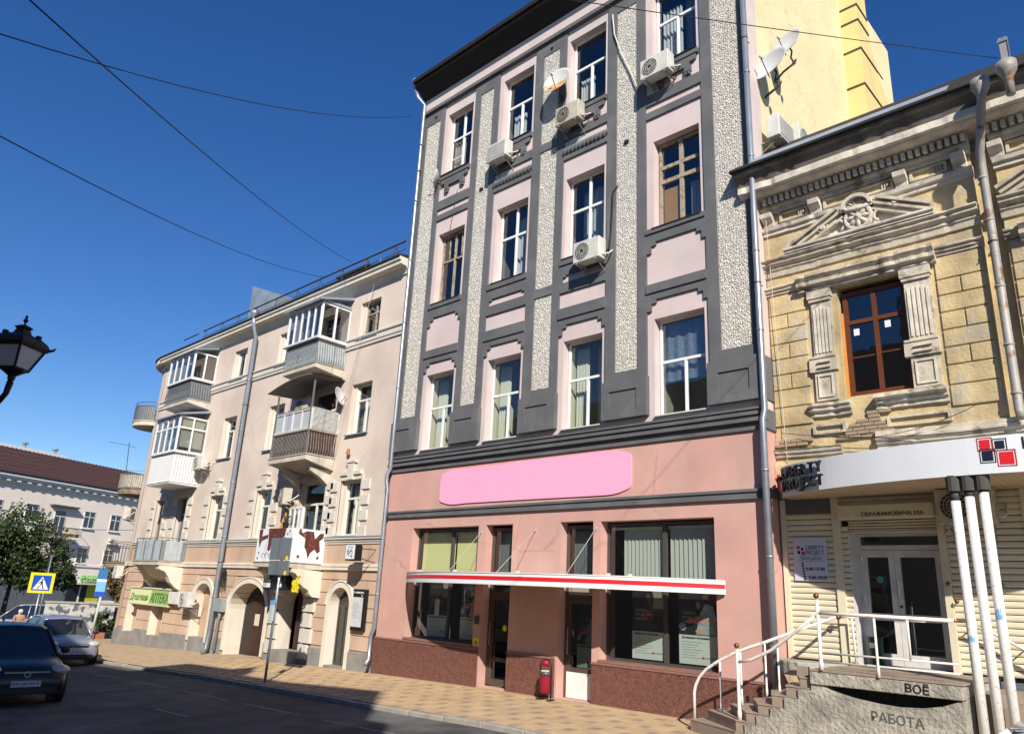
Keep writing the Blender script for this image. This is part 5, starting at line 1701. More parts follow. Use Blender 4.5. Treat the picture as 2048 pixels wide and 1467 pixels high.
# wall sign with opening hours
hs = thing('hours_sign', 'white shop sign with opening hours on the left shutter', 'sign', (-5.55, Yr - .05, 2.5))
ys = Yr - .055
ob('board', MB().box(-5.86, -5.26, ys, ys + .02, 2.52, 3.26), mat('bluish_white_sign', (.52, .55, .63), .35), hs, bevel=.004)
sq = ((-5.79, 3.07, M_REDS, .055), (-5.715, 3.045, M_NAVY, .045), (-5.78, 2.985, M_NAVY, .05), (-5.705, 2.965, M_REDS, .06))
for x, z, m, s in sq:
    ob('logo_square', MB().box(x, x + s, ys - .003, ys, z, z + s), m, hs)
text('lettering', 'LIBERTY', .10, M_INK, hs, (-5.63, ys - .002, 3.06), depth=.001, width=.33)
text('lettering', 'PROJECT', .10, M_INK, hs, (-5.63, ys - .002, 2.975), depth=.001, width=.33)
ob('rule', MB().box(-5.78, -5.30, ys - .003, ys, 2.945, 2.949).box(-5.78, -5.30, ys - .003, ys, 2.858, 2.862), M_INK, hs)
text('lettering', 'График работы', .065, M_INK, hs, (-5.74, ys - .002, 2.885), depth=.001, width=.38)
text('lettering', '9.00-19.00', .075, M_INK, hs, (-5.65, ys - .002, 2.70), depth=.001, width=.34, bold=.002)
text('lettering', '9.00-18.00', .075, M_INK, hs, (-5.61, ys - .002, 2.555), depth=.001, width=.33, bold=.002)
for k in range(7):
    ob('day_mark', MB().box(-5.72 + .005 * k, -5.685 + .005 * k, ys - .003, ys, 2.80 - .045 * k, 2.83 - .045 * k), M_NAVY, hs)

# ---- bowed canopy with the shop name
cp = thing('shop_canopy', 'white bowed canopy with shop name over the right-hand shop', 'canopy', (-3, 13, 3.95))
CP = [(-5.86, 13.30), (-5.79, 13.10), (-5.62, 12.92), (-5.38, 12.74), (-5.05, 12.56), (-4.6, 12.37), (-4.1, 12.21), (-3.6, 12.09), (-3.05, 12.0), (-2.4, 11.95), (-1.8, 11.97), (-1.1, 12.08), (-.4, 12.3), (.2, 12.6), (.7, 13.0), (.9, 13.3)]
def smooth_line(P, k=4):
    out = []
    for i in range(len(P) - 1):
        p0, p1, p2, p3 = P[max(i - 1, 0)], P[i], P[i + 1], P[min(i + 2, len(P) - 1)]
        for j in range(k):
            t = j / k
            out.append(tuple(.5 * (2 * p1[c] + (p2[c] - p0[c]) * t + (2 * p0[c] - 5 * p1[c] + 4 * p2[c] - p3[c]) * t * t + (3 * p1[c] - p0[c] - 3 * p2[c] + p3[c]) * t ** 3) for c in (0, 1)))
    return out + [P[-1]]
CP = smooth_line(CP)
zb_, zt_ = 3.94, 4.46
fs = MB()
for (ax, ay), (bx, by) in zip(CP[:-1], CP[1:]):
    fs.quad((ax, ay, zb_), (bx, by, zb_), (bx, by, zt_), (ax, ay, zt_))
    fs.quad((ax, ay + .03, zt_), (bx, by + .03, zt_), (bx, by + .03, zb_), (ax, ay + .03, zb_))
    fs.quad((ax, ay, zt_), (bx, by, zt_), (bx, by + .03, zt_), (ax, ay + .03, zt_))
    fs.quad((ax, ay + .03, zb_), (bx, by + .03, zb_), (bx, by, zb_), (ax, ay, zb_))
ff = ob('fascia', fs, M_SIGNW, cp, recalc=False, smooth=False)
ob('top_sheet', MB().prismz([(x, y + .035) for x, y in CP] + [(.9, Yr - .02), (-5.86, Yr - .02)], 4.40, 4.42), M_TIN, cp)
# soffit boards
def yfront(x):
    for (ax, ay), (bx, by) in zip(CP[:-1], CP[1:]):
        if ax <= x <= bx:
            return ay + (by - ay) * (x - ax) / (bx - ax)
    return 13.3
x = -5.84
M_SOF = mat('soffit_board', (.50, .42, .30), .6, var=.1)
while x < .8:
    xa, xb = x, x + .098
    ob('soffit_board', MB().add([(xa, yfront(xa) + .035, 3.955), (xb, yfront(xb) + .035, 3.955), (xb, Yr - .02, 3.955), (xa, Yr - .02, 3.955),
                                 (xa, yfront(xa) + .035, 3.975), (xb, yfront(xb) + .035, 3.975), (xb, Yr - .02, 3.975), (xa, Yr - .02, 3.975)],
                                [(0, 3, 2, 1), (4, 5, 6, 7), (0, 1, 5, 4), (1, 2, 6, 5), (2, 3, 7, 6), (3, 0, 4, 7)]), M_SOF, cp)
    x += .104
def on_face(x, off):
    for (ax, ay), (bx, by) in zip(CP[:-1], CP[1:]):
        if ax <= x <= bx:
            a = math.atan2(by - ay, bx - ax)
            return x + math.sin(a) * off, ay + (by - ay) * (x - ax) / (bx - ax) - math.cos(a) * off, a
    return x, 12, 0
def arc_text(s, xs0, z, size, wid):
    """raised letters, one by one, along the bow"""
    t = 0
    x = xs0
    for chx in s:
        px_, py_, a = on_face(x, .055)
        o = text('letter', chx, size, M_INK, cp, (px_, py_, z), (R(90), 0, a), depth=.025, bold=.004, width=.028 if chx == 'I' else .125)
        x += wid * (.55 if chx in 'IJ' else 1.0) * math.cos(a)
arc_text('LIBERTY', -5.645, 4.235, .25, .165)
arc_text('PROJECT', -5.635, 4.01, .25, .165)
def raised_sq(x, z, s, m, d=.03):
    px_, py_, a = on_face(x, .05)
    mb = MB().box(0, s, -d, d, 0, s)
    mb.xf(Matrix.Translation((px_, py_, z)) @ Matrix.Rotation(a, 4, 'Z'))
    return ob('logo_square', mb, m, cp)
raised_sq(-5.80, 4.24, .10, M_REDS); raised_sq(-5.735, 4.22, .07, M_NAVY); raised_sq(-5.79, 4.09, .08, M_NAVY); raised_sq(-5.74, 4.03, .14, M_REDS)
for x, z, s, m in ((-2.385, 4.29, .125, M_REDS), (-2.20, 4.275, .11, M_NAVY), (-2.37, 4.12, .13, M_NAVY), (-2.165, 4.06, .165, M_REDS)):
    px_, py_, a = on_face(x, .006)
    mb = MB().box(0, s, -.004, .004, 0, s).xf(Matrix.Translation((px_, py_, z)) @ Matrix.Rotation(a, 4, 'Z'))
    ob('logo_square', mb, m, cp)
    e = .03
    fr = MB()
    for (p, q, c, d_) in ((-e, s + e, -e, -e + .008), (-e, s + e, s + e - .008, s + e), (-e, -e + .008, -e, s + e), (s + e - .008, s + e, -e, s + e)):
        fr.box(p, q, -.003, .003, c, d_)
    ob('logo_border', fr.xf(Matrix.Translation((px_, py_, z)) @ Matrix.Rotation(a, 4, 'Z')), m, cp)
for s, x, z in (('LIBERTY', -1.90, 4.255), ('PROJECT', -1.86, 4.06)):
    xx = x
    for chx in s:
        px_, py_, a = on_face(xx, .008)
        text('letter', chx, .235, M_INK, cp, (px_, py_, z), (R(90), 0, a), depth=.004)
        xx += .13 * (.6 if chx in 'IJ' else 1)
PLATE = MB().box(-2.98, -2.36, 11.98, 12.2, 3.70, 3.95)
M_DIRTY = mat('sooty_steel', (.06, .055, .05), .7)
for k in range(3):
    x = -2.80 + .18 * k
    ob('cap_plate', MB().lathe([(.10, 0), (.10, .22)], (x, 12.06, 3.73), 12).box(x - .01, x + .01, 11.97, 12.17, 3.74, 3.93), M_DIRTY, cp)
for k, lab in enumerate(('left white pole with peeling paint of the three under the canopy', 'middle white pole with peeling paint of the three under the canopy', 'right white pole with peeling paint and a blue smear, of the three under the canopy')):
    x = -2.80 + .18 * k
    t = thing('support_pole', lab, 'pole', (x, 12.06, 0), 0, 'white poles carrying the canopy')
    ob('pole', MB().tube([(x - .0, 12.06, -.15), (x, 12.06, 3.60 + .05 * k)], .062, 16), M_PAINTW, t, smooth=True)
    ob('bare_top', MB().tube([(x, 12.06, 3.602 + .05 * k), (x, 12.06, 3.74)], .061, 16), M_DIRTY, t, smooth=True)
    if k != 1:
        z = 1.72 if k == 0 else 2.02
        bm_ = MB()
        for j in range(9):
            a0, a1 = R(215 + 10 * j), R(226 + 10 * j)
            e0, e1 = z + rng.uniform(-.02, .02), z + .035 + rng.uniform(0, .06) * (1 + (k == 2))
            bm_.quad((x + .0628 * math.cos(a0), 12.06 + .0628 * math.sin(a0), e0), (x + .0628 * math.cos(a1), 12.06 + .0628 * math.sin(a1), e0 + .008), (x + .0628 * math.cos(a1), 12.06 + .0628 * math.sin(a1), e1), (x + .0628 * math.cos(a0), 12.06 + .0628 * math.sin(a0), e1 - .01))
        ob('blue_mark', bm_, M_BLUEL, t, recalc=False)

# ================================================================== entrance stairs
st = thing('entrance_stairs', 'rough concrete entrance stairs with tan tiled steps and a hollow under the landing', 'stairs', (-4.5, 12.5, 0))
FX = [(-6.18, .165, -7.25, 12.25), (-6.17, .325, -7.02, 12.45), (-5.99, .47, -6.60, 12.45), (-5.79, .61, -6.16, 12.40), (-5.56, .77, -5.84, 12.4), (-5.33, .92, -5.5, 12.4), (-5.11, 1.06, -5.22, 12.4)]
YF = 11.80
for k, (xf_, z, xl, yl) in enumerate(FX):
    z0 = -.3 if k == 0 else FX[k - 1][1] + .002
    P = [(xf_, YF), (-4.9, YF), (-4.9, D - .06), (xl + .1, D - .06), (xl, yl)]
    s = ob('step', MB().prismz(P, z0, z - .022), M_STEP, st)
    # tile courses on riser and tread
    q = [(xf_ - .015, YF - .012), (-4.9, YF - .012), (-4.9, D - .062), (xl + .09, D - .062), (xl - .015, yl - .008)]
    ob('tread', MB().prismz(q, z - .021, z), M_STEP, st, bevel=.004)
    L_ = math.hypot(xf_ - xl, yl - YF)
    n = max(2, int(L_ / .30))
    for j in range(n):
        a0, a1 = j / n, (j + 1) / n - .006 / L_
        pa = (xl + (xf_ - xl) * a0, yl + (YF - yl) * a0)
        pb2 = (xl + (xf_ - xl) * a1, yl + (YF - yl) * a1)
        nx_, ny_ = (YF - yl) / L_, -(xf_ - xl) / L_
        ob('riser_tile', MB().prismz([pa, pb2, (pb2[0] + nx_ * .008, pb2[1] + ny_ * .008), (pa[0] + nx_ * .008, pa[1] + ny_ * .008)], z0 + .002, z - .024), M_STEP, s)
# concrete flank: follows the steps, hollow lens below the landing slab
prof = [(-6.19, -.4), (-6.19, .14), (-6.02, .14), (-6.02, .30), (-5.82, .30), (-5.82, .44), (-5.59, .44), (-5.59, .585), (-5.36, .585), (-5.36, .745), (-5.14, .745), (-5.14, .895), (-4.93, .895), (-4.93, .98), (-4.74, .98)]
lens = [(-4.66, .93), (-4.5, .885), (-4.3, .845), (-4.0, .81), (-3.75, .80), (-3.45, .825), (-3.2, .88), (-2.98, .965), (-2.94, .975), (-2.94, -.4)]
fk = MB().prism(prof + lens, YF - .04, YF + .12)
ob('flank_wall', fk, M_CONC, st)
ob('landing_slab', MB().prism([(-4.93, .985), (-4.93, 1.165), (-2.92, 1.165), (-2.92, .985)], YF - .075, YF + .14).box(-4.89, -2.93, YF + .14, Yr + .3, 1.0, 1.165), M_CONC, st, bevel=.012)
ob('landing_back', MB().box(-4.9, -2.94, YF + .9, YF + 1.0, -.3, 1.0).box(-2.98, -2.94, YF + .12, Yr, -.3, 1.0), M_CONC, st)
for j in range(7):
    x = -4.92 + .29 * j
    for y in np.arange(YF - .085, Yr + .25, .30):
        ob('landing_tile', MB().box(x + .002, min(x + .288, -2.9), y, min(y + .297, Yr + .29), 1.167, 1.195), M_STEP, st)
old = MB()
P = [(-5.95 + .0, D - .08)] + [(-5.48 + .55 * math.cos(R(a)), D - .05 + .62 * math.sin(R(a))) for a in range(190, 351, 16)] + [(-4.9, D - .08)]
ob('old_landing', MB().prismz(P, 1.0, 1.22), M_CONC, st, bevel=.02)
ob('loose_tile_block', MB().box(-5.18, -5.04, YF + .06, YF + .2, 1.06, 1.2), M_STEP, st)
for k in range(6):
    z = 1.05 - .16 * k
    xa = -2.92 + .30 * k
    ob('side_step', MB().box(xa, xa + .32, 12.3, Yr - .02, -.3, z - .0), M_STEP, st)
    for j in range(4):
        ob('riser_tile', MB().box(xa + .321, xa + .329, 12.31 + .33 * j, 12.63 + .33 * j, max(-.3, z - .155), z - .01), M_STEP, st)
M_GRAF = mat('faded_graffiti', (.09, .095, .09), .9)
text('graffiti', 'ВОЁ', .145, M_INK, st, (-3.62, YF - .080, 1.025), (R(90), R(3), 0), depth=.002, bold=.003, width=.30)
text('graffiti', 'РАБОТА', .17, M_GRAF, st, (-4.12, YF - .043, .60), (R(90), R(2), 0), depth=.002, bold=.002)
text('graffiti', 'ПИШИ ТЕЛУ', .15, mat('fainter_graffiti', (.20, .19, .165), .9), st, (-4.1, YF - .043, .80), (R(90), R(2), 0), depth=.001) if False else None

# ---- handrails
hr = thing('handrail', 'white tubular handrail with brass balls along the concrete stairs', 'handrail', (-5, 12, .2))
M_RAIL = mat('white_rail_paint', (.70, .66, .60), .4, col2=(.42, .33, .27), c2s=16, c2lo=.64, c2hi=.68, var=.05)
def rail(pts, r=.024, n=10, name='rail'):
    return ob(name, MB().tube(pts, r, n), M_RAIL, hr, smooth=True)
def ball(x, y, z, r=.042):
    return ob('brass_ball', MB().sphere((x, y, z), r, 12, 8).lathe([(.02, 0), (.012, .03)], (x, y, z - .07), 8), M_BRASS, hr, smooth=True)
def post(x, y, z0, z1, r=.022):
    return ob('post', MB().tube([(x, y, z0), (x, y, z0 + .12), (x, y, z0 + .14), (x, y, z1)], [r * 1.35, r * 1.3, r, r], 10), M_RAIL, hr, smooth=True)
post(-6.15, 11.87, .325, 1.37, .027); ball(-6.16, 11.87, 1.42)
post(-4.74, 11.72, 1.19, 2.18, .027); ball(-4.75, 11.72, 2.235)
rail([(-6.13, 11.87, 1.175), (-5.9, 11.86, 1.23), (-5.55, 11.83, 1.40), (-5.1, 11.78, 1.72), (-4.80, 11.74, 1.94)], .026)
rail([(-4.74, 11.72, 1.985), (-4.2, 11.70, 1.985), (-2.92, 11.72, 1.975)], .026)
rail([(-4.72, 11.72, 1.43), (-2.92, 11.72, 1.43)], .014)
rail([(-4.72, 11.72, 1.31), (-2.92, 11.72, 1.31)], .014)
post(-3.94, 11.71, 1.165, 1.97, .017)
rail([(-3.50, 11.71, 1.44), (-3.50, 11.71, 1.97)], .016, 8, 'baluster')
ob('joint', MB().tube([(-2.92, 11.72, 1.975), (-2.86, 11.9, 1.975), (-2.85, 12.0, 1.975)], .02, 8), M_BRASS, hr, smooth=True)
back = [(-7.23, 12.35, .165), (-7.23, 12.35, .58), (-7.2, 12.35, .70), (-7.12, 12.35, .84), (-6.98, 12.35, .98), (-6.76, 12.36, 1.12), (-6.46, 12.37, 1.275), (-6.2, 12.4, 1.385), (-5.95, 12.45, 1.48), (-5.66, 12.62, 1.62), (-5.4, 12.9, 1.76), (-5.12, 13.38, 1.93)]
rail(back, .026)
ball(-5.09, 13.42, 1.94, .05)
for x, y, z0, z1 in ((-6.73, 12.36, .33, 1.12), (-6.36, 12.38, .48, 1.31), (-5.955, 12.45, .64, 1.47), (-5.69, 12.35, .72, 1.45)):
    post(x, y, z0, z1, .016)
rail([(-4.86, 13.45, 1.2), (-4.88, 13.45, 1.94), (-5.05, 13.44, 1.94)], .02, 8)
rw = thing('wall_rail', 'white sloping wall rail on the shutters behind the three poles', 'handrail', (-2.5, 13.5, 1.8))
ob('rail', MB().tube([(-3.14, 13.42, 1.92), (-2.85, 13.42, 1.83), (-2.48, 13.40, 1.63), (-1.7, 13.35, 1.2)], .022, 8), M_RAIL, rw, smooth=True)
ob('bracket', MB().tube([(-2.5, 13.40, 1.62), (-2.5, 13.60, 1.62)], .012, 6).tube([(-3.12, 13.42, 1.91), (-3.12, 13.60, 1.91)], .012, 6), M_RAIL, rw)
for x, z in ((-3.38, 2.52), (-2.66, 2.52), (-3.29, 2.26)):
    tg = MB().sphere((x, 13.50, z), .035, 10, 6).tube([(x, 13.5, z), (x, Yr, z)], .012, 6)
    lb = {(-3.38): 'brass knob on the shutter post left of the three poles', (-2.66): 'brass knob on the shutter right of the three poles', (-3.29): 'lower brass knob beside the shutter post'}[x]
    tag(ob('brass_knob', tg, M_BRASS, smooth=True), lb, 'knob')
tag(ob('knob_bar', MB().tube([(-3.35, 13.5, 2.52), (-2.69, 13.5, 2.52)], .012, 6), M_RAIL), 'thin white bar between two brass knobs on the right shutter', 'bar')
# ================================================================== ground, road, pavement
def lerp(tab, x):
    if x >= tab[0][0]:
        return tab[0][1]
    for (xa, za), (xb, zb) in zip(tab[:-1], tab[1:]):
        if xb <= x <= xa:
            return za + (zb - za) * (xa - x) / (xa - xb)
    return tab[-1][1]
GZ = [(6, .04), (-8, .01), (-10, 0), (-13.5, -.05), (-17.7, -.14), (-27.5, -.42), (-36.6, -.78), (-45, -1.1), (-60, -1.45), (-100, -1.9)]
KZ = [(6, -.03), (-9.6, -.08), (-12.2, -.165), (-16.7, -.29), (-21, -.405), (-24.4, -.55), (-28, -.66), (-38, -.95), (-45, -1.18), (-60, -1.5), (-100, -1.95)]
YK = 9.95
def zs(x, y):
    t = min(1.0, max(0.0, (y - YK) / (D - YK)))
    return lerp(KZ, x) * (1 - t) + lerp(GZ, x) * t
def zr(x, y):
    return lerp(KZ, x) - .085 - .028 * max(0.0, YK - max(y, -4))
def sheet(name, xs, ys, fz, m, dz=0.0):
    mb = MB()
    for x in xs:
        for y in ys:
            mb.v.append((x, y, fz(x, y) + dz))
    n = len(ys)
    for i in range(len(xs) - 1):
        for j in range(n - 1):
            mb.f.append((i * n + j, (i + 1) * n + j, (i + 1) * n + j + 1, i * n + j + 1))
    o = ob(name, mb, m, smooth=True, recalc=False)
    o['kind'] = 'structure'
    return o
xs = [8 - 1.5 * k for k in range(32)]
sheet('road', sorted(xs + [-42, -46, -52, -60, -75, -100]), [-3.4, -1, 2, 5, 7.5, 9.0, YK], zr, M_ASPH)
sheet('side_street', [-110, -90, -75, -60, -52, -46, -42.5], [YK + .001, 14, 20, 30, 45, 70, 110], lambda x, y: lerp(KZ, x) - .085, M_ASPH)
sheet('pavement', sorted([8 - 1.5 * k for k in range(31)] + [-38.2, -40, -42.45]), [YK + .16, 11, 12, D + .1, 13.9], zs, M_PAVE, -.006)
sheet('corner_pavement', [-42.45, -40, -38], [13.9, 18, 25, 40, 60], lambda x, y: lerp(GZ, x), M_PAVE, -.006)
g = MB().quad((-900, -900, -3.2), (900, -900, -3.2), (900, 900, -3.2), (-900, 900, -3.2))
go = ob('ground', g, M_EARTH, recalc=False)
go['kind'] = 'structure'
# worn lane marks
lm = MB()
def mark(xa, xb, y, w=.12):
    n = max(1, int((xb - xa) / 1.0))
    for k in range(n):
        a, b = xa + (xb - xa) * k / n, xa + (xb - xa) * (k + 1) / n
        lm.quad((a, y - w / 2, zr(a, y - w / 2) + .004), (b, y - w / 2, zr(b, y - w / 2) + .004), (b, y + w / 2, zr(b, y + w / 2) + .004), (a, y + w / 2, zr(a, y + w / 2) + .004))
for a in np.arange(-30, -9, 2.9):
    mark(a, a + 2.1, 8.5, .09)
mark(-16.0, -14.6, 6.9, .09)
for a in (-34, -25):
    mark(a, a + 1.5, 4.2)
lo = ob('lane_marks', lm, M_LINE, recalc=False)
lo['kind'] = 'structure'
# kerb
kb = bpy.data.objects.new('kerb', None)
COL.objects.link(kb)
kb['kind'] = 'structure'
x = 5.0
while x > -39:
    a, b = x - .985, x
    jit = random.uniform(-.008, .008)
    mb = MB()
    za, zb2 = lerp(KZ, a) + jit, lerp(KZ, b) + jit
    mb.add([(a, YK, za - .3), (b, YK, zb2 - .3), (b, YK + .15, zb2 - .3), (a, YK + .15, za - .3), (a, YK, za), (b, YK, zb2), (b, YK + .15, zb2), (a, YK + .15, za)],
           [(0, 3, 2, 1), (4, 5, 6, 7), (0, 1, 5, 4), (1, 2, 6, 5), (2, 3, 7, 6), (3, 0, 4, 7)])
    ob('kerb_stone', mb, M_KERB, kb, bevel=.02)
    x -= 1.0
# paving blocks
T = .212
tiles = []
i0, i1 = int(-24 / T), int(-5.6 / T)
for i in range(i0, i1):
    for j in range(int((D - YK - .19) / T)):
        x, y = (i + .5) * T, YK + .165 + (j + .5) * T
        if x > -7.2 and y > 11.7:
            continue
        if x > -6.2 and y > 11.5:
            continue
        kind = 2 if (i + 2 * (j // 1)) % 4 == 0 and j % 2 == 0 or ((i + 2) % 4 == 0 and j % 2 == 1 and False) else (1 if random.random() < .3 else 0)
        if j % 2 == 0:
            kind = 2 if (i + j) % 3 == 0 else kind if kind < 2 else 0
        tiles.append((x * x + y * y, x, y, kind))
tiles.sort()
pv = bpy.data.objects['pavement']
h = T / 2 - .003
tm = [mesh('paving_block', MB().box(-h, h, -h, h, -.04, 0), m) for m in (M_TILEY, M_TILEO, M_TILER)]
rest = [MB(), MB(), MB()]
for k, (_, x, y, c) in enumerate(tiles):
    z = zs(x, y) + random.uniform(-.0025, .0025)
    if k < 298:
        o = link('paving_block', tm[c], pv, False)
        o.location = (x, y, z)
        o.rotation_euler = (math.atan2(zs(x, y + .1) - zs(x, y - .1), .2), -math.atan2(zs(x + .1, y) - zs(x - .1, y), .2), 0)
    else:
        rest[c].box(x - h, x + h, y - h, y + h, z - .04, z)
for c in range(3):
    o = ob('paving_blocks', rest[c], (M_TILEY, M_TILEO, M_TILER)[c], pv, False, recalc=False)
    o['kind'] = 'stuff'

# ================================================================== opposite side of the street (behind the camera; shades the road)
def opposite(name, label, parts, wins):
    b = thing('opposite_building', label, 'building', (parts[0][0], -3, -.5))
    mb = MB()
    for x0, x1, hz0, hz1 in parts:
        mb.prism([(x0, -.9), (x1, -.9), (x1, hz1), (x0, hz0)], -3.0, -14)
    ob('wall', mb, M_OPP, b)
    for x, z in wins:
        w_ = ob('window', MB().box(x, x + 1.2, -2.98, -2.95, z, z + 1.9), M_WHITED, b)
        ob('pane', MB().quad((x + 1.13, -2.945, z + .08), (x + .07, -2.945, z + .08), (x + .07, -2.945, z + 1.82), (x + 1.13, -2.945, z + 1.82)), M_GLASSD, w_, recalc=False)
opposite('a', 'tall building across the street, behind the viewer', [(-2.2, 1.62, 13.85, 14.55), (-4.2, -2.2, 13.8, 13.85), (-5.0, -4.2, 14.6, 14.6), (-8.2, -5.0, 14.25, 14.3), (1.62, 2.25, 12.2, 12.2), (-4.9, -4.4, 14.5, 15.2)],
         [(x, z) for x in (-7.4, -5.2, -3, -.8) for z in (4.5, 7.6, 10.7)])
opposite('b', 'lower row of houses across the street, behind the viewer', [(-46, -8.2, 11.2, 12.4)], [(x, z) for x in range(-44, -10, 3) for z in (1.5, 4.6, 7.9)])

# ================================================================== drainpipes
def pipe(name, label, pts, r, m, funnel=None, collars=(), brackets=()):
    t = thing('drainpipe', label, 'drainpipe', pts[-1])
    ob('pipe', MB().tube(pts, r, 12), m, t, smooth=True)
    if funnel:
        fx, fy, fz = funnel
        ob('funnel', MB().lathe([(r * .95, 0), (r * 1.0, .05), (r * 2.0, .2), (r * 2.1, .34), (r * 1.9, .34)], (fx, fy, fz), 14), m, t, smooth=True)
    for (x, y, z) in collars:
        ob('collar', MB().lathe([(r * 1.13, -.02), (r * 1.16, .0), (r * 1.13, .02)], (x, y, z), 12), m, t, smooth=True)
    for (x, y, z) in brackets:
        ob('bracket', MB().tube([(x, y, z), (x, D + .05, z)], .012, 5).lathe([(r * 1.1, -.015), (r * 1.1, .015)], (x, y, z), 12), M_RUST, t)
    return t
yp = D - .15
pipe('p1', 'grey drainpipe between the cream and the pink building', [(-17.78, D - .42, 18.45), (-17.72, D - .3, 18.1), (-17.5, yp, 17.75), (-17.47, yp, 5.35), (-17.52, yp - .06, 5.2), (-17.52, yp - .06, 5.0), (-17.47, yp - .04, 4.8), (-17.47, yp - .04, 1.0), (-17.55, yp - .06, .82), (-17.55, yp - .06, .2), (-17.5, yp - .2, .08)], .058, M_GALV,
     (-17.78, D - .42, 18.42), [(-17.47, yp, z) for z in (16.2, 14.1, 12, 9.9, 7.8)] + [(-17.47, yp - .04, z) for z in (3.4, 1.9)], [(-17.47, yp, 4.02), (-17.47, yp, 15.2)])
pipe('p2', 'grey drainpipe at the joint of the pink and the ochre building', [(-6.05, D - .16, 19.3), (-6.05, D - .16, 5.6), (-6.08, D - .2, 5.4), (-6.08, D - .2, -.05)], .062, M_GALV, None,
     [(-6.05, D - .16, z) for z in (17.4, 15.3, 13.2, 11.1, 8.9, 7.2)] + [(-6.08, D - .2, z) for z in (4.45, 2.9, 1.4)], [(-6.05, D - .16, 14.1), (-6.05, D - .16, 8.2)])
pipe('p3', 'thick grey drainpipe down the middle of the cream facade', [(-27.0, D - .42, 12.2), (-27.0, D - .40, 11.9), (-27.05, D - .2, 11.4), (-27.05, D - .2, .3), (-27.07, D - .22, -.25), (-27.07, D - .34, -.42)], .085, M_GALV, (-27.0, D - .42, 12.1),
     [(-27.05, D - .2, z) for z in (9.6, 7.6, 5.6, 3.6, 1.5)], [(-27.05, D - .2, 8.6), (-27.05, D - .2, 2.7)])
pipe('p4', 'long rusting drainpipe down the ochre building', [(-1.83, 12.84, 10.5), (-1.86, 12.88, 10.28), (-2.06, 13.36, 9.66), (-2.08, 13.45, 9.4), (-2.09, 13.45, 5.15), (-2.06, 13.35, 5.0)], .07, M_RUSTP, (-1.83, 12.84, 10.34),
     [(-2.09, 13.45, z) for z in (9.2, 8.4, 7.2, 6.2, 5.4)], [(-2.09, 13.45, 8.0)])
gp = thing('gutter_outlet', 'short hanging gutter pipe with a wide funnel above the ochre facade', 'gutter', (-1.42, 12.8, 10.4))
ob('outlet', MB().box(-1.43, -1.32, 12.40, 12.54, 10.55, 11.02), M_RUSTP, gp)
ob('funnel', MB().lathe([(.065, -.32), (.068, -.02), (.075, 0), (.14, .12), (.15, .16), (.15, .27), (.135, .27)], (-1.39, 12.47, 10.30), 14), M_RUSTP, gp, smooth=True)
ob('strap', MB().box(-1.45, -1.30, 12.38, 12.40, 10.93, 10.98).tube([(-1.31, 12.39, 10.58), (-1.31, 12.39, 10.98)], .008, 5), M_GALV, gp)

# ================================================================== air conditioners
def ac_mesh(m, fan=True):
    root = thing('air_conditioner', '', 'air conditioner', (0, 0, 0))
    ob('casing', MB().box(-.39, .39, -.47, -.18, 0, .54), m, root, bevel=.018, off=False)
    gr = MB()
    if fan:
        for r in (.06, .11, .16, .205):
            gr.ring([(r, -.014), (r, -.004), (r + .008, -.004), (r + .008, -.014)], (-.12, -.472, .27), 20, 'y')
        for k in range(16):
            a = k * math.pi / 8
            gr.tube([(-.12 + .05 * math.cos(a), -.482, .27 + .05 * math.sin(a)), (-.12 + .215 * math.cos(a + .25), -.482, .27 + .215 * math.sin(a + .25))], .0035, 4)
        ob('fan_shade_disc', MB().lathe([(.001, -.004), (.215, -.004), (.215, .002)], (-.12, -.471, .27), 22, 'y'), mat('fan_shadow_plastic', (.022, .022, .022), .6), root, off=False)  # flat dark disc, its colour stands for the shade inside the fan hole
        ob('fan_grille', gr, m, root, off=False)
    else:
        for k in range(9):
            gr.box(-.34, .34, -.485, -.468, .06 + .05 * k, .085 + .05 * k)
        ob('louvre_grille', gr, m, root, off=False)
    for x in (-.28, .28):
        br = MB()
        br.box(x - .02, x + .02, -.46, .0, -.035, -.003)
        br.tube([(x, -.02, -.24), (x, -.38, -.03)], .012, 5).box(x - .015, x + .015, -.02, 0, -.28, -.03)
        ob('bracket', br, mat('grey_bracket', (.3, .29, .27), .6), root, off=False)
    ob('pipe', MB().tube([(.39, -.3, .12), (.47, -.28, .1), (.5, -.18, .16), (.48, -.02, .3), (.46, .02, .34)], .02, 6), M_CABLEW, root, smooth=True, off=False)
    ob('valve_cover', MB().box(.39, .415, -.36, -.22, .08, .25), m, root, off=False)
    return root
acw = ac_mesh(M_AC)
aco = ac_mesh(M_ACOLD)
acl = ac_mesh(M_AC, False)
AG = 'air conditioners on the street fronts'
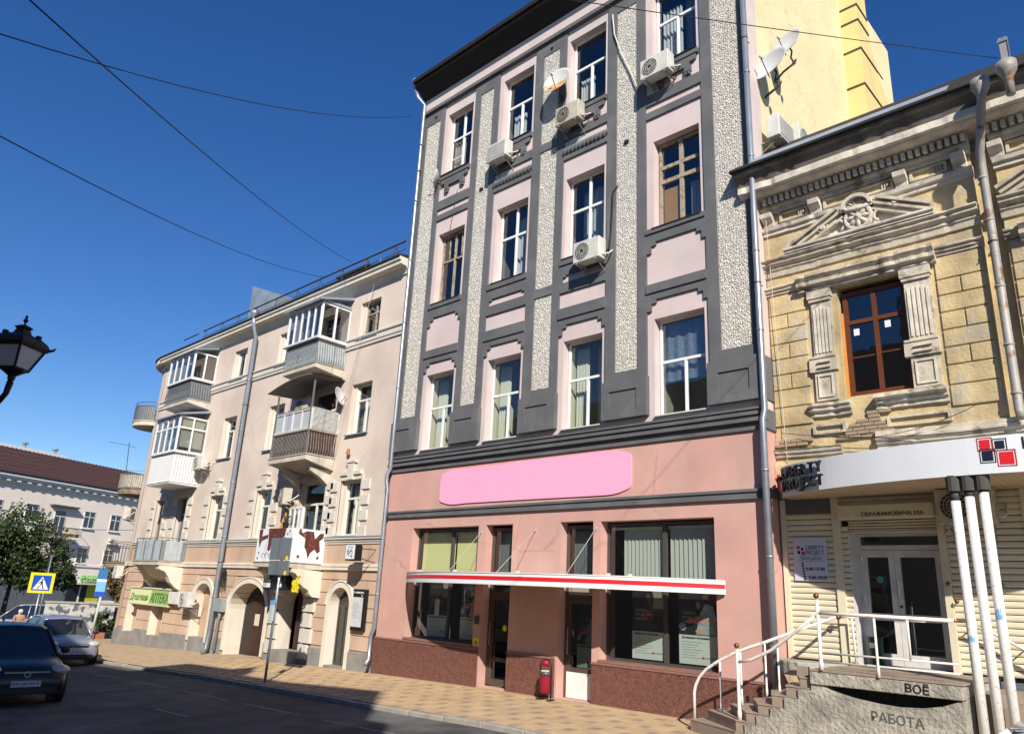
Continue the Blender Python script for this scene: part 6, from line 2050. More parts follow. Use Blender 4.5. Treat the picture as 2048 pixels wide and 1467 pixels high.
ACS = [
    (acw, (-8.22, D, 14.08), 0, 'white air conditioner under the topmost right window of the pink building'),
    (aco, (-10.92, D, 13.98), 0, 'beige air conditioner next to the big rusty satellite dish'),
    (acl, (-13.52, D, 13.92), 0, 'white louvred air conditioner under an upper left window of the pink building'),
    (acw, (-10.18, D, 9.78), 0, 'white air conditioner with a black fan in front of a reflecting middle-row window'),
    (acl, (-6.10, 14.05, 11.75), 90, 'louvred air conditioner low on the yellow gable, nearest the drainpipe'),
    (acw, (-6.10, 15.15, 12.1), 90, 'second air conditioner on the yellow gable, half behind the tin roof'),
    (acw, (-29.85, D, 6.28), 0, 'air conditioner beside the white panelled bay'),
    (aco, (-22.25, 13.2, 7.56), 0, 'old air conditioner under the arched sheet roof of a balcony'),
    (aco, (-22.55, 13.15, 4.52), -20, 'yellowed air conditioner hanging in the shade above the wooden ladder'),
    (aco, (-37.0, 13.5, 4.55), -35, 'air conditioner at the rounded corner above the rusty balcony'),
    (acw, (-36.55, 13.35, 1.95), -10, 'large air conditioner under the rusty corner balcony'),
    (acw, (-29.0, D, 1.05), 0, 'white air conditioner next to the green pharmacy sign'),
    (aco, (-2.95, 13.62, 3.40), 0, 'air conditioner in the shade behind the three white poles'),
]
used = set()
for proto, loc, rz, lab in ACS:
    if proto.name not in used:
        used.add(proto.name)
        proto.location = loc
        proto.rotation_euler = (0, 0, R(rz))
        proto['label'] = lab
        proto['group'] = AG
    else:
        dup(proto, loc, R(rz), lab, AG)

# ================================================================== satellite dishes
def dish_mesh(m, rust=False):
    root = thing('satellite_dish', '', 'satellite dish', (0, 0, 0))
    prof = [(.001, .0), (.12, -.008), (.25, -.035), (.36, -.075), (.42, -.105)]
    mb = MB().lathe([(r, h - .0) for r, h in prof] + [(.425, -.10), (.36, -.062), (.25, -.022), (.12, .006), (.001, .014)], (0, -.32, 0), 28, 'y')
    ob('reflector', mb, m, root, smooth=True, off=False)
    ob('feed_arm', MB().tube([(0, -.30, -.36), (0, -.66, -.10)], .012, 6), M_RUST, root, off=False)
    ob('receiver_head', MB().lathe([(.025, -.05), (.035, .0), (.03, .06)], (0, -.68, -.07), 10, 'y'), M_WHITED, root, off=False)
    ob('mount', MB().tube([(0, -.30, 0), (0, -.16, -.05), (0, -.14, -.28), (.0, 0, -.32)], .022, 8).box(-.06, .06, -.012, .0, -.42, -.22), M_RUST, root, off=False)
    return root
dw = dish_mesh(mat('pale_dish', (.50, .52, .54), .45, var=.1))
dr2 = dish_mesh(mat('rusty_dish', (.55, .54, .51), .5, var=.1))
def rust_half(root):
    prof = [(.0015, .0), (.12, -.009), (.25, -.037), (.36, -.078), (.42, -.108)]
    vs, fs, n = [], [], 14
    for r, h_ in prof:
        for k in range(n + 1):
            a = math.pi * (1.08 + .86 * k / n)
            vs.append((r * math.cos(a), -.322 + h_ - .002, r * math.sin(a)))
    for i in range(len(prof) - 1):
        for k in range(n):
            fs.append((i * (n + 1) + k, i * (n + 1) + k + 1, (i + 1) * (n + 1) + k + 1, (i + 1) * (n + 1) + k))
    ob('rust_stain', MB().add(vs, fs), mat('orange_rust', (.50, .22, .05), .8, col2=(.52, .45, .36), c2s=5, c2lo=.45, c2hi=.6), root, off=False)
rust_half(dr2)
dr2.location = (-11.42, D, 15.45)
dr2.rotation_euler = (R(-14), 0, R(8))
dr2['label'] = 'large satellite dish stained with orange rust on the pink building'
dr2['group'] = 'satellite dishes'
dw.location = (-16.28, D, 14.5)
dw.rotation_euler = (R(-8), 0, R(-48))
dw.scale = (.72, .72, .72)
dw['label'] = 'small white satellite dish seen edge-on at the left end of the pink building'
dw['group'] = 'satellite dishes'
for loc, rx_, rz, sc, wallx, lab in (((-5.72, 14.2, 13.6), -20, -14, 1.05, -6.1, 'lower of the two pale satellite dishes on the yellow gable'),
                         ((-5.56, 14.75, 14.45), -20, -14, .95, -6.1, 'upper of the two pale satellite dishes on the yellow gable'),
                         ((-20.75, 12.95, 7.9), -18, 118, .75, None, 'white satellite dish at the side of the brown-boarded balcony')):
    o = dup(dw, loc, 0, lab, 'satellite dishes')
    o.scale = (sc, sc, sc)
    o.rotation_euler = (R(rx_), 0, R(rz))
    if wallx:
        arm = MB().tube([(0, -.05, -.30), (0, 0, -.34), (-.3, 0, -.42), (-.66, .05, -.62)], .026, 8)
        ob('wall_arm', arm, M_RUST, o, smooth=True, off=False)

# ================================================================== small things on the cream facade
ps = thing('shop_sign', 'green and pale yellow pharmacy sign under the corner balcony', 'sign', (-33.4, D - .12, 1.3))
ob('board', MB().box(-35.0, -31.0, D - .16, D - .02, 1.02, 1.60), M_PSIGN, ps)
ob('frame', MB().box(-35.05, -30.95, D - .2, D - .0, 1.60, 1.66).box(-35.05, -30.95, D - .19, D - .01, .96, 1.02), mat('cream_frame', (.55, .52, .36), .6), ps)
ob('green_field', MB().prism([(-32.9, 1.02), (-31.0, 1.02), (-31.0, 1.60), (-32.7, 1.60)], D - .166, D - .158), mat('pale_green_film', (.30, .42, .14), .5), ps)
text('lettering', 'Дешевая', .36, M_GREEN, ps, (-34.9, D - .170, 1.13), depth=.003, width=1.9, bold=.006, shear=.2)
text('lettering', 'АПТЕКА', .48, mat('dark_green_print', (.03, .16, .02), .5), ps, (-32.75, D - .172, 1.10), depth=.003, width=1.7, bold=.008, shear=.2)
tag(ob('service_box', MB().box(-30.95, -30.0, D - .22, D, 1.1, 1.55), M_WHITED, bevel=.01), 'plain grey box between the pharmacy sign and its air conditioner', 'box')
bd = thing('information_board', 'tall black-framed board with a white sheet near the drainpipe', 'board', (-18.4, D - .1, .9))
ob('frame', MB().box(-18.72, -18.12, D - .10, D, .88, 2.0), M_BLACK, bd)
ob('sheet', MB().box(-18.71, -18.22, D - .108, D - .101, .98, 1.78), mat('white_sheet', (.55, .56, .56), .5, var=.12, vs=6), bd)
text('lettering', 'СЕРАФИМОВИЧА', .07, M_SIGNW, bd, (-18.69, D - .104, 1.88), depth=.002, width=.48)
text('lettering', '51', .08, M_SIGNW, bd, (-18.32, D - .104, 1.80), depth=.002)
ln = MB()
for k in range(9):
    ln.box(-18.66, -18.30 - .05 * (k % 3), D - .1105, D - .1075, 1.22 + .05 * k, 1.235 + .05 * k)
ob('printed_lines', ln, mat('pale_grey_print', (.35, .36, .38), .5), bd)
sg = thing('hanging_sign', 'black box sign with the number 62 on brackets', 'sign', (-18.4, D - .5, 2.8))
ob('box', MB().box(-18.52, -18.05, D - .66, D - .42, 2.76, 3.2), M_BLACK, sg, bevel=.008)
ob('face', MB().box(-18.50, -18.07, D - .667, D - .661, 2.80, 3.19), M_SIGNW, sg)
text('number', '6', .26, M_INK, sg, (-18.44, D - .669, 2.93), depth=.001)
text('number', '2', .26, M_INK, sg, (-18.28, D - .669, 2.86), depth=.001)
ob('stroke', MB().tube([(-18.38, D - .67, 2.88), (-18.18, D - .67, 3.14), (-18.38, D - .67, 3.14)], .009, 4), M_INK, sg)
ob('bracket', MB().tube([(-18.1, D - .5, 3.1), (-18.0, D - .1, 3.1), (-18.0, D, 3.1)], .012, 5).tube([(-18.1, D - .5, 2.85), (-18.0, D - .1, 2.75), (-18.0, D, 2.75)], .012, 5), M_BLACK, sg)
ys6 = thing('hanging_sign', 'yellow 62 lamp sign under the banner balcony', 'sign', (-20.4, D - .9, 2.0))
yy = D - .95
ob('arm', MB().tube([(-20.25, yy, 2.30), (-20.42, yy, 2.22)], .03, 6), M_YSIGN, ys6)
for cx, cz in ((-20.58, 2.08), (-20.42, 2.08), (-20.55, 1.93), (-20.40, 1.93)):
    ob('digit_loop', MB().ring([(.085, -.02), (.085, .02), (.035, .02), (.035, -.02)], (cx, yy, cz), 12, 'y'), M_YSIGN, ys6)
ob('digit_stroke', MB().tube([(-20.62, yy, 1.84), (-20.34, yy, 1.84)], .03, 6).tube([(-20.6, yy - .03, 1.86), (-20.38, yy - .03, 2.2)], .022, 6), M_YSIGN, ys6)
ds = thing('hanging_sign', 'dark sign box with two white squares, hidden behind the signpost', 'sign', (-22.1, D - .9, 2.1))
ob('box', MB().box(-22.75, -21.4, D - .75, D - .55, 1.86, 2.30), M_BLACK, ds)
ob('face', MB().box(-22.70, -22.30, D - .757, D - .751, 1.92, 2.16), M_SIGNW, ds)
text('letter', 'S', .22, M_INK, ds, (-22.66, D - .759, 1.96), depth=.001)
ob('face', MB().box(-21.85, -21.62, D - .757, D - .751, 1.94, 2.12), M_SIGNW, ds)
eb = thing('cable_cabinet', 'grey cable cabinet with a conduit beside the thick drainpipe', 'cabinet', (-26.8, D, 1.0))
ob('box', MB().box(-27.1, -26.42, D - .22, D, 1.0, 1.44), mat('grey_cabinet', (.26, .29, .30), .6, var=.1), eb, bevel=.01)
ob('conduit', MB().tube([(-26.62, D - .12, 1.02), (-26.62, D - .12, .85), (-26.72, D - .1, .75), (-26.72, D - .1, -.3)], .06, 8), M_TIN, eb, smooth=True)
ld = thing('ladder', 'yellow wooden ladder leaning behind the banner', 'ladder', (-22.0, 12.8, 3.0))
for dx in (0, .46):
    ob('rail', MB().box(-22.62 + dx, -22.57 + dx, 12.50, 12.56, 2.75, 4.62).xf(Matrix.Translation((-22.4, 12.53, 2.75)) @ Matrix.Rotation(R(-14), 4, 'X') @ Matrix.Translation((22.4, -12.53, -2.75))), M_WOODY, ld)
for k in range(5):
    ob('rung', MB().box(-22.57, -22.16, 12.51, 12.55, 3.2 + .3 * k, 3.25 + .3 * k).xf(Matrix.Translation((-22.4, 12.53, 2.75)) @ Matrix.Rotation(R(-14), 4, 'X') @ Matrix.Translation((22.4, -12.53, -2.75))), M_WOODY, ld)
pt_ = thing('plant_pot', 'dark pot with thin stems on the edge of the banner', 'plant', (-21.3, D - 1.15, 3.68))
ob('pot', MB().lathe([(.07, 0), (.10, .17), (.105, .19), (.09, .19)], (-21.25, D - 1.1, 3.67), 12), M_DARK, pt_)
for k in range(9):
    a = k * .7
    ob('stem', MB().tube([(-21.25, D - 1.1, 3.85), (-21.25 + .05 * math.cos(a), D - 1.1 + .05 * math.sin(a), 3.98), (-21.25 + .15 * math.cos(a), D - 1.1 + .1 * math.sin(a), 4.02 + .03 * (k % 4))], .012, 5), M_BARK, pt_)
cg = thing('glazed_frame', 'white glazed frame standing on the banner balcony', 'frame', (-20.5, 12.5, 3.68))
f_ = MB()
for x in (-20.72, -20.45, -20.2, -20.02):
    f_.box(x - .025, x + .025, D - 1.0, D - .95, 3.67, 4.28)
f_.box(-20.745, -19.995, D - 1.002, D - .948, 4.28, 4.33)
f_.xf(Matrix.Translation((-.55, 0, 0)))
ob('frame', f_, M_WHITE, cg)
ob('pane', MB().quad((-21.26, D - .97, 3.7), (-20.58, D - .97, 3.7), (-20.58, D - .97, 4.28), (-21.26, D - .97, 4.28)), M_GLASSH, cg, recalc=False)
vn = MB()
for k in range(40):
    a, l = random.uniform(0, 6.28), random.uniform(.1, .5)
    vn.tube([(-26.75, D - .08, 2.5), (-26.75 + .12 * math.cos(a), D - .12 - .05 * random.random(), 2.45 - l * .3), (-26.75 + .16 * math.cos(a + 1), D - .1, 2.4 - l * 1.6)], .006, 4)
tag(ob('cable_bunch', vn, M_CABLE), 'tangle of black cables hanging beside the thick drainpipe', 'cables')
tag(ob('clay_bracket', MB().tube([(-19.9, D - .03, 6.2), (-19.86, D - .08, 6.08), (-19.8, D - .05, 6.0)], .05, 8), M_TERRA, smooth=True), 'orange-brown lump hanging under a second-floor window sill', 'ornament')

# ================================================================== litter bin
lb = thing('litter_bin', 'dark red litter bin hung in a black frame on the pavement', 'bin', (-11.2, 12.85, -.02))
bx, by, bz = -11.02, 12.82, -.01
ob('frame', MB().tube([(bx - .15, by, bz), (bx - .15, by, bz + .62)] + [(bx - .15 * math.cos(a), by, bz + .62 + .17 * math.sin(a)) for a in [math.pi * k / 8 for k in range(9)]] + [(bx + .15, by, bz)], .014, 8), M_BLACK, lb, smooth=True)
ob('bucket', MB().lathe([(.09, 0), (.115, .03), (.135, .36), (.135, .38)], (bx, by, bz + .12), 16), mat('dark_red_paint', (.26, .012, .03), .35), lb, smooth=True)
ob('rim', MB().lathe([(.138, 0), (.14, .09), (.12, .09), (.118, 0)], (bx, by, bz + .46), 16), M_FRAMEG, lb, smooth=True)
ob('lid', MB().sphere((bx, by, bz + .71), .1, 12, 8).xf(Matrix.Translation((bx, by, bz + .71)) @ Matrix.Scale(.75, 4, (0, 0, 1)) @ Matrix.Translation((-bx, -by, -bz - .71))), mat('dark_red_paint', (.26, .012, .03), .35), lb, smooth=True)
ob('rubbish', MB().box(bx - .08, bx + .05, by - .06, by + .05, bz + .5, bz + .565), M_WHITE, lb)
ob('foot', MB().tube([(bx - .15, by - .12, bz + .005), (bx - .15, by + .12, bz + .005)], .014, 6).tube([(bx + .15, by - .12, bz + .005), (bx + .15, by + .12, bz + .005)], .014, 6), M_BLACK, lb)

# ================================================================== signposts
sp = thing('signpost', 'grey signpost seen from behind with a large blank sign at the kerb', 'signpost', (-17.95, 10.3, -.25))
ob('pole', MB().tube([(-17.95, 10.30, -.3), (-17.92, 10.30, 3.2)], .034, 12), M_GALV, sp, smooth=True)
ob('sign_back', MB().box(-18.43, -17.43, 10.22, 10.245, 2.62, 3.17), mat('sign_back_grey', (.20, .22, .24), .5, metal=.3, var=.08), sp, bevel=.01)
ob('sign_back', MB().box(-18.41, -17.41, 10.22, 10.245, 2.24, 2.605), mat('sign_back_grey', (.20, .22, .24), .5), sp, bevel=.01)
for z in (2.38, 2.95):
    ob('clamp', MB().box(-18.0, -17.86, 10.245, 10.34, z, z + .04), M_GALV, sp)
for z in (2.30, 2.66):
    ob('yellow_sticker', MB().lathe([(.001, -.002), (.06, -.002), (.06, 0)], (-17.55, 10.219, z), 12, 'y'), M_YSIGN, sp)
ob('notice', MB().box(-18.09, -17.86, 10.245, 10.25, 1.12, 1.6), mat('pale_notice', (.52, .58, .58), .5, var=.1, vs=10), sp)
ob('notice_head', MB().box(-18.10, -17.85, 10.24, 10.244, 1.52, 1.63), M_BLUEL, sp)
ob('notice_front', MB().box(-18.09, -17.86, 10.238, 10.243, 1.14, 1.515), mat('pale_notice', (.52, .58, .58), .5), sp)
# pedestrian crossing sign
cs = thing('crossing_sign', 'yellow-edged blue pedestrian crossing sign on a post', 'traffic sign', (-36.2, 9.9, -1))
sx, sy, sz = -36.0, 9.92, 1.62
M_ = Matrix.Translation((sx, sy, sz)) @ Matrix.Rotation(R(82), 4, 'Z')
def cso(name, mb, m):
    return ob(name, mb.xf(M_), m, cs)
cso('board', MB().box(-.44, .44, -.01, .02, -.40, .40), M_YSIGN)
cso('field', MB().box(-.33, .33, -.016, -.0105, -.30, .30), M_BLUE)
cso('triangle', MB().prism([(-.28, -.25), (.28, -.25), (0, .25)], -.021, -.0165), M_SIGNW)
fg = MB().prism([(-.03, -.05), (.05, -.05), (.04, .08), (-.02, .08)], -.025, -.0215)
fg.lathe([(.001, -.025), (.035, -.025), (.035, -.0215)], (.01, 0, .13), 10, 'y')
fg.prism([(-.03, -.05), (0, -.05), (-.09, -.23), (-.13, -.23)], -.0252, -.0214)
fg.prism([(.01, -.05), (.05, -.05), (.12, -.23), (.08, -.23)], -.0254, -.0213)
fg.prism([(-.02, .07), (0, .04), (-.10, -.03), (-.12, -.01)], -.0256, -.0212)
cso('walking_figure', fg, M_INK)
ob('post', MB().tube([(sx - .03, sy + .02, -1.0), (sx - .03, sy + .02, 1.6)], .03, 8), M_GALV, cs, smooth=True)
ob('base_plate', MB().box(sx - .16, sx + .1, sy - .11, sy + .15, -1.02, -.98), M_GALV, cs)
tl = thing('traffic_pole', 'slim grey pole beside the pedestrian crossing sign', 'pole', (-40, 10.6, -1.1))
ob('pole', MB().tube([(-39.3, 11.0, -1.1), (-39.3, 11.0, 2.75)], .035, 8), M_GALV, tl, smooth=True)
ob('cap', MB().lathe([(.05, 0), (.05, .05), (.02, .08)], (-39.3, 11.0, 2.72), 8), M_GALV, tl)
bsn = thing('street_sign', 'tall narrow blue sign on a white post at the far corner', 'street sign', (-42.5, 14.5, -1))
ob('post', MB().tube([(-42.55, 14.45, -1.1), (-42.2, 14.42, 1.0)], .06, 8), mat('grey_white_post', (.45, .45, .43), .6), bsn, smooth=True)
Mx = Matrix.Translation((-42.35, 14.38, 1.65)) @ Matrix.Rotation(R(60), 4, 'Z')
ob('panel', MB().box(-.22, .22, -.02, .02, -.62, .72).xf(Mx), M_BLUEL, bsn)
ob('top_panel', MB().box(-.22, .22, -.03, -.021, .22, .72).xf(Mx), mat('mid_blue_film', (.02, .13, .33), .5), bsn)
ob('bottom_panel', MB().box(-.23, .23, -.032, -.021, -.64, -.40).xf(Mx), M_BLUE, bsn)
ob('white_band', MB().box(-.22, .22, -.031, -.021, .08, .20).xf(Mx), M_SIGNW, bsn)

# ================================================================== street lamp at the left edge
lp = thing('street_lamp', 'black old-style street lamp lantern at the left edge', 'street lamp', (-9.6, 1.75, 3.7))
Lm = Matrix.Translation((-9.43, 1.86, 4.12)) @ Matrix.Rotation(R(35), 4, 'Z') @ Matrix.Scale(.86, 4)
def lo_(name, mb, m, smooth=False):
    return ob(name, mb.xf(Lm), m, lp, smooth)
w0, w1, h1 = .115, .205, .29
cg_ = MB()
for sx_, sy_ in ((1, 1), (1, -1), (-1, 1), (-1, -1)):
    cg_.tube([(sx_ * w0, sy_ * w0, 0), (sx_ * w1, sy_ * w1, h1)], .016, 6)
for a in range(4):
    c_, s_ = [(1, 0), (0, 1), (-1, 0), (0, -1)][a]
    for w_, z in ((w0, 0), (w1, h1)):
        p, q = Vector((c_ * w_ - s_ * w_, s_ * w_ + c_ * w_, z)), Vector((c_ * w_ + s_ * w_, s_ * w_ - c_ * w_, z))
        cg_.tube([p, q], .018, 6)
lo_('lantern_cage', cg_, M_BLACK)
for a in range(4):
    c_, s_ = [(1, 0), (0, 1), (-1, 0), (0, -1)][a]
    P = [(c_ * w0 - s_ * w0, s_ * w0 + c_ * w0, 0), (c_ * w0 + s_ * w0, s_ * w0 - c_ * w0, 0), (c_ * w1 + s_ * w1, s_ * w1 - c_ * w1, h1), (c_ * w1 - s_ * w1, s_ * w1 + c_ * w1, h1)]
    P = [(x * .97, y * .97, z) for x, y, z in P]
    lo_('glass_panel', MB().add(P, [(0, 1, 2, 3)]), M_LAMPG)
rfm = MB()
sec = [(.225, h1 - .01), (.25, h1 + .03), (.215, h1 + .10), (.15, h1 + .16), (.075, h1 + .19), (.055, h1 + .25), (.08, h1 + .275), (.03, h1 + .31)]
for i, (w_, z) in enumerate(sec):
    rfm.v += [(w_, w_, z), (-w_, w_, z), (-w_, -w_, z), (w_, -w_, z)]
    if i:
        for k in range(4):
            rfm.f.append(((i - 1) * 4 + k, (i - 1) * 4 + (k + 1) % 4, i * 4 + (k + 1) % 4, i * 4 + k))
rfm.f += [(3, 2, 1, 0), tuple(len(rfm.v) - 4 + k for k in range(4))]
lo_('lantern_roof', rfm, M_BLACK)
hn = MB()
for sx_, sy_ in ((1, 1), (1, -1), (-1, 1), (-1, -1)):
    hn.tube([(sx_ * .22, sy_ * .22, h1 + .02), (sx_ * .27, sy_ * .27, h1 + .05), (sx_ * .285, sy_ * .285, h1 + .085)], [.022, .018, .006], 6)
    hn.box(sx_ * .13 - .025, sx_ * .13 + .025, sy_ * .13 - .025, sy_ * .13 + .025, h1 + .12, h1 + .20)
lo_('roof_horns', hn, M_BLACK)
lo_('finial', MB().lathe([(.012, .30), (.012, .34), (.028, .36), (.03, .38), (.012, .40), (.02, .415), (.004, .45)], (0, 0, h1), 8), M_BLACK)
lo_('lantern_base', MB().lathe([(.03, -.16), (.045, -.12), (.045, -.09), (.10, -.05), (.15, -.02), (.16, .0)], (0, 0, 0), 8), M_BLACK)
ob('arm', MB().tube([(-9.43, 1.86, 3.98), (-9.45, 1.85, 3.85), (-9.53, 1.82, 3.76), (-9.64, 1.78, 3.74), (-9.76, 1.74, 3.80), (-9.80, 1.72, 3.95)], [.035, .03, .03, .032, .035, .05], 8), M_BLACK, lp, smooth=True)
ob('post', MB().tube([(-9.92, 1.68, -.6), (-9.92, 1.68, .4), (-9.92, 1.68, .5), (-9.92, 1.68, 4.0)], [.11, .1, .06, .05], 10).tube([(-9.92, 1.68, 3.5), (-9.84, 1.70, 3.62), (-9.80, 1.72, 3.95)], .03, 6), M_BLACK, lp, smooth=True)

# ================================================================== wires
def wire(label, a, b, sag, r=.010, m=None, cat='wire', n=18, name='overhead_wire'):
    a, b = Vector(a), Vector(b)
    pts = [a.lerp(b, k / n) - Vector((0, 0, sag * 4 * (k / n) * (1 - k / n))) for k in range(n + 1)]
    return tag(ob(name, MB().tube(pts, r, 5), m or M_CABLE, smooth=True), label, cat, 'overhead wires')
wire('steepest overhead wire, running down to the cream roof from the top left', (-7.43, .78, 7.2), (-21.4, 13.5, 13.2), .25, .009)
wire('overhead wire ending under the pink building\'s left eave', (-9.85, .89, 8.2), (-17.75, 12.85, 17.3), .45, .009)
wire('lowest overhead wire, meeting the cream roof next to its hatch', (-10.06, 1.19, 7.04), (-23.2, 13.5, 13.1), .3, .009)
wire('thin wire crossing the pink facade to the roof of the ochre building', (-4.55, 4.62, 8.2), (-1.5, 12.75, 10.9), .02, .006)
for k, (a, b, s, lab) in enumerate((((-16.0, D - .05, 11.2), (-15.6, D - .04, 13.9), 0, 'thin cable between two window rows of the pink building'),
                                     ((-19.2, 13.2, 12.6), (-20.3, 12.9, 6.0), -.1, 'pale cable hanging down the cream facade beside the balconies'),
                                     ((-6.0, 13.45, 11.2), (-5.85, 13.55, 4.5), -.04, 'loose cable down the joint of the ochre building'),
                                     ((-5.9, 13.5, 5.2), (-2.3, 13.45, 4.9), .12, 'slack black cable across the base of the ochre facade'),
                                     ((-5.3, 13.45, 5.1), (-2.6, 13.4, 5.3), .25, 'drooping black cable over the bare bricks'),
                                     ((-42, 25, 4.6), (-36.8, 14.0, 3.6), .1, 'black cable from the far building to the rounded corner'),
                                     ((-70, 12, 6.4), (-37.5, 14.2, 4.2), .5, 'thin wire far left in front of the white building'),
                                     ((-17.6, D - .02, 9), (-17.62, D - .02, .5), 0, 'thin cable beside the left drainpipe'))):
    wire(lab, a, b, s, .006 if k not in (5, 6) else .012, M_CABLEW if k in (1, 2) else M_CABLE, 'cable', name='cable')
cw = [(-9.75, D - .06, 17.0), (-9.7, D - .12, 16.85), (-9.66, D - .1, 16.3), (-9.45, D - .09, 15.6), (-9.2, D - .08, 14.95), (-8.95, D - .1, 14.3), (-8.62, D - .2, 14.25)]
tag(ob('cable', MB().tube(cw, .02, 6), M_CABLEW, smooth=True), 'thick pale cable sagging over the pebbled strip to the topmost right air conditioner', 'cable')
cw = [(-9.55, D - .06, 11.75), (-9.66, D - .1, 11.6), (-9.7, D - .1, 10.6), (-9.74, D - .12, 10.1), (-9.8, D - .3, 9.9)]
tag(ob('cable', MB().tube(cw, .018, 6), M_CABLE, smooth=True), 'black cable down the grey strip to the middle-row air conditioner', 'cable')
an = thing('antenna', 'thin rod antenna rising from the middle rounded balcony', 'antenna', (-39.4, 13.5, 6.8))
ob('mast', MB().tube([(-39.35, 13.5, 6.4), (-39.13, 13.27, 8.4)], .018, 6), M_RUST, an)
ob('cross_rod', MB().tube([(-39.8, 12.56, 8.38), (-39.15, 13.27, 8.26), (-38.9, 13.55, 8.17)], .012, 6), M_RUST, an)

# ================================================================== cars
def car(name, label, loc, rz, paint, L=4.2, Wd=1.70, H=1.46, hood=.88, cat='car', front=True, suv=False):
    t = thing('parked_car' if 'parked' in label else 'car', label, cat, loc, R(rz))
    hw = Wd / 2
    xs_ = [-L / 2, -L / 2 + .10, -L / 2 + .5, -L / 2 + 1.1, -.3, .5, L / 2 - 1.15, L / 2 - .6, L / 2 - .22, L / 2 - .04, L / 2]
    top = [.72, .92, 1.0, .98, .95, .93, hood + .02, hood - .04, hood - .12, .62, .50]
    bot = [.42, .30, .24, .20, .20, .20, .20, .20, .22, .26, .36]
    wd = [.82, .92, .98, 1, 1, 1, 1, .98, .90, .80, .74]
    mb = MB()
    for x, zt, zb2, w_ in zip(xs_, top, bot, wd):
        w = hw * w_
        zm = zb2 + (zt - zb2) * .58
        mb.v += [(x, -w * .88, zb2), (x, -w * .99, zb2 + (zt - zb2) * .25), (x, -w, zm), (x, -w * .93, zt - .02), (x, -w * .6, zt + .02), (x, 0, zt + .035),
                 (x, w * .6, zt + .02), (x, w * .93, zt - .02), (x, w, zm), (x, w * .99, zb2 + (zt - zb2) * .25), (x, w * .88, zb2)]
    n = 11
    for i in range(len(xs_) - 1):
        for k in range(n):
            mb.f.append((i * n + k, i * n + (k + 1) % n, (i + 1) * n + (k + 1) % n, (i + 1) * n + k))
    mb.f += [tuple(range(n)), tuple((len(xs_) - 1) * n + k for k in range(n))]
    b = ob('body', mb, paint, t, smooth=True, off=False)
    sd_ = b.modifiers.new('sub', 'SUBSURF'); sd_.levels = 2; sd_.render_levels = 2
    # glasshouse
    rx0, rx1 = (-L / 2 + .75 if not suv else -L / 2 + .35), .28
    bx0, bx1 = (-L / 2 + .35 if not suv else -L / 2 + .12), L / 2 - 1.15
    wb, wt = hw * .90, hw * .70
    zt = H
    zb3 = .92
    sec = [(bx0, zb3, wb), (rx0, zt - .06, wt), (rx0 + .5, zt - .02, wt), (rx1 - .35, zt - .02, wt), (rx1, zt - .07, wt), (bx1, zb3 - .02, wb)]
    gl = MB()
    gl.add([(bx0, -wb, zb3), (bx0, wb, zb3), (rx0, wt, zt - .08), (rx0, -wt, zt - .08), (rx1, wt, zt - .08), (rx1, -wt, zt - .08), (bx1, wb * .97, zb3 - .02), (bx1, -wb * .97, zb3 - .02), (bx1 + .14, 0, zb3 - .02), (rx1 + .06, 0, zt - .06)],
           [(0, 1, 2, 3), (3, 2, 4, 9, 5), (5, 9, 8, 7), (9, 4, 6, 8), (0, 3, 5, 7), (1, 6, 4, 2)])
    ob('glass', gl, mat('car_glass', (.012, .014, .018), .04, spec=.9), t, off=False)
    rfm_ = MB()
    P = []
    for x, z in ((rx0 - .05, zt - .10), (rx0 + .25, zt - .02), (-.35, zt), (rx1 - .2, zt - .03), (rx1 + .06, zt - .085)):
        P.append([(x, -wt - .015, z - .03), (x, -wt * .8, z), (x + (.03 if x > 0 else 0), 0, z + .02), (x, wt * .8, z), (x, wt + .015, z - .03)])
    for row in P:
        rfm_.v += row
    for i in range(4):
        for k in range(4):
            rfm_.f.append((i * 5 + k, i * 5 + k + 1, (i + 1) * 5 + k + 1, (i + 1) * 5 + k))
    r_ = ob('roof', rfm_, paint, t, smooth=True, off=False)
    sl = r_.modifiers.new('thick', 'SOLIDIFY'); sl.thickness = .03
    pl = MB()
    for s in (-1, 1):
        pl.tube([(bx1 + .02, s * wb * .97, zb3 - .03), (rx1 + .03, s * wt, zt - .09)], .035, 6)
        pl.tube([(bx0, s * wb, zb3 - .02), (rx0, s * wt, zt - .1)], .05, 6)
        pl.tube([(-.25, s * (wb + .0), zb3), (-.3, s * (wt + .005), zt - .09)], .035, 6)
        pl.tube([(bx0 + .1, s * (wb + .015), zb3), (bx1, s * (wb + .01), zb3 - .03)], .018, 6)
    ob('pillar', pl, paint, t, smooth=True, off=False)
    for x in (L / 2 - .82, -L / 2 + .78):
        for s in (-1, 1):
            ty = ob('tyre', MB().lathe([(.20, -.09), (.29, -.10), (.31, -.06), (.31, .06), (.29, .10), (.20, .09)], (x, s * (hw - .10), .305), 20, 'y'), mat('tyre_rubber', (.012, .012, .012), .9), t, smooth=False, off=False)
            ob('rim', MB().lathe([(.04, -.085), (.19, -.08), (.20, .08), (.04, .085)], (x, s * (hw - .09), .305), 14, 'y'), mat('wheel_rim', (.22, .22, .23), .4, metal=.6), ty, off=False)
            ob('wheel_arch', MB().lathe([(.36, -.10), (.36, .105)], (x, s * (hw - .10), .33), 18, 'y'), M_DARK, t, off=False)
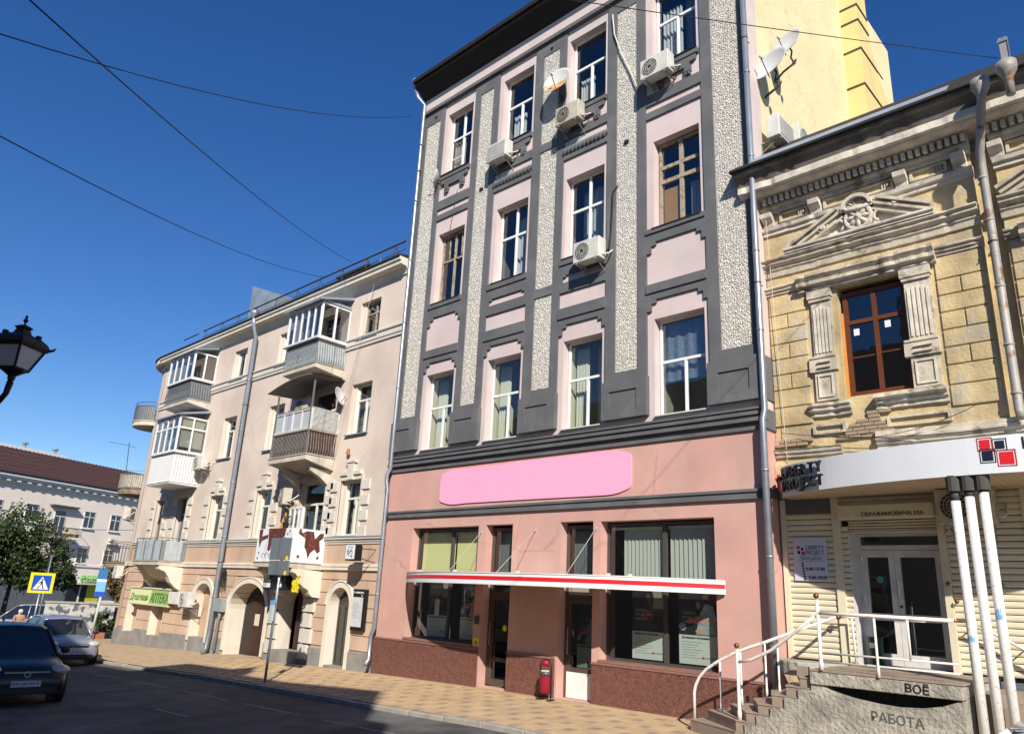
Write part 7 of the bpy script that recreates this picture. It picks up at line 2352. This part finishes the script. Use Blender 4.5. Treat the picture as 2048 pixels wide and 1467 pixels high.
    for s in (-1, 1):
        hl = MB().sphere((0, 0, 0), 1, 12, 8).xf(Matrix.Translation((L / 2 - .27, s * hw * .70, hood - .20)) @ Matrix.Rotation(s * -.35, 4, 'Z') @ Matrix.Diagonal((.20, .215, .11, 1)))
        ob('headlight', hl, mat('headlight_glass', (.42, .40, .36), .12, spec=.8), t, smooth=True, off=False)
        mr = MB().sphere((0, 0, 0), 1, 10, 7).xf(Matrix.Translation((bx1 - .22, s * (hw + .08), .98)) @ Matrix.Diagonal((.06, .10, .07, 1)))
        ob('mirror', mr, M_DARK, t, smooth=True, off=False)
        ob('tail_light', MB().box(-L / 2 + .02, -L / 2 + .16, s * hw * .78 - .08, s * hw * .78 + .08, .74, .92), M_RED, t, off=False)
        ob('fog_light', MB().lathe([(.001, .02), (.06, .02), (.06, 0)], (L / 2 - .05, s * hw * .62, .36), 10, 'x'), M_DARK, t, off=False)
    ob('grille', MB().box(L / 2 - .14, L / 2 - .03, -.42, .42, hood - .33, hood - .19), M_DARK, t, bevel=.02, off=False)
    ob('grille_bar', MB().box(L / 2 - .04, L / 2 - .02, -.40, .40, hood - .225, hood - .20), M_GALV, t, off=False)
    ob('emblem', MB().ring([(.06, -.006), (.06, .006), (.04, .006), (.04, -.006)], (L / 2 - .02, 0, hood - .245), 14, 'x'), M_GALV, t, off=False)
    ob('lower_intake', MB().box(L / 2 - .12, L / 2 + .005, -.58, .58, .26, .40), M_DARK, t, bevel=.02, off=False)
    ob('number_plate', MB().box(L / 2 + .005, L / 2 + .018, -.26, .26, .405, .52), mat('number_plate', (.45, .46, .46), .5), t, off=False)
    pm = MB()
    for k in range(8):
        pm.box(L / 2 + .018, L / 2 + .0195, -.23 + .058 * k, -.20 + .058 * k + .012 * (k % 2), .435 + .008 * (k % 3), .487)
    ob('plate_marks', pm, mat('plate_grey', (.16, .17, .2), .6), t, off=False)
    ob('wiper', MB().tube([(bx1 + .05, -.5, zb3 - .01), (bx1 - .02, .1, zb3 + .06)], .01, 5), M_DARK, t, off=False)
    return t
def paint(name, col, metal=.5):
    return mat(name, col, .25, metal=metal, spec=.6, coat=.6)
car('black_car', 'black car with a white number plate, nearest at the left edge', (-19.9, 5.15, zr(-19, 5.1) + .01), -3, mat('black_paint', (.004, .0045, .005), .32, spec=.4, coat=.25), 4.1, 1.70, 1.47)
car('silver_car', 'silver car driving behind the black one', (-29.2, 8.9, zr(-28.6, 8.8) + .01), -3, paint('silver_paint', (.27, .30, .36), .45), 4.2, 1.70, 1.45)
car('dark_car', 'dark car almost hidden behind the black one', (-27.6, 6.0, zr(-27, 6) + .01), -3, paint('dark_blue_paint', (.012, .013, .02), .3), 4.2, 1.7, 1.46)
car('suv', 'light grey off-roader seen from the side at the crossing', (-49.6, 13.1, -1.36), 254, paint('grey_paint_metal', (.36, .36, .37), .3), 4.5, 1.82, 1.70, .98, suv=True)
car('parked', 'white parked car whose roof edge shows in the lower right corner', (-1.3, 8.35, zr(-1, 8.3) - .09), 180, paint('white_car_paint', (.62, .65, .68), .0), 4.3, 1.74, 1.50)

# ================================================================== people
def person(label, loc, rz, skin, top, bottom, hair, h=1.65):
    k = h / 1.7
    t = thing('person', label, 'person', loc, R(rz))
    V = [(0, 0, .98), (0, 0, 1.15), (0, 0, 1.38), (0, .01, 1.48), (0, .02, 1.60),
         (0, -.10, .94), (.08, -.10, .52), (.0, -.10, .08), (.13, -.10, .04), (0, .10, .94), (-.02, .10, .52), (-.16, .10, .10), (-.05, .10, .05),
         (0, -.20, 1.40), (-.03, -.25, 1.12), (.10, -.22, .90), (0, .20, 1.40), (.0, .25, 1.12), (.12, .22, .92)]
    E = [(0, 1), (1, 2), (2, 3), (3, 4), (0, 5), (5, 6), (6, 7), (7, 8), (0, 9), (9, 10), (10, 11), (11, 12), (2, 13), (13, 14), (14, 15), (2, 16), (16, 17), (17, 18)]
    Rr = [.13, .12, .14, .055, .10, .095, .065, .045, .035, .095, .065, .045, .035, .06, .045, .035, .06, .045, .035]
    def skin_obj(name, idx, add, m):
        me = bpy.data.meshes.new(name)
        mp = {i: j for j, i in enumerate(idx)}
        me.from_pydata([tuple(c * k for c in V[i]) for i in idx], [(mp[a], mp[b]) for a, b in E if a in mp and b in mp], [])
        me.materials.append(m)
        o = bpy.data.objects.new(name, me)
        COL.objects.link(o)
        o.parent = t
        o.modifiers.new('skin', 'SKIN')
        for j, i in enumerate(idx):
            r_ = (Rr[i] + add) * k
            me.skin_vertices[0].data[j].radius = (r_, r_)
        me.skin_vertices[0].data[0].use_root = True
        s = o.modifiers.new('sub', 'SUBSURF')
        s.levels = s.render_levels = 2
        for p in me.polygons:
            p.use_smooth = True
        return o
    skin_obj('body', list(range(19)), 0, skin)
    skin_obj('shirt', [0, 1, 2, 13, 14, 16, 17], .014, top)
    skin_obj('trousers', [0, 5, 6, 7, 9, 10, 11], .014, bottom)
    hm = MB().sphere((0, 0, 0), .115 * k, 12, 8).xf(Matrix.Translation((-.02, .0, 1.635 * k)) @ Matrix.Diagonal((1, .95, .9, 1)))
    ob('hair', hm, hair, t, smooth=True, off=False)
    ob('nose', MB().sphere((.1 * k, .02, 1.59 * k), .018, 8, 6), skin, t, smooth=True, off=False)
person('woman with white hair and a pink top walking between the cars', (-42.1, 11.0, -1.27), 185, M_SKIN, mat('pink_top', (.36, .19, .16), .9), mat('brown_trousers', (.12, .08, .06), .9), M_HAIRW, 1.58)
person('person in dark red and black clothes by the shop entrance far left', (-56.0, 19.5, -1.62), 220, M_SKIN, mat('dark_red_coat', (.10, .02, .025), .9), mat('black_trousers', (.012, .012, .014), .9), M_INK, 1.7)

# ================================================================== far white building
fb = thing('apartment_building', 'far white building with a brown hipped roof beyond the crossing', 'building', (-79.06, 25.2, 0), R(112))
def fo(name, mb, m, par=None, **k):
    return ob(name, mb, m, par or fb, off=False, **k)
fo('wall', MB().box(-12.5, 14, 0.01, 11, -2.2, 9.6), M_FARW)
co = MB()
co.box(-12.9, 14.2, -.45, 0.01, 9.62, 9.82)
co.box(-13.0, 14.3, -.62, .3, 9.83, 10.02)
co.box(-12.7, 14.1, -.12, .012, 9.25, 9.60)
fo('cornice', co, mat('far_white_trim', (.68, .66, .62), .8))
me_b = mesh('cornice_bracket', MB().box(-.16, .16, -.42, -.12, 9.42, 9.615), mat('far_white_trim', (.68, .66, .62), .8))
k = -12.4
while k < 6:
    o = link('cornice_bracket', me_b, fb, False)
    o.location = (k, 0, 0)
    k += .95
fo('gutter', MB().tube([(-13.1, -.66, 10.1), (14.4, -.66, 10.1)], .07, 6), M_ROOFD)
rf = MB()
e0, e1, yb0, yb1, zr0, zr1 = -13.1, 14.5, -.65, 11.7, 10.03, 13.1
rf.add([(e0, yb0, zr0), (e1, yb0, zr0), (e1, yb1, zr0), (e0, yb1, zr0), (e0 + 4.6, 5.5, zr1), (e1 - 4.6, 5.5, zr1)], [(0, 1, 5, 4), (1, 2, 5), (2, 3, 4, 5), (3, 0, 4), (0, 3, 2, 1)])
fo('roof', rf, M_ROOFB)
rib = MB()
for k in range(60):
    x = e0 + .5 + k * .44
    t = min(1, max(0.05, (x - e0) / 4.6)) if x < 0 else min(1, (e1 - x) / 4.6)
    rib.tube([(x, yb0, zr0 + .02), (x, yb0 + (5.5 - yb0) * t, zr0 + (zr1 - zr0) * t + .02)], .05, 4)
for t in (.12, .28, .44, .6, .76, .92):
    rib.tube([(e0 + 4.6 * t, yb0 + (5.5 - yb0) * t, zr0 + (zr1 - zr0) * t + .015), (e1 - 4.6 * t, yb0 + (5.5 - yb0) * t, zr0 + (zr1 - zr0) * t + .015)], .03, 4)
ro = fo('roof_ribs', rib, M_ROOFB)
ro['kind'] = 'stuff'
fo('ridge_wall', MB().box(-7.8, 0, 5.9, 6.4, 12.6, 13.45), mat('far_white_trim', (.68, .66, .62), .8))
for x in (-4.4, -1.2):
    fo('roof_vent', MB().lathe([(.15, 0), (.15, .35), (.3, .4), (.25, .55)], (x, 6.1, 13.4), 8), M_GALV)
M_DWIN = mat('far_dark_glass', (.03, .035, .045), .08, spec=.8)
def fwin(x0, x1, z0, z1, lay='V'):
    w_ = fo('window', MB().box(x0, x1, -.03, .02, z0, z1).box(x0 - .08, x1 + .08, -.14, .012, z0 - .08, z0 - .005), M_WHITE)
    xm = (x0 + x1) / 2
    for a, b in ((x0 + .07, xm - .05), (xm + .05, x1 - .07)):
        for c, d_ in ((z0 + .07, z0 + (z1 - z0) * .66), (z0 + (z1 - z0) * .66 + .07, z1 - .07)):
            fo('pane', MB().box(a, b, -.038, -.031, c, d_), M_DWIN, w_)
    fo('head_strip', MB().box(x0 - .02, x1 + .02, -.045, -.031, z1 - .05, z1), M_INK, w_)  # thin black strip across the top of the window
for x in (-10.5, -7.2, -1.36, 1.6, 4.6, 7.6):
    fwin(x, x + 1.18, 6.25, 7.78)
for x in (-10.5, -7.2, -4.2, -1.3, 1.6, 4.6):
    fwin(x, x + 1.12, 3.05, 4.42)
bd_ = fo('balcony', MB().box(-4.95, -1.95, -1.0, .012, 5.05, 5.25), M_FARW)
fo('balcony_door', MB().box(-4.4, -3.2, -.03, .02, 5.25, 7.62), M_WHITE)
for a, b, c, d_ in ((-4.32, -3.85, 5.4, 7.0), (-3.75, -3.28, 5.4, 7.0), (-4.32, -3.28, 7.08, 7.54)):
    fo('door_pane', MB().box(a, b, -.04, -.031, c, d_), M_DWIN)
fo('door_hood', MB().box(-5.0, -2.3, -.5, .012, 7.86, 8.0), mat('dark_hood', (.08, .08, .09), .7))
me_r = mesh('baluster', MB().tube([(0, 0, 5.25), (0, 0, 6.05)], .02, 4), M_RUST)
for k in range(24):
    o = link('baluster', me_r, bd_, False)
    o.location = (-4.9 + .126 * k, -.95, 0)
fo('rail', MB().tube([(-4.95, 0, 6.05), (-4.95, -.95, 6.05), (-1.95, -.95, 6.05), (-1.95, 0, 6.05)], .025, 5), M_RUST, bd_)
for k, m in enumerate((M_TERRA, M_BLUE, M_YSIGN, M_TERRA, M_LEAF)):
    tag(ob('flower_box', MB().box(-4.7 + .55 * k, -4.35 + .55 * k, -.88, -.7, 5.26, 5.55).xf(Matrix.Translation((-79.06, 25.2, 0)) @ Matrix.Rotation(R(112), 4, 'Z')), m), ('terracotta flower box leftmost on the far balcony', 'blue flower box on the far balcony', 'yellow flower box on the far balcony', 'terracotta flower box between a yellow and a green one on the far balcony', 'green plant box rightmost on the far balcony')[k], 'flower box')
for x, z in ((2.05, 5.0),):
    a_ = dup(acw, (-79.06 + math.cos(R(112)) * x, 25.2 + math.sin(R(112)) * x, z), R(112), 'air conditioner below a window of the far white building', AG)
fo('string_course', MB().box(-12.5, 14, -.1, .012, 2.75, 2.9), mat('far_white_trim', (.68, .66, .62), .8))
gp_ = MB()
for k in range(5):
    fo('shopfront_panel', MB().box(-9.2 + 1.5 * k, -7.74 + 1.5 * k, -.12, .012, -1.9, 2.3), mat('grey_shopfront', (.11, .12, .135), .5, var=.1))
fo('shopfront_window', MB().box(-4.2, -2.9, -.13, -.1, 2.35, 2.72), M_DWIN)
fo('shopfront_window', MB().box(-2.6, -1.2, -.13, -.1, 2.35, 2.72), M_DWIN)
fo('entrance', MB().box(-1.5, .5, -.1, .012, -1.9, 1.15), M_INK)
fo('entrance_panel', MB().box(.5, 1.9, -.12, .012, -.3, 1.2), mat('lime_yellow_film', (.50, .48, .03), .5))
fo('entrance_panel', MB().box(.5, 1.9, -.121, .012, -1.9, -.31), M_FARW)
fo('entrance_post', MB().box(-.35, -.2, -.16, -.1, -1.9, 1.1), M_WHITED)
fo('entrance_hood', MB().box(-1.7, 2.2, -.9, .012, 1.18, 1.32), mat('pale_hood', (.5, .45, .38), .7))
sb = thing('shop_sign', 'green-lettered bank sign on the far white building', 'sign', (-79.06, 25.2, 1.5), R(112))
ob('letters', MB().box(0, .001, 0, .001, 0, .001), M_SBER, sb, off=False) if False else None
tx = text('lettering', 'СБЕР', .72, M_SBER, sb, (-.5, -.18, -.05), depth=.05, bold=.02, width=2.2, off=False)
ob('logo_disc', MB().lathe([(.001, -.08), (.36, -.08), (.36, 0)], (-1.35, -.12, .15), 18, 'y'), M_SBER, sb, off=False)
ob('logo_tick', MB().prism([(-1.55, .2), (-1.38, .05), (-1.05, .38), (-1.05, .24), (-1.38, -.1), (-1.55, .06)], -.225, -.205), M_SIGNW, sb, off=False)

# ================================================================== low wall, shrubs, trees at the far corner
lw = thing('low_wall', 'pale graffiti-covered wall at the far corner', 'wall', (-44.6, 16, -1.2))
ob('wall', MB().box(-3.2, 3.0, 0, .25, -.3, 1.75), mat('graffiti_wall', (.42, .41, .38), .9, col2=(.09, .10, .12), c2s=2.4, c2lo=.5, c2hi=.56, var=.25, vs=3), lw, off=False)
lw.rotation_euler = (0, 0, R(70))
ob('coping', MB().box(-3.25, 3.05, -.05, .3, 1.752, 1.84), M_KERB, lw, off=False)
bn = thing('planter', 'terracotta planter against the graffiti wall', 'planter', (-43.0, 14.9, -1.15))
ob('box', MB().box(-.45, .45, -.2, .2, 0, .42), M_TERRA, bn, off=False, bevel=.02)
ob('soil', MB().box(-.41, .41, -.16, .16, .40, .425), M_BARK, bn, off=False)

def tree(name, label, loc, trunk_h, crowns, nleaf, m, size=.16, group=None, cat='tree'):
    t = thing(name, label, cat, loc, 0, group)
    tb = MB()
    tb.tube([(0, 0, -.3), (.05, .02, trunk_h * .5), (.0, .1, trunk_h)], [.2, .15, .11], 8)
    for (cx, cy, cz_, r) in crowns:
        tb.tube([(0, .1, trunk_h * .85), (cx * .5, cy * .5, (trunk_h + cz_) * .5), (cx, cy, cz_)], [.09, .05, .015], 6)
        for k in range(5):
            v = Vector(rng.normal(size=3)).normalized() * r * .8
            tb.tube([(cx * .7, cy * .7, cz_ - r * .3), (cx + v.x, cy + v.y, cz_ + v.z)], [.03, .008], 4)
    ob('trunk', tb, M_BARK, t, off=False, smooth=True)
    V, F = [], []
    tot = sum(c[3] ** 2 for c in crowns)
    for (cx, cy, cz_, r) in crowns:
        nc = max(6, int(26 * r))
        cl = [(Vector(rng.normal(size=3)).normalized() * r * rng.uniform(.45, 1.0) ** .5) for _ in range(nc)]
        for _ in range(int(nleaf * r * r / tot)):
            c0 = cl[rng.integers(nc)]
            p = Vector((cx, cy, cz_)) + Vector((c0.x, c0.y, c0.z * .75)) + Vector(rng.normal(size=3)) * r * .17
            a = Vector(rng.normal(size=3)).normalized() * size * rng.uniform(.6, 1.2)
            b = a.cross(Vector(rng.normal(size=3))).normalized() * size * rng.uniform(.35, .6)
            i = len(V)
            V += [tuple(p - a), tuple(p + b), tuple(p + a), tuple(p - b)]
            F.append((i, i + 1, i + 2, i + 3))
    mb = MB()
    mb.v, mb.f = V, F
    ob('crown', mb, m, t, off=False, recalc=False)
    return t
tree('leafy_tree', 'dark green tree in front of the far white building, nearest the left edge', (-64.8, 15.8, -1.6), 3.4,
     [(0, 0, 6.6, 2.0), (.6, 1.4, 5.4, 1.7), (-.6, -1.6, 5.6, 2.0), (1.0, 2.4, 3.9, 1.3), (.2, -.4, 4.3, 1.8), (-.4, -3.0, 4.4, 2.0), (.4, 3.2, 3.0, .9), (.3, .9, 3.3, 1.3)], 15000, M_LEAF, .15)
tree('leafy_tree', 'second dark tree cut by the left edge', (-63.0, 11.6, -1.6), 3.0, [(0, 0, 5.0, 2.2), (.4, 1.0, 3.4, 1.7), (-.5, -1, 3.8, 2)], 6500, M_LEAF, .15)
tree('shrub', 'ochre and green shrub behind the corner balconies', (-45.6, 16.6, -1.2), 1.4, [(0, 0, 2.8, .9), (.3, .5, 2.0, .8), (-.3, -.4, 3.3, .7)], 3500, mat('ochre_leaf', (.13, .095, .02), .7, isl=.5), .10, cat='shrub')
tree('shrub', 'low dark shrub at the foot of the graffiti wall', (-43.9, 15.3, -1.2), .4, [(0, 0, .9, .5), (.3, .5, .7, .4)], 1500, M_LEAF, .08, cat='shrub')

# ------------------------------------------------------------------ separate pieces become separate parts
def split_islands(names):
    for o in list(bpy.data.objects):
        if o.type != 'MESH' or o.name.split('.')[0] not in names or o.data.users > 1:
            continue
        me = o.data
        n = len(me.vertices)
        par = list(range(n))
        def find(i):
            while par[i] != i:
                par[i] = par[par[i]]
                i = par[i]
            return i
        for e in me.edges:
            a, b = find(e.vertices[0]), find(e.vertices[1])
            if a != b:
                par[a] = b
        groups = {}
        for p in me.polygons:
            groups.setdefault(find(p.vertices[0]), []).append(tuple(p.vertices))
        if len(groups) < 2:
            continue
        base = o.name.split('.')[0]
        for g in groups.values():
            ids = sorted({i for f in g for i in f})
            mp = {i: j for j, i in enumerate(ids)}
            m2 = bpy.data.meshes.new(base)
            m2.from_pydata([tuple(me.vertices[i].co) for i in ids], [], [tuple(mp[i] for i in f) for f in g])
            m2.materials.append(me.materials[0])
            o2 = bpy.data.objects.new(base, m2)
            COL.objects.link(o2)
            o2.parent = o.parent
            o2.location = o.location
            for md in o.modifiers:
                n2 = o2.modifiers.new(md.name, md.type)
                n2.width, n2.segments, n2.limit_method, n2.angle_limit = md.width, md.segments, md.limit_method, md.angle_limit
        bpy.data.objects.remove(o)
split_islands({'shutter_post', 'console', 'side_belt', 'blind_panel', 'apron_panel', 'parapet', 'hand_board', 'clay_bracket', 'brick', 'door_recess', 'reveal_lining', 'bracket'})
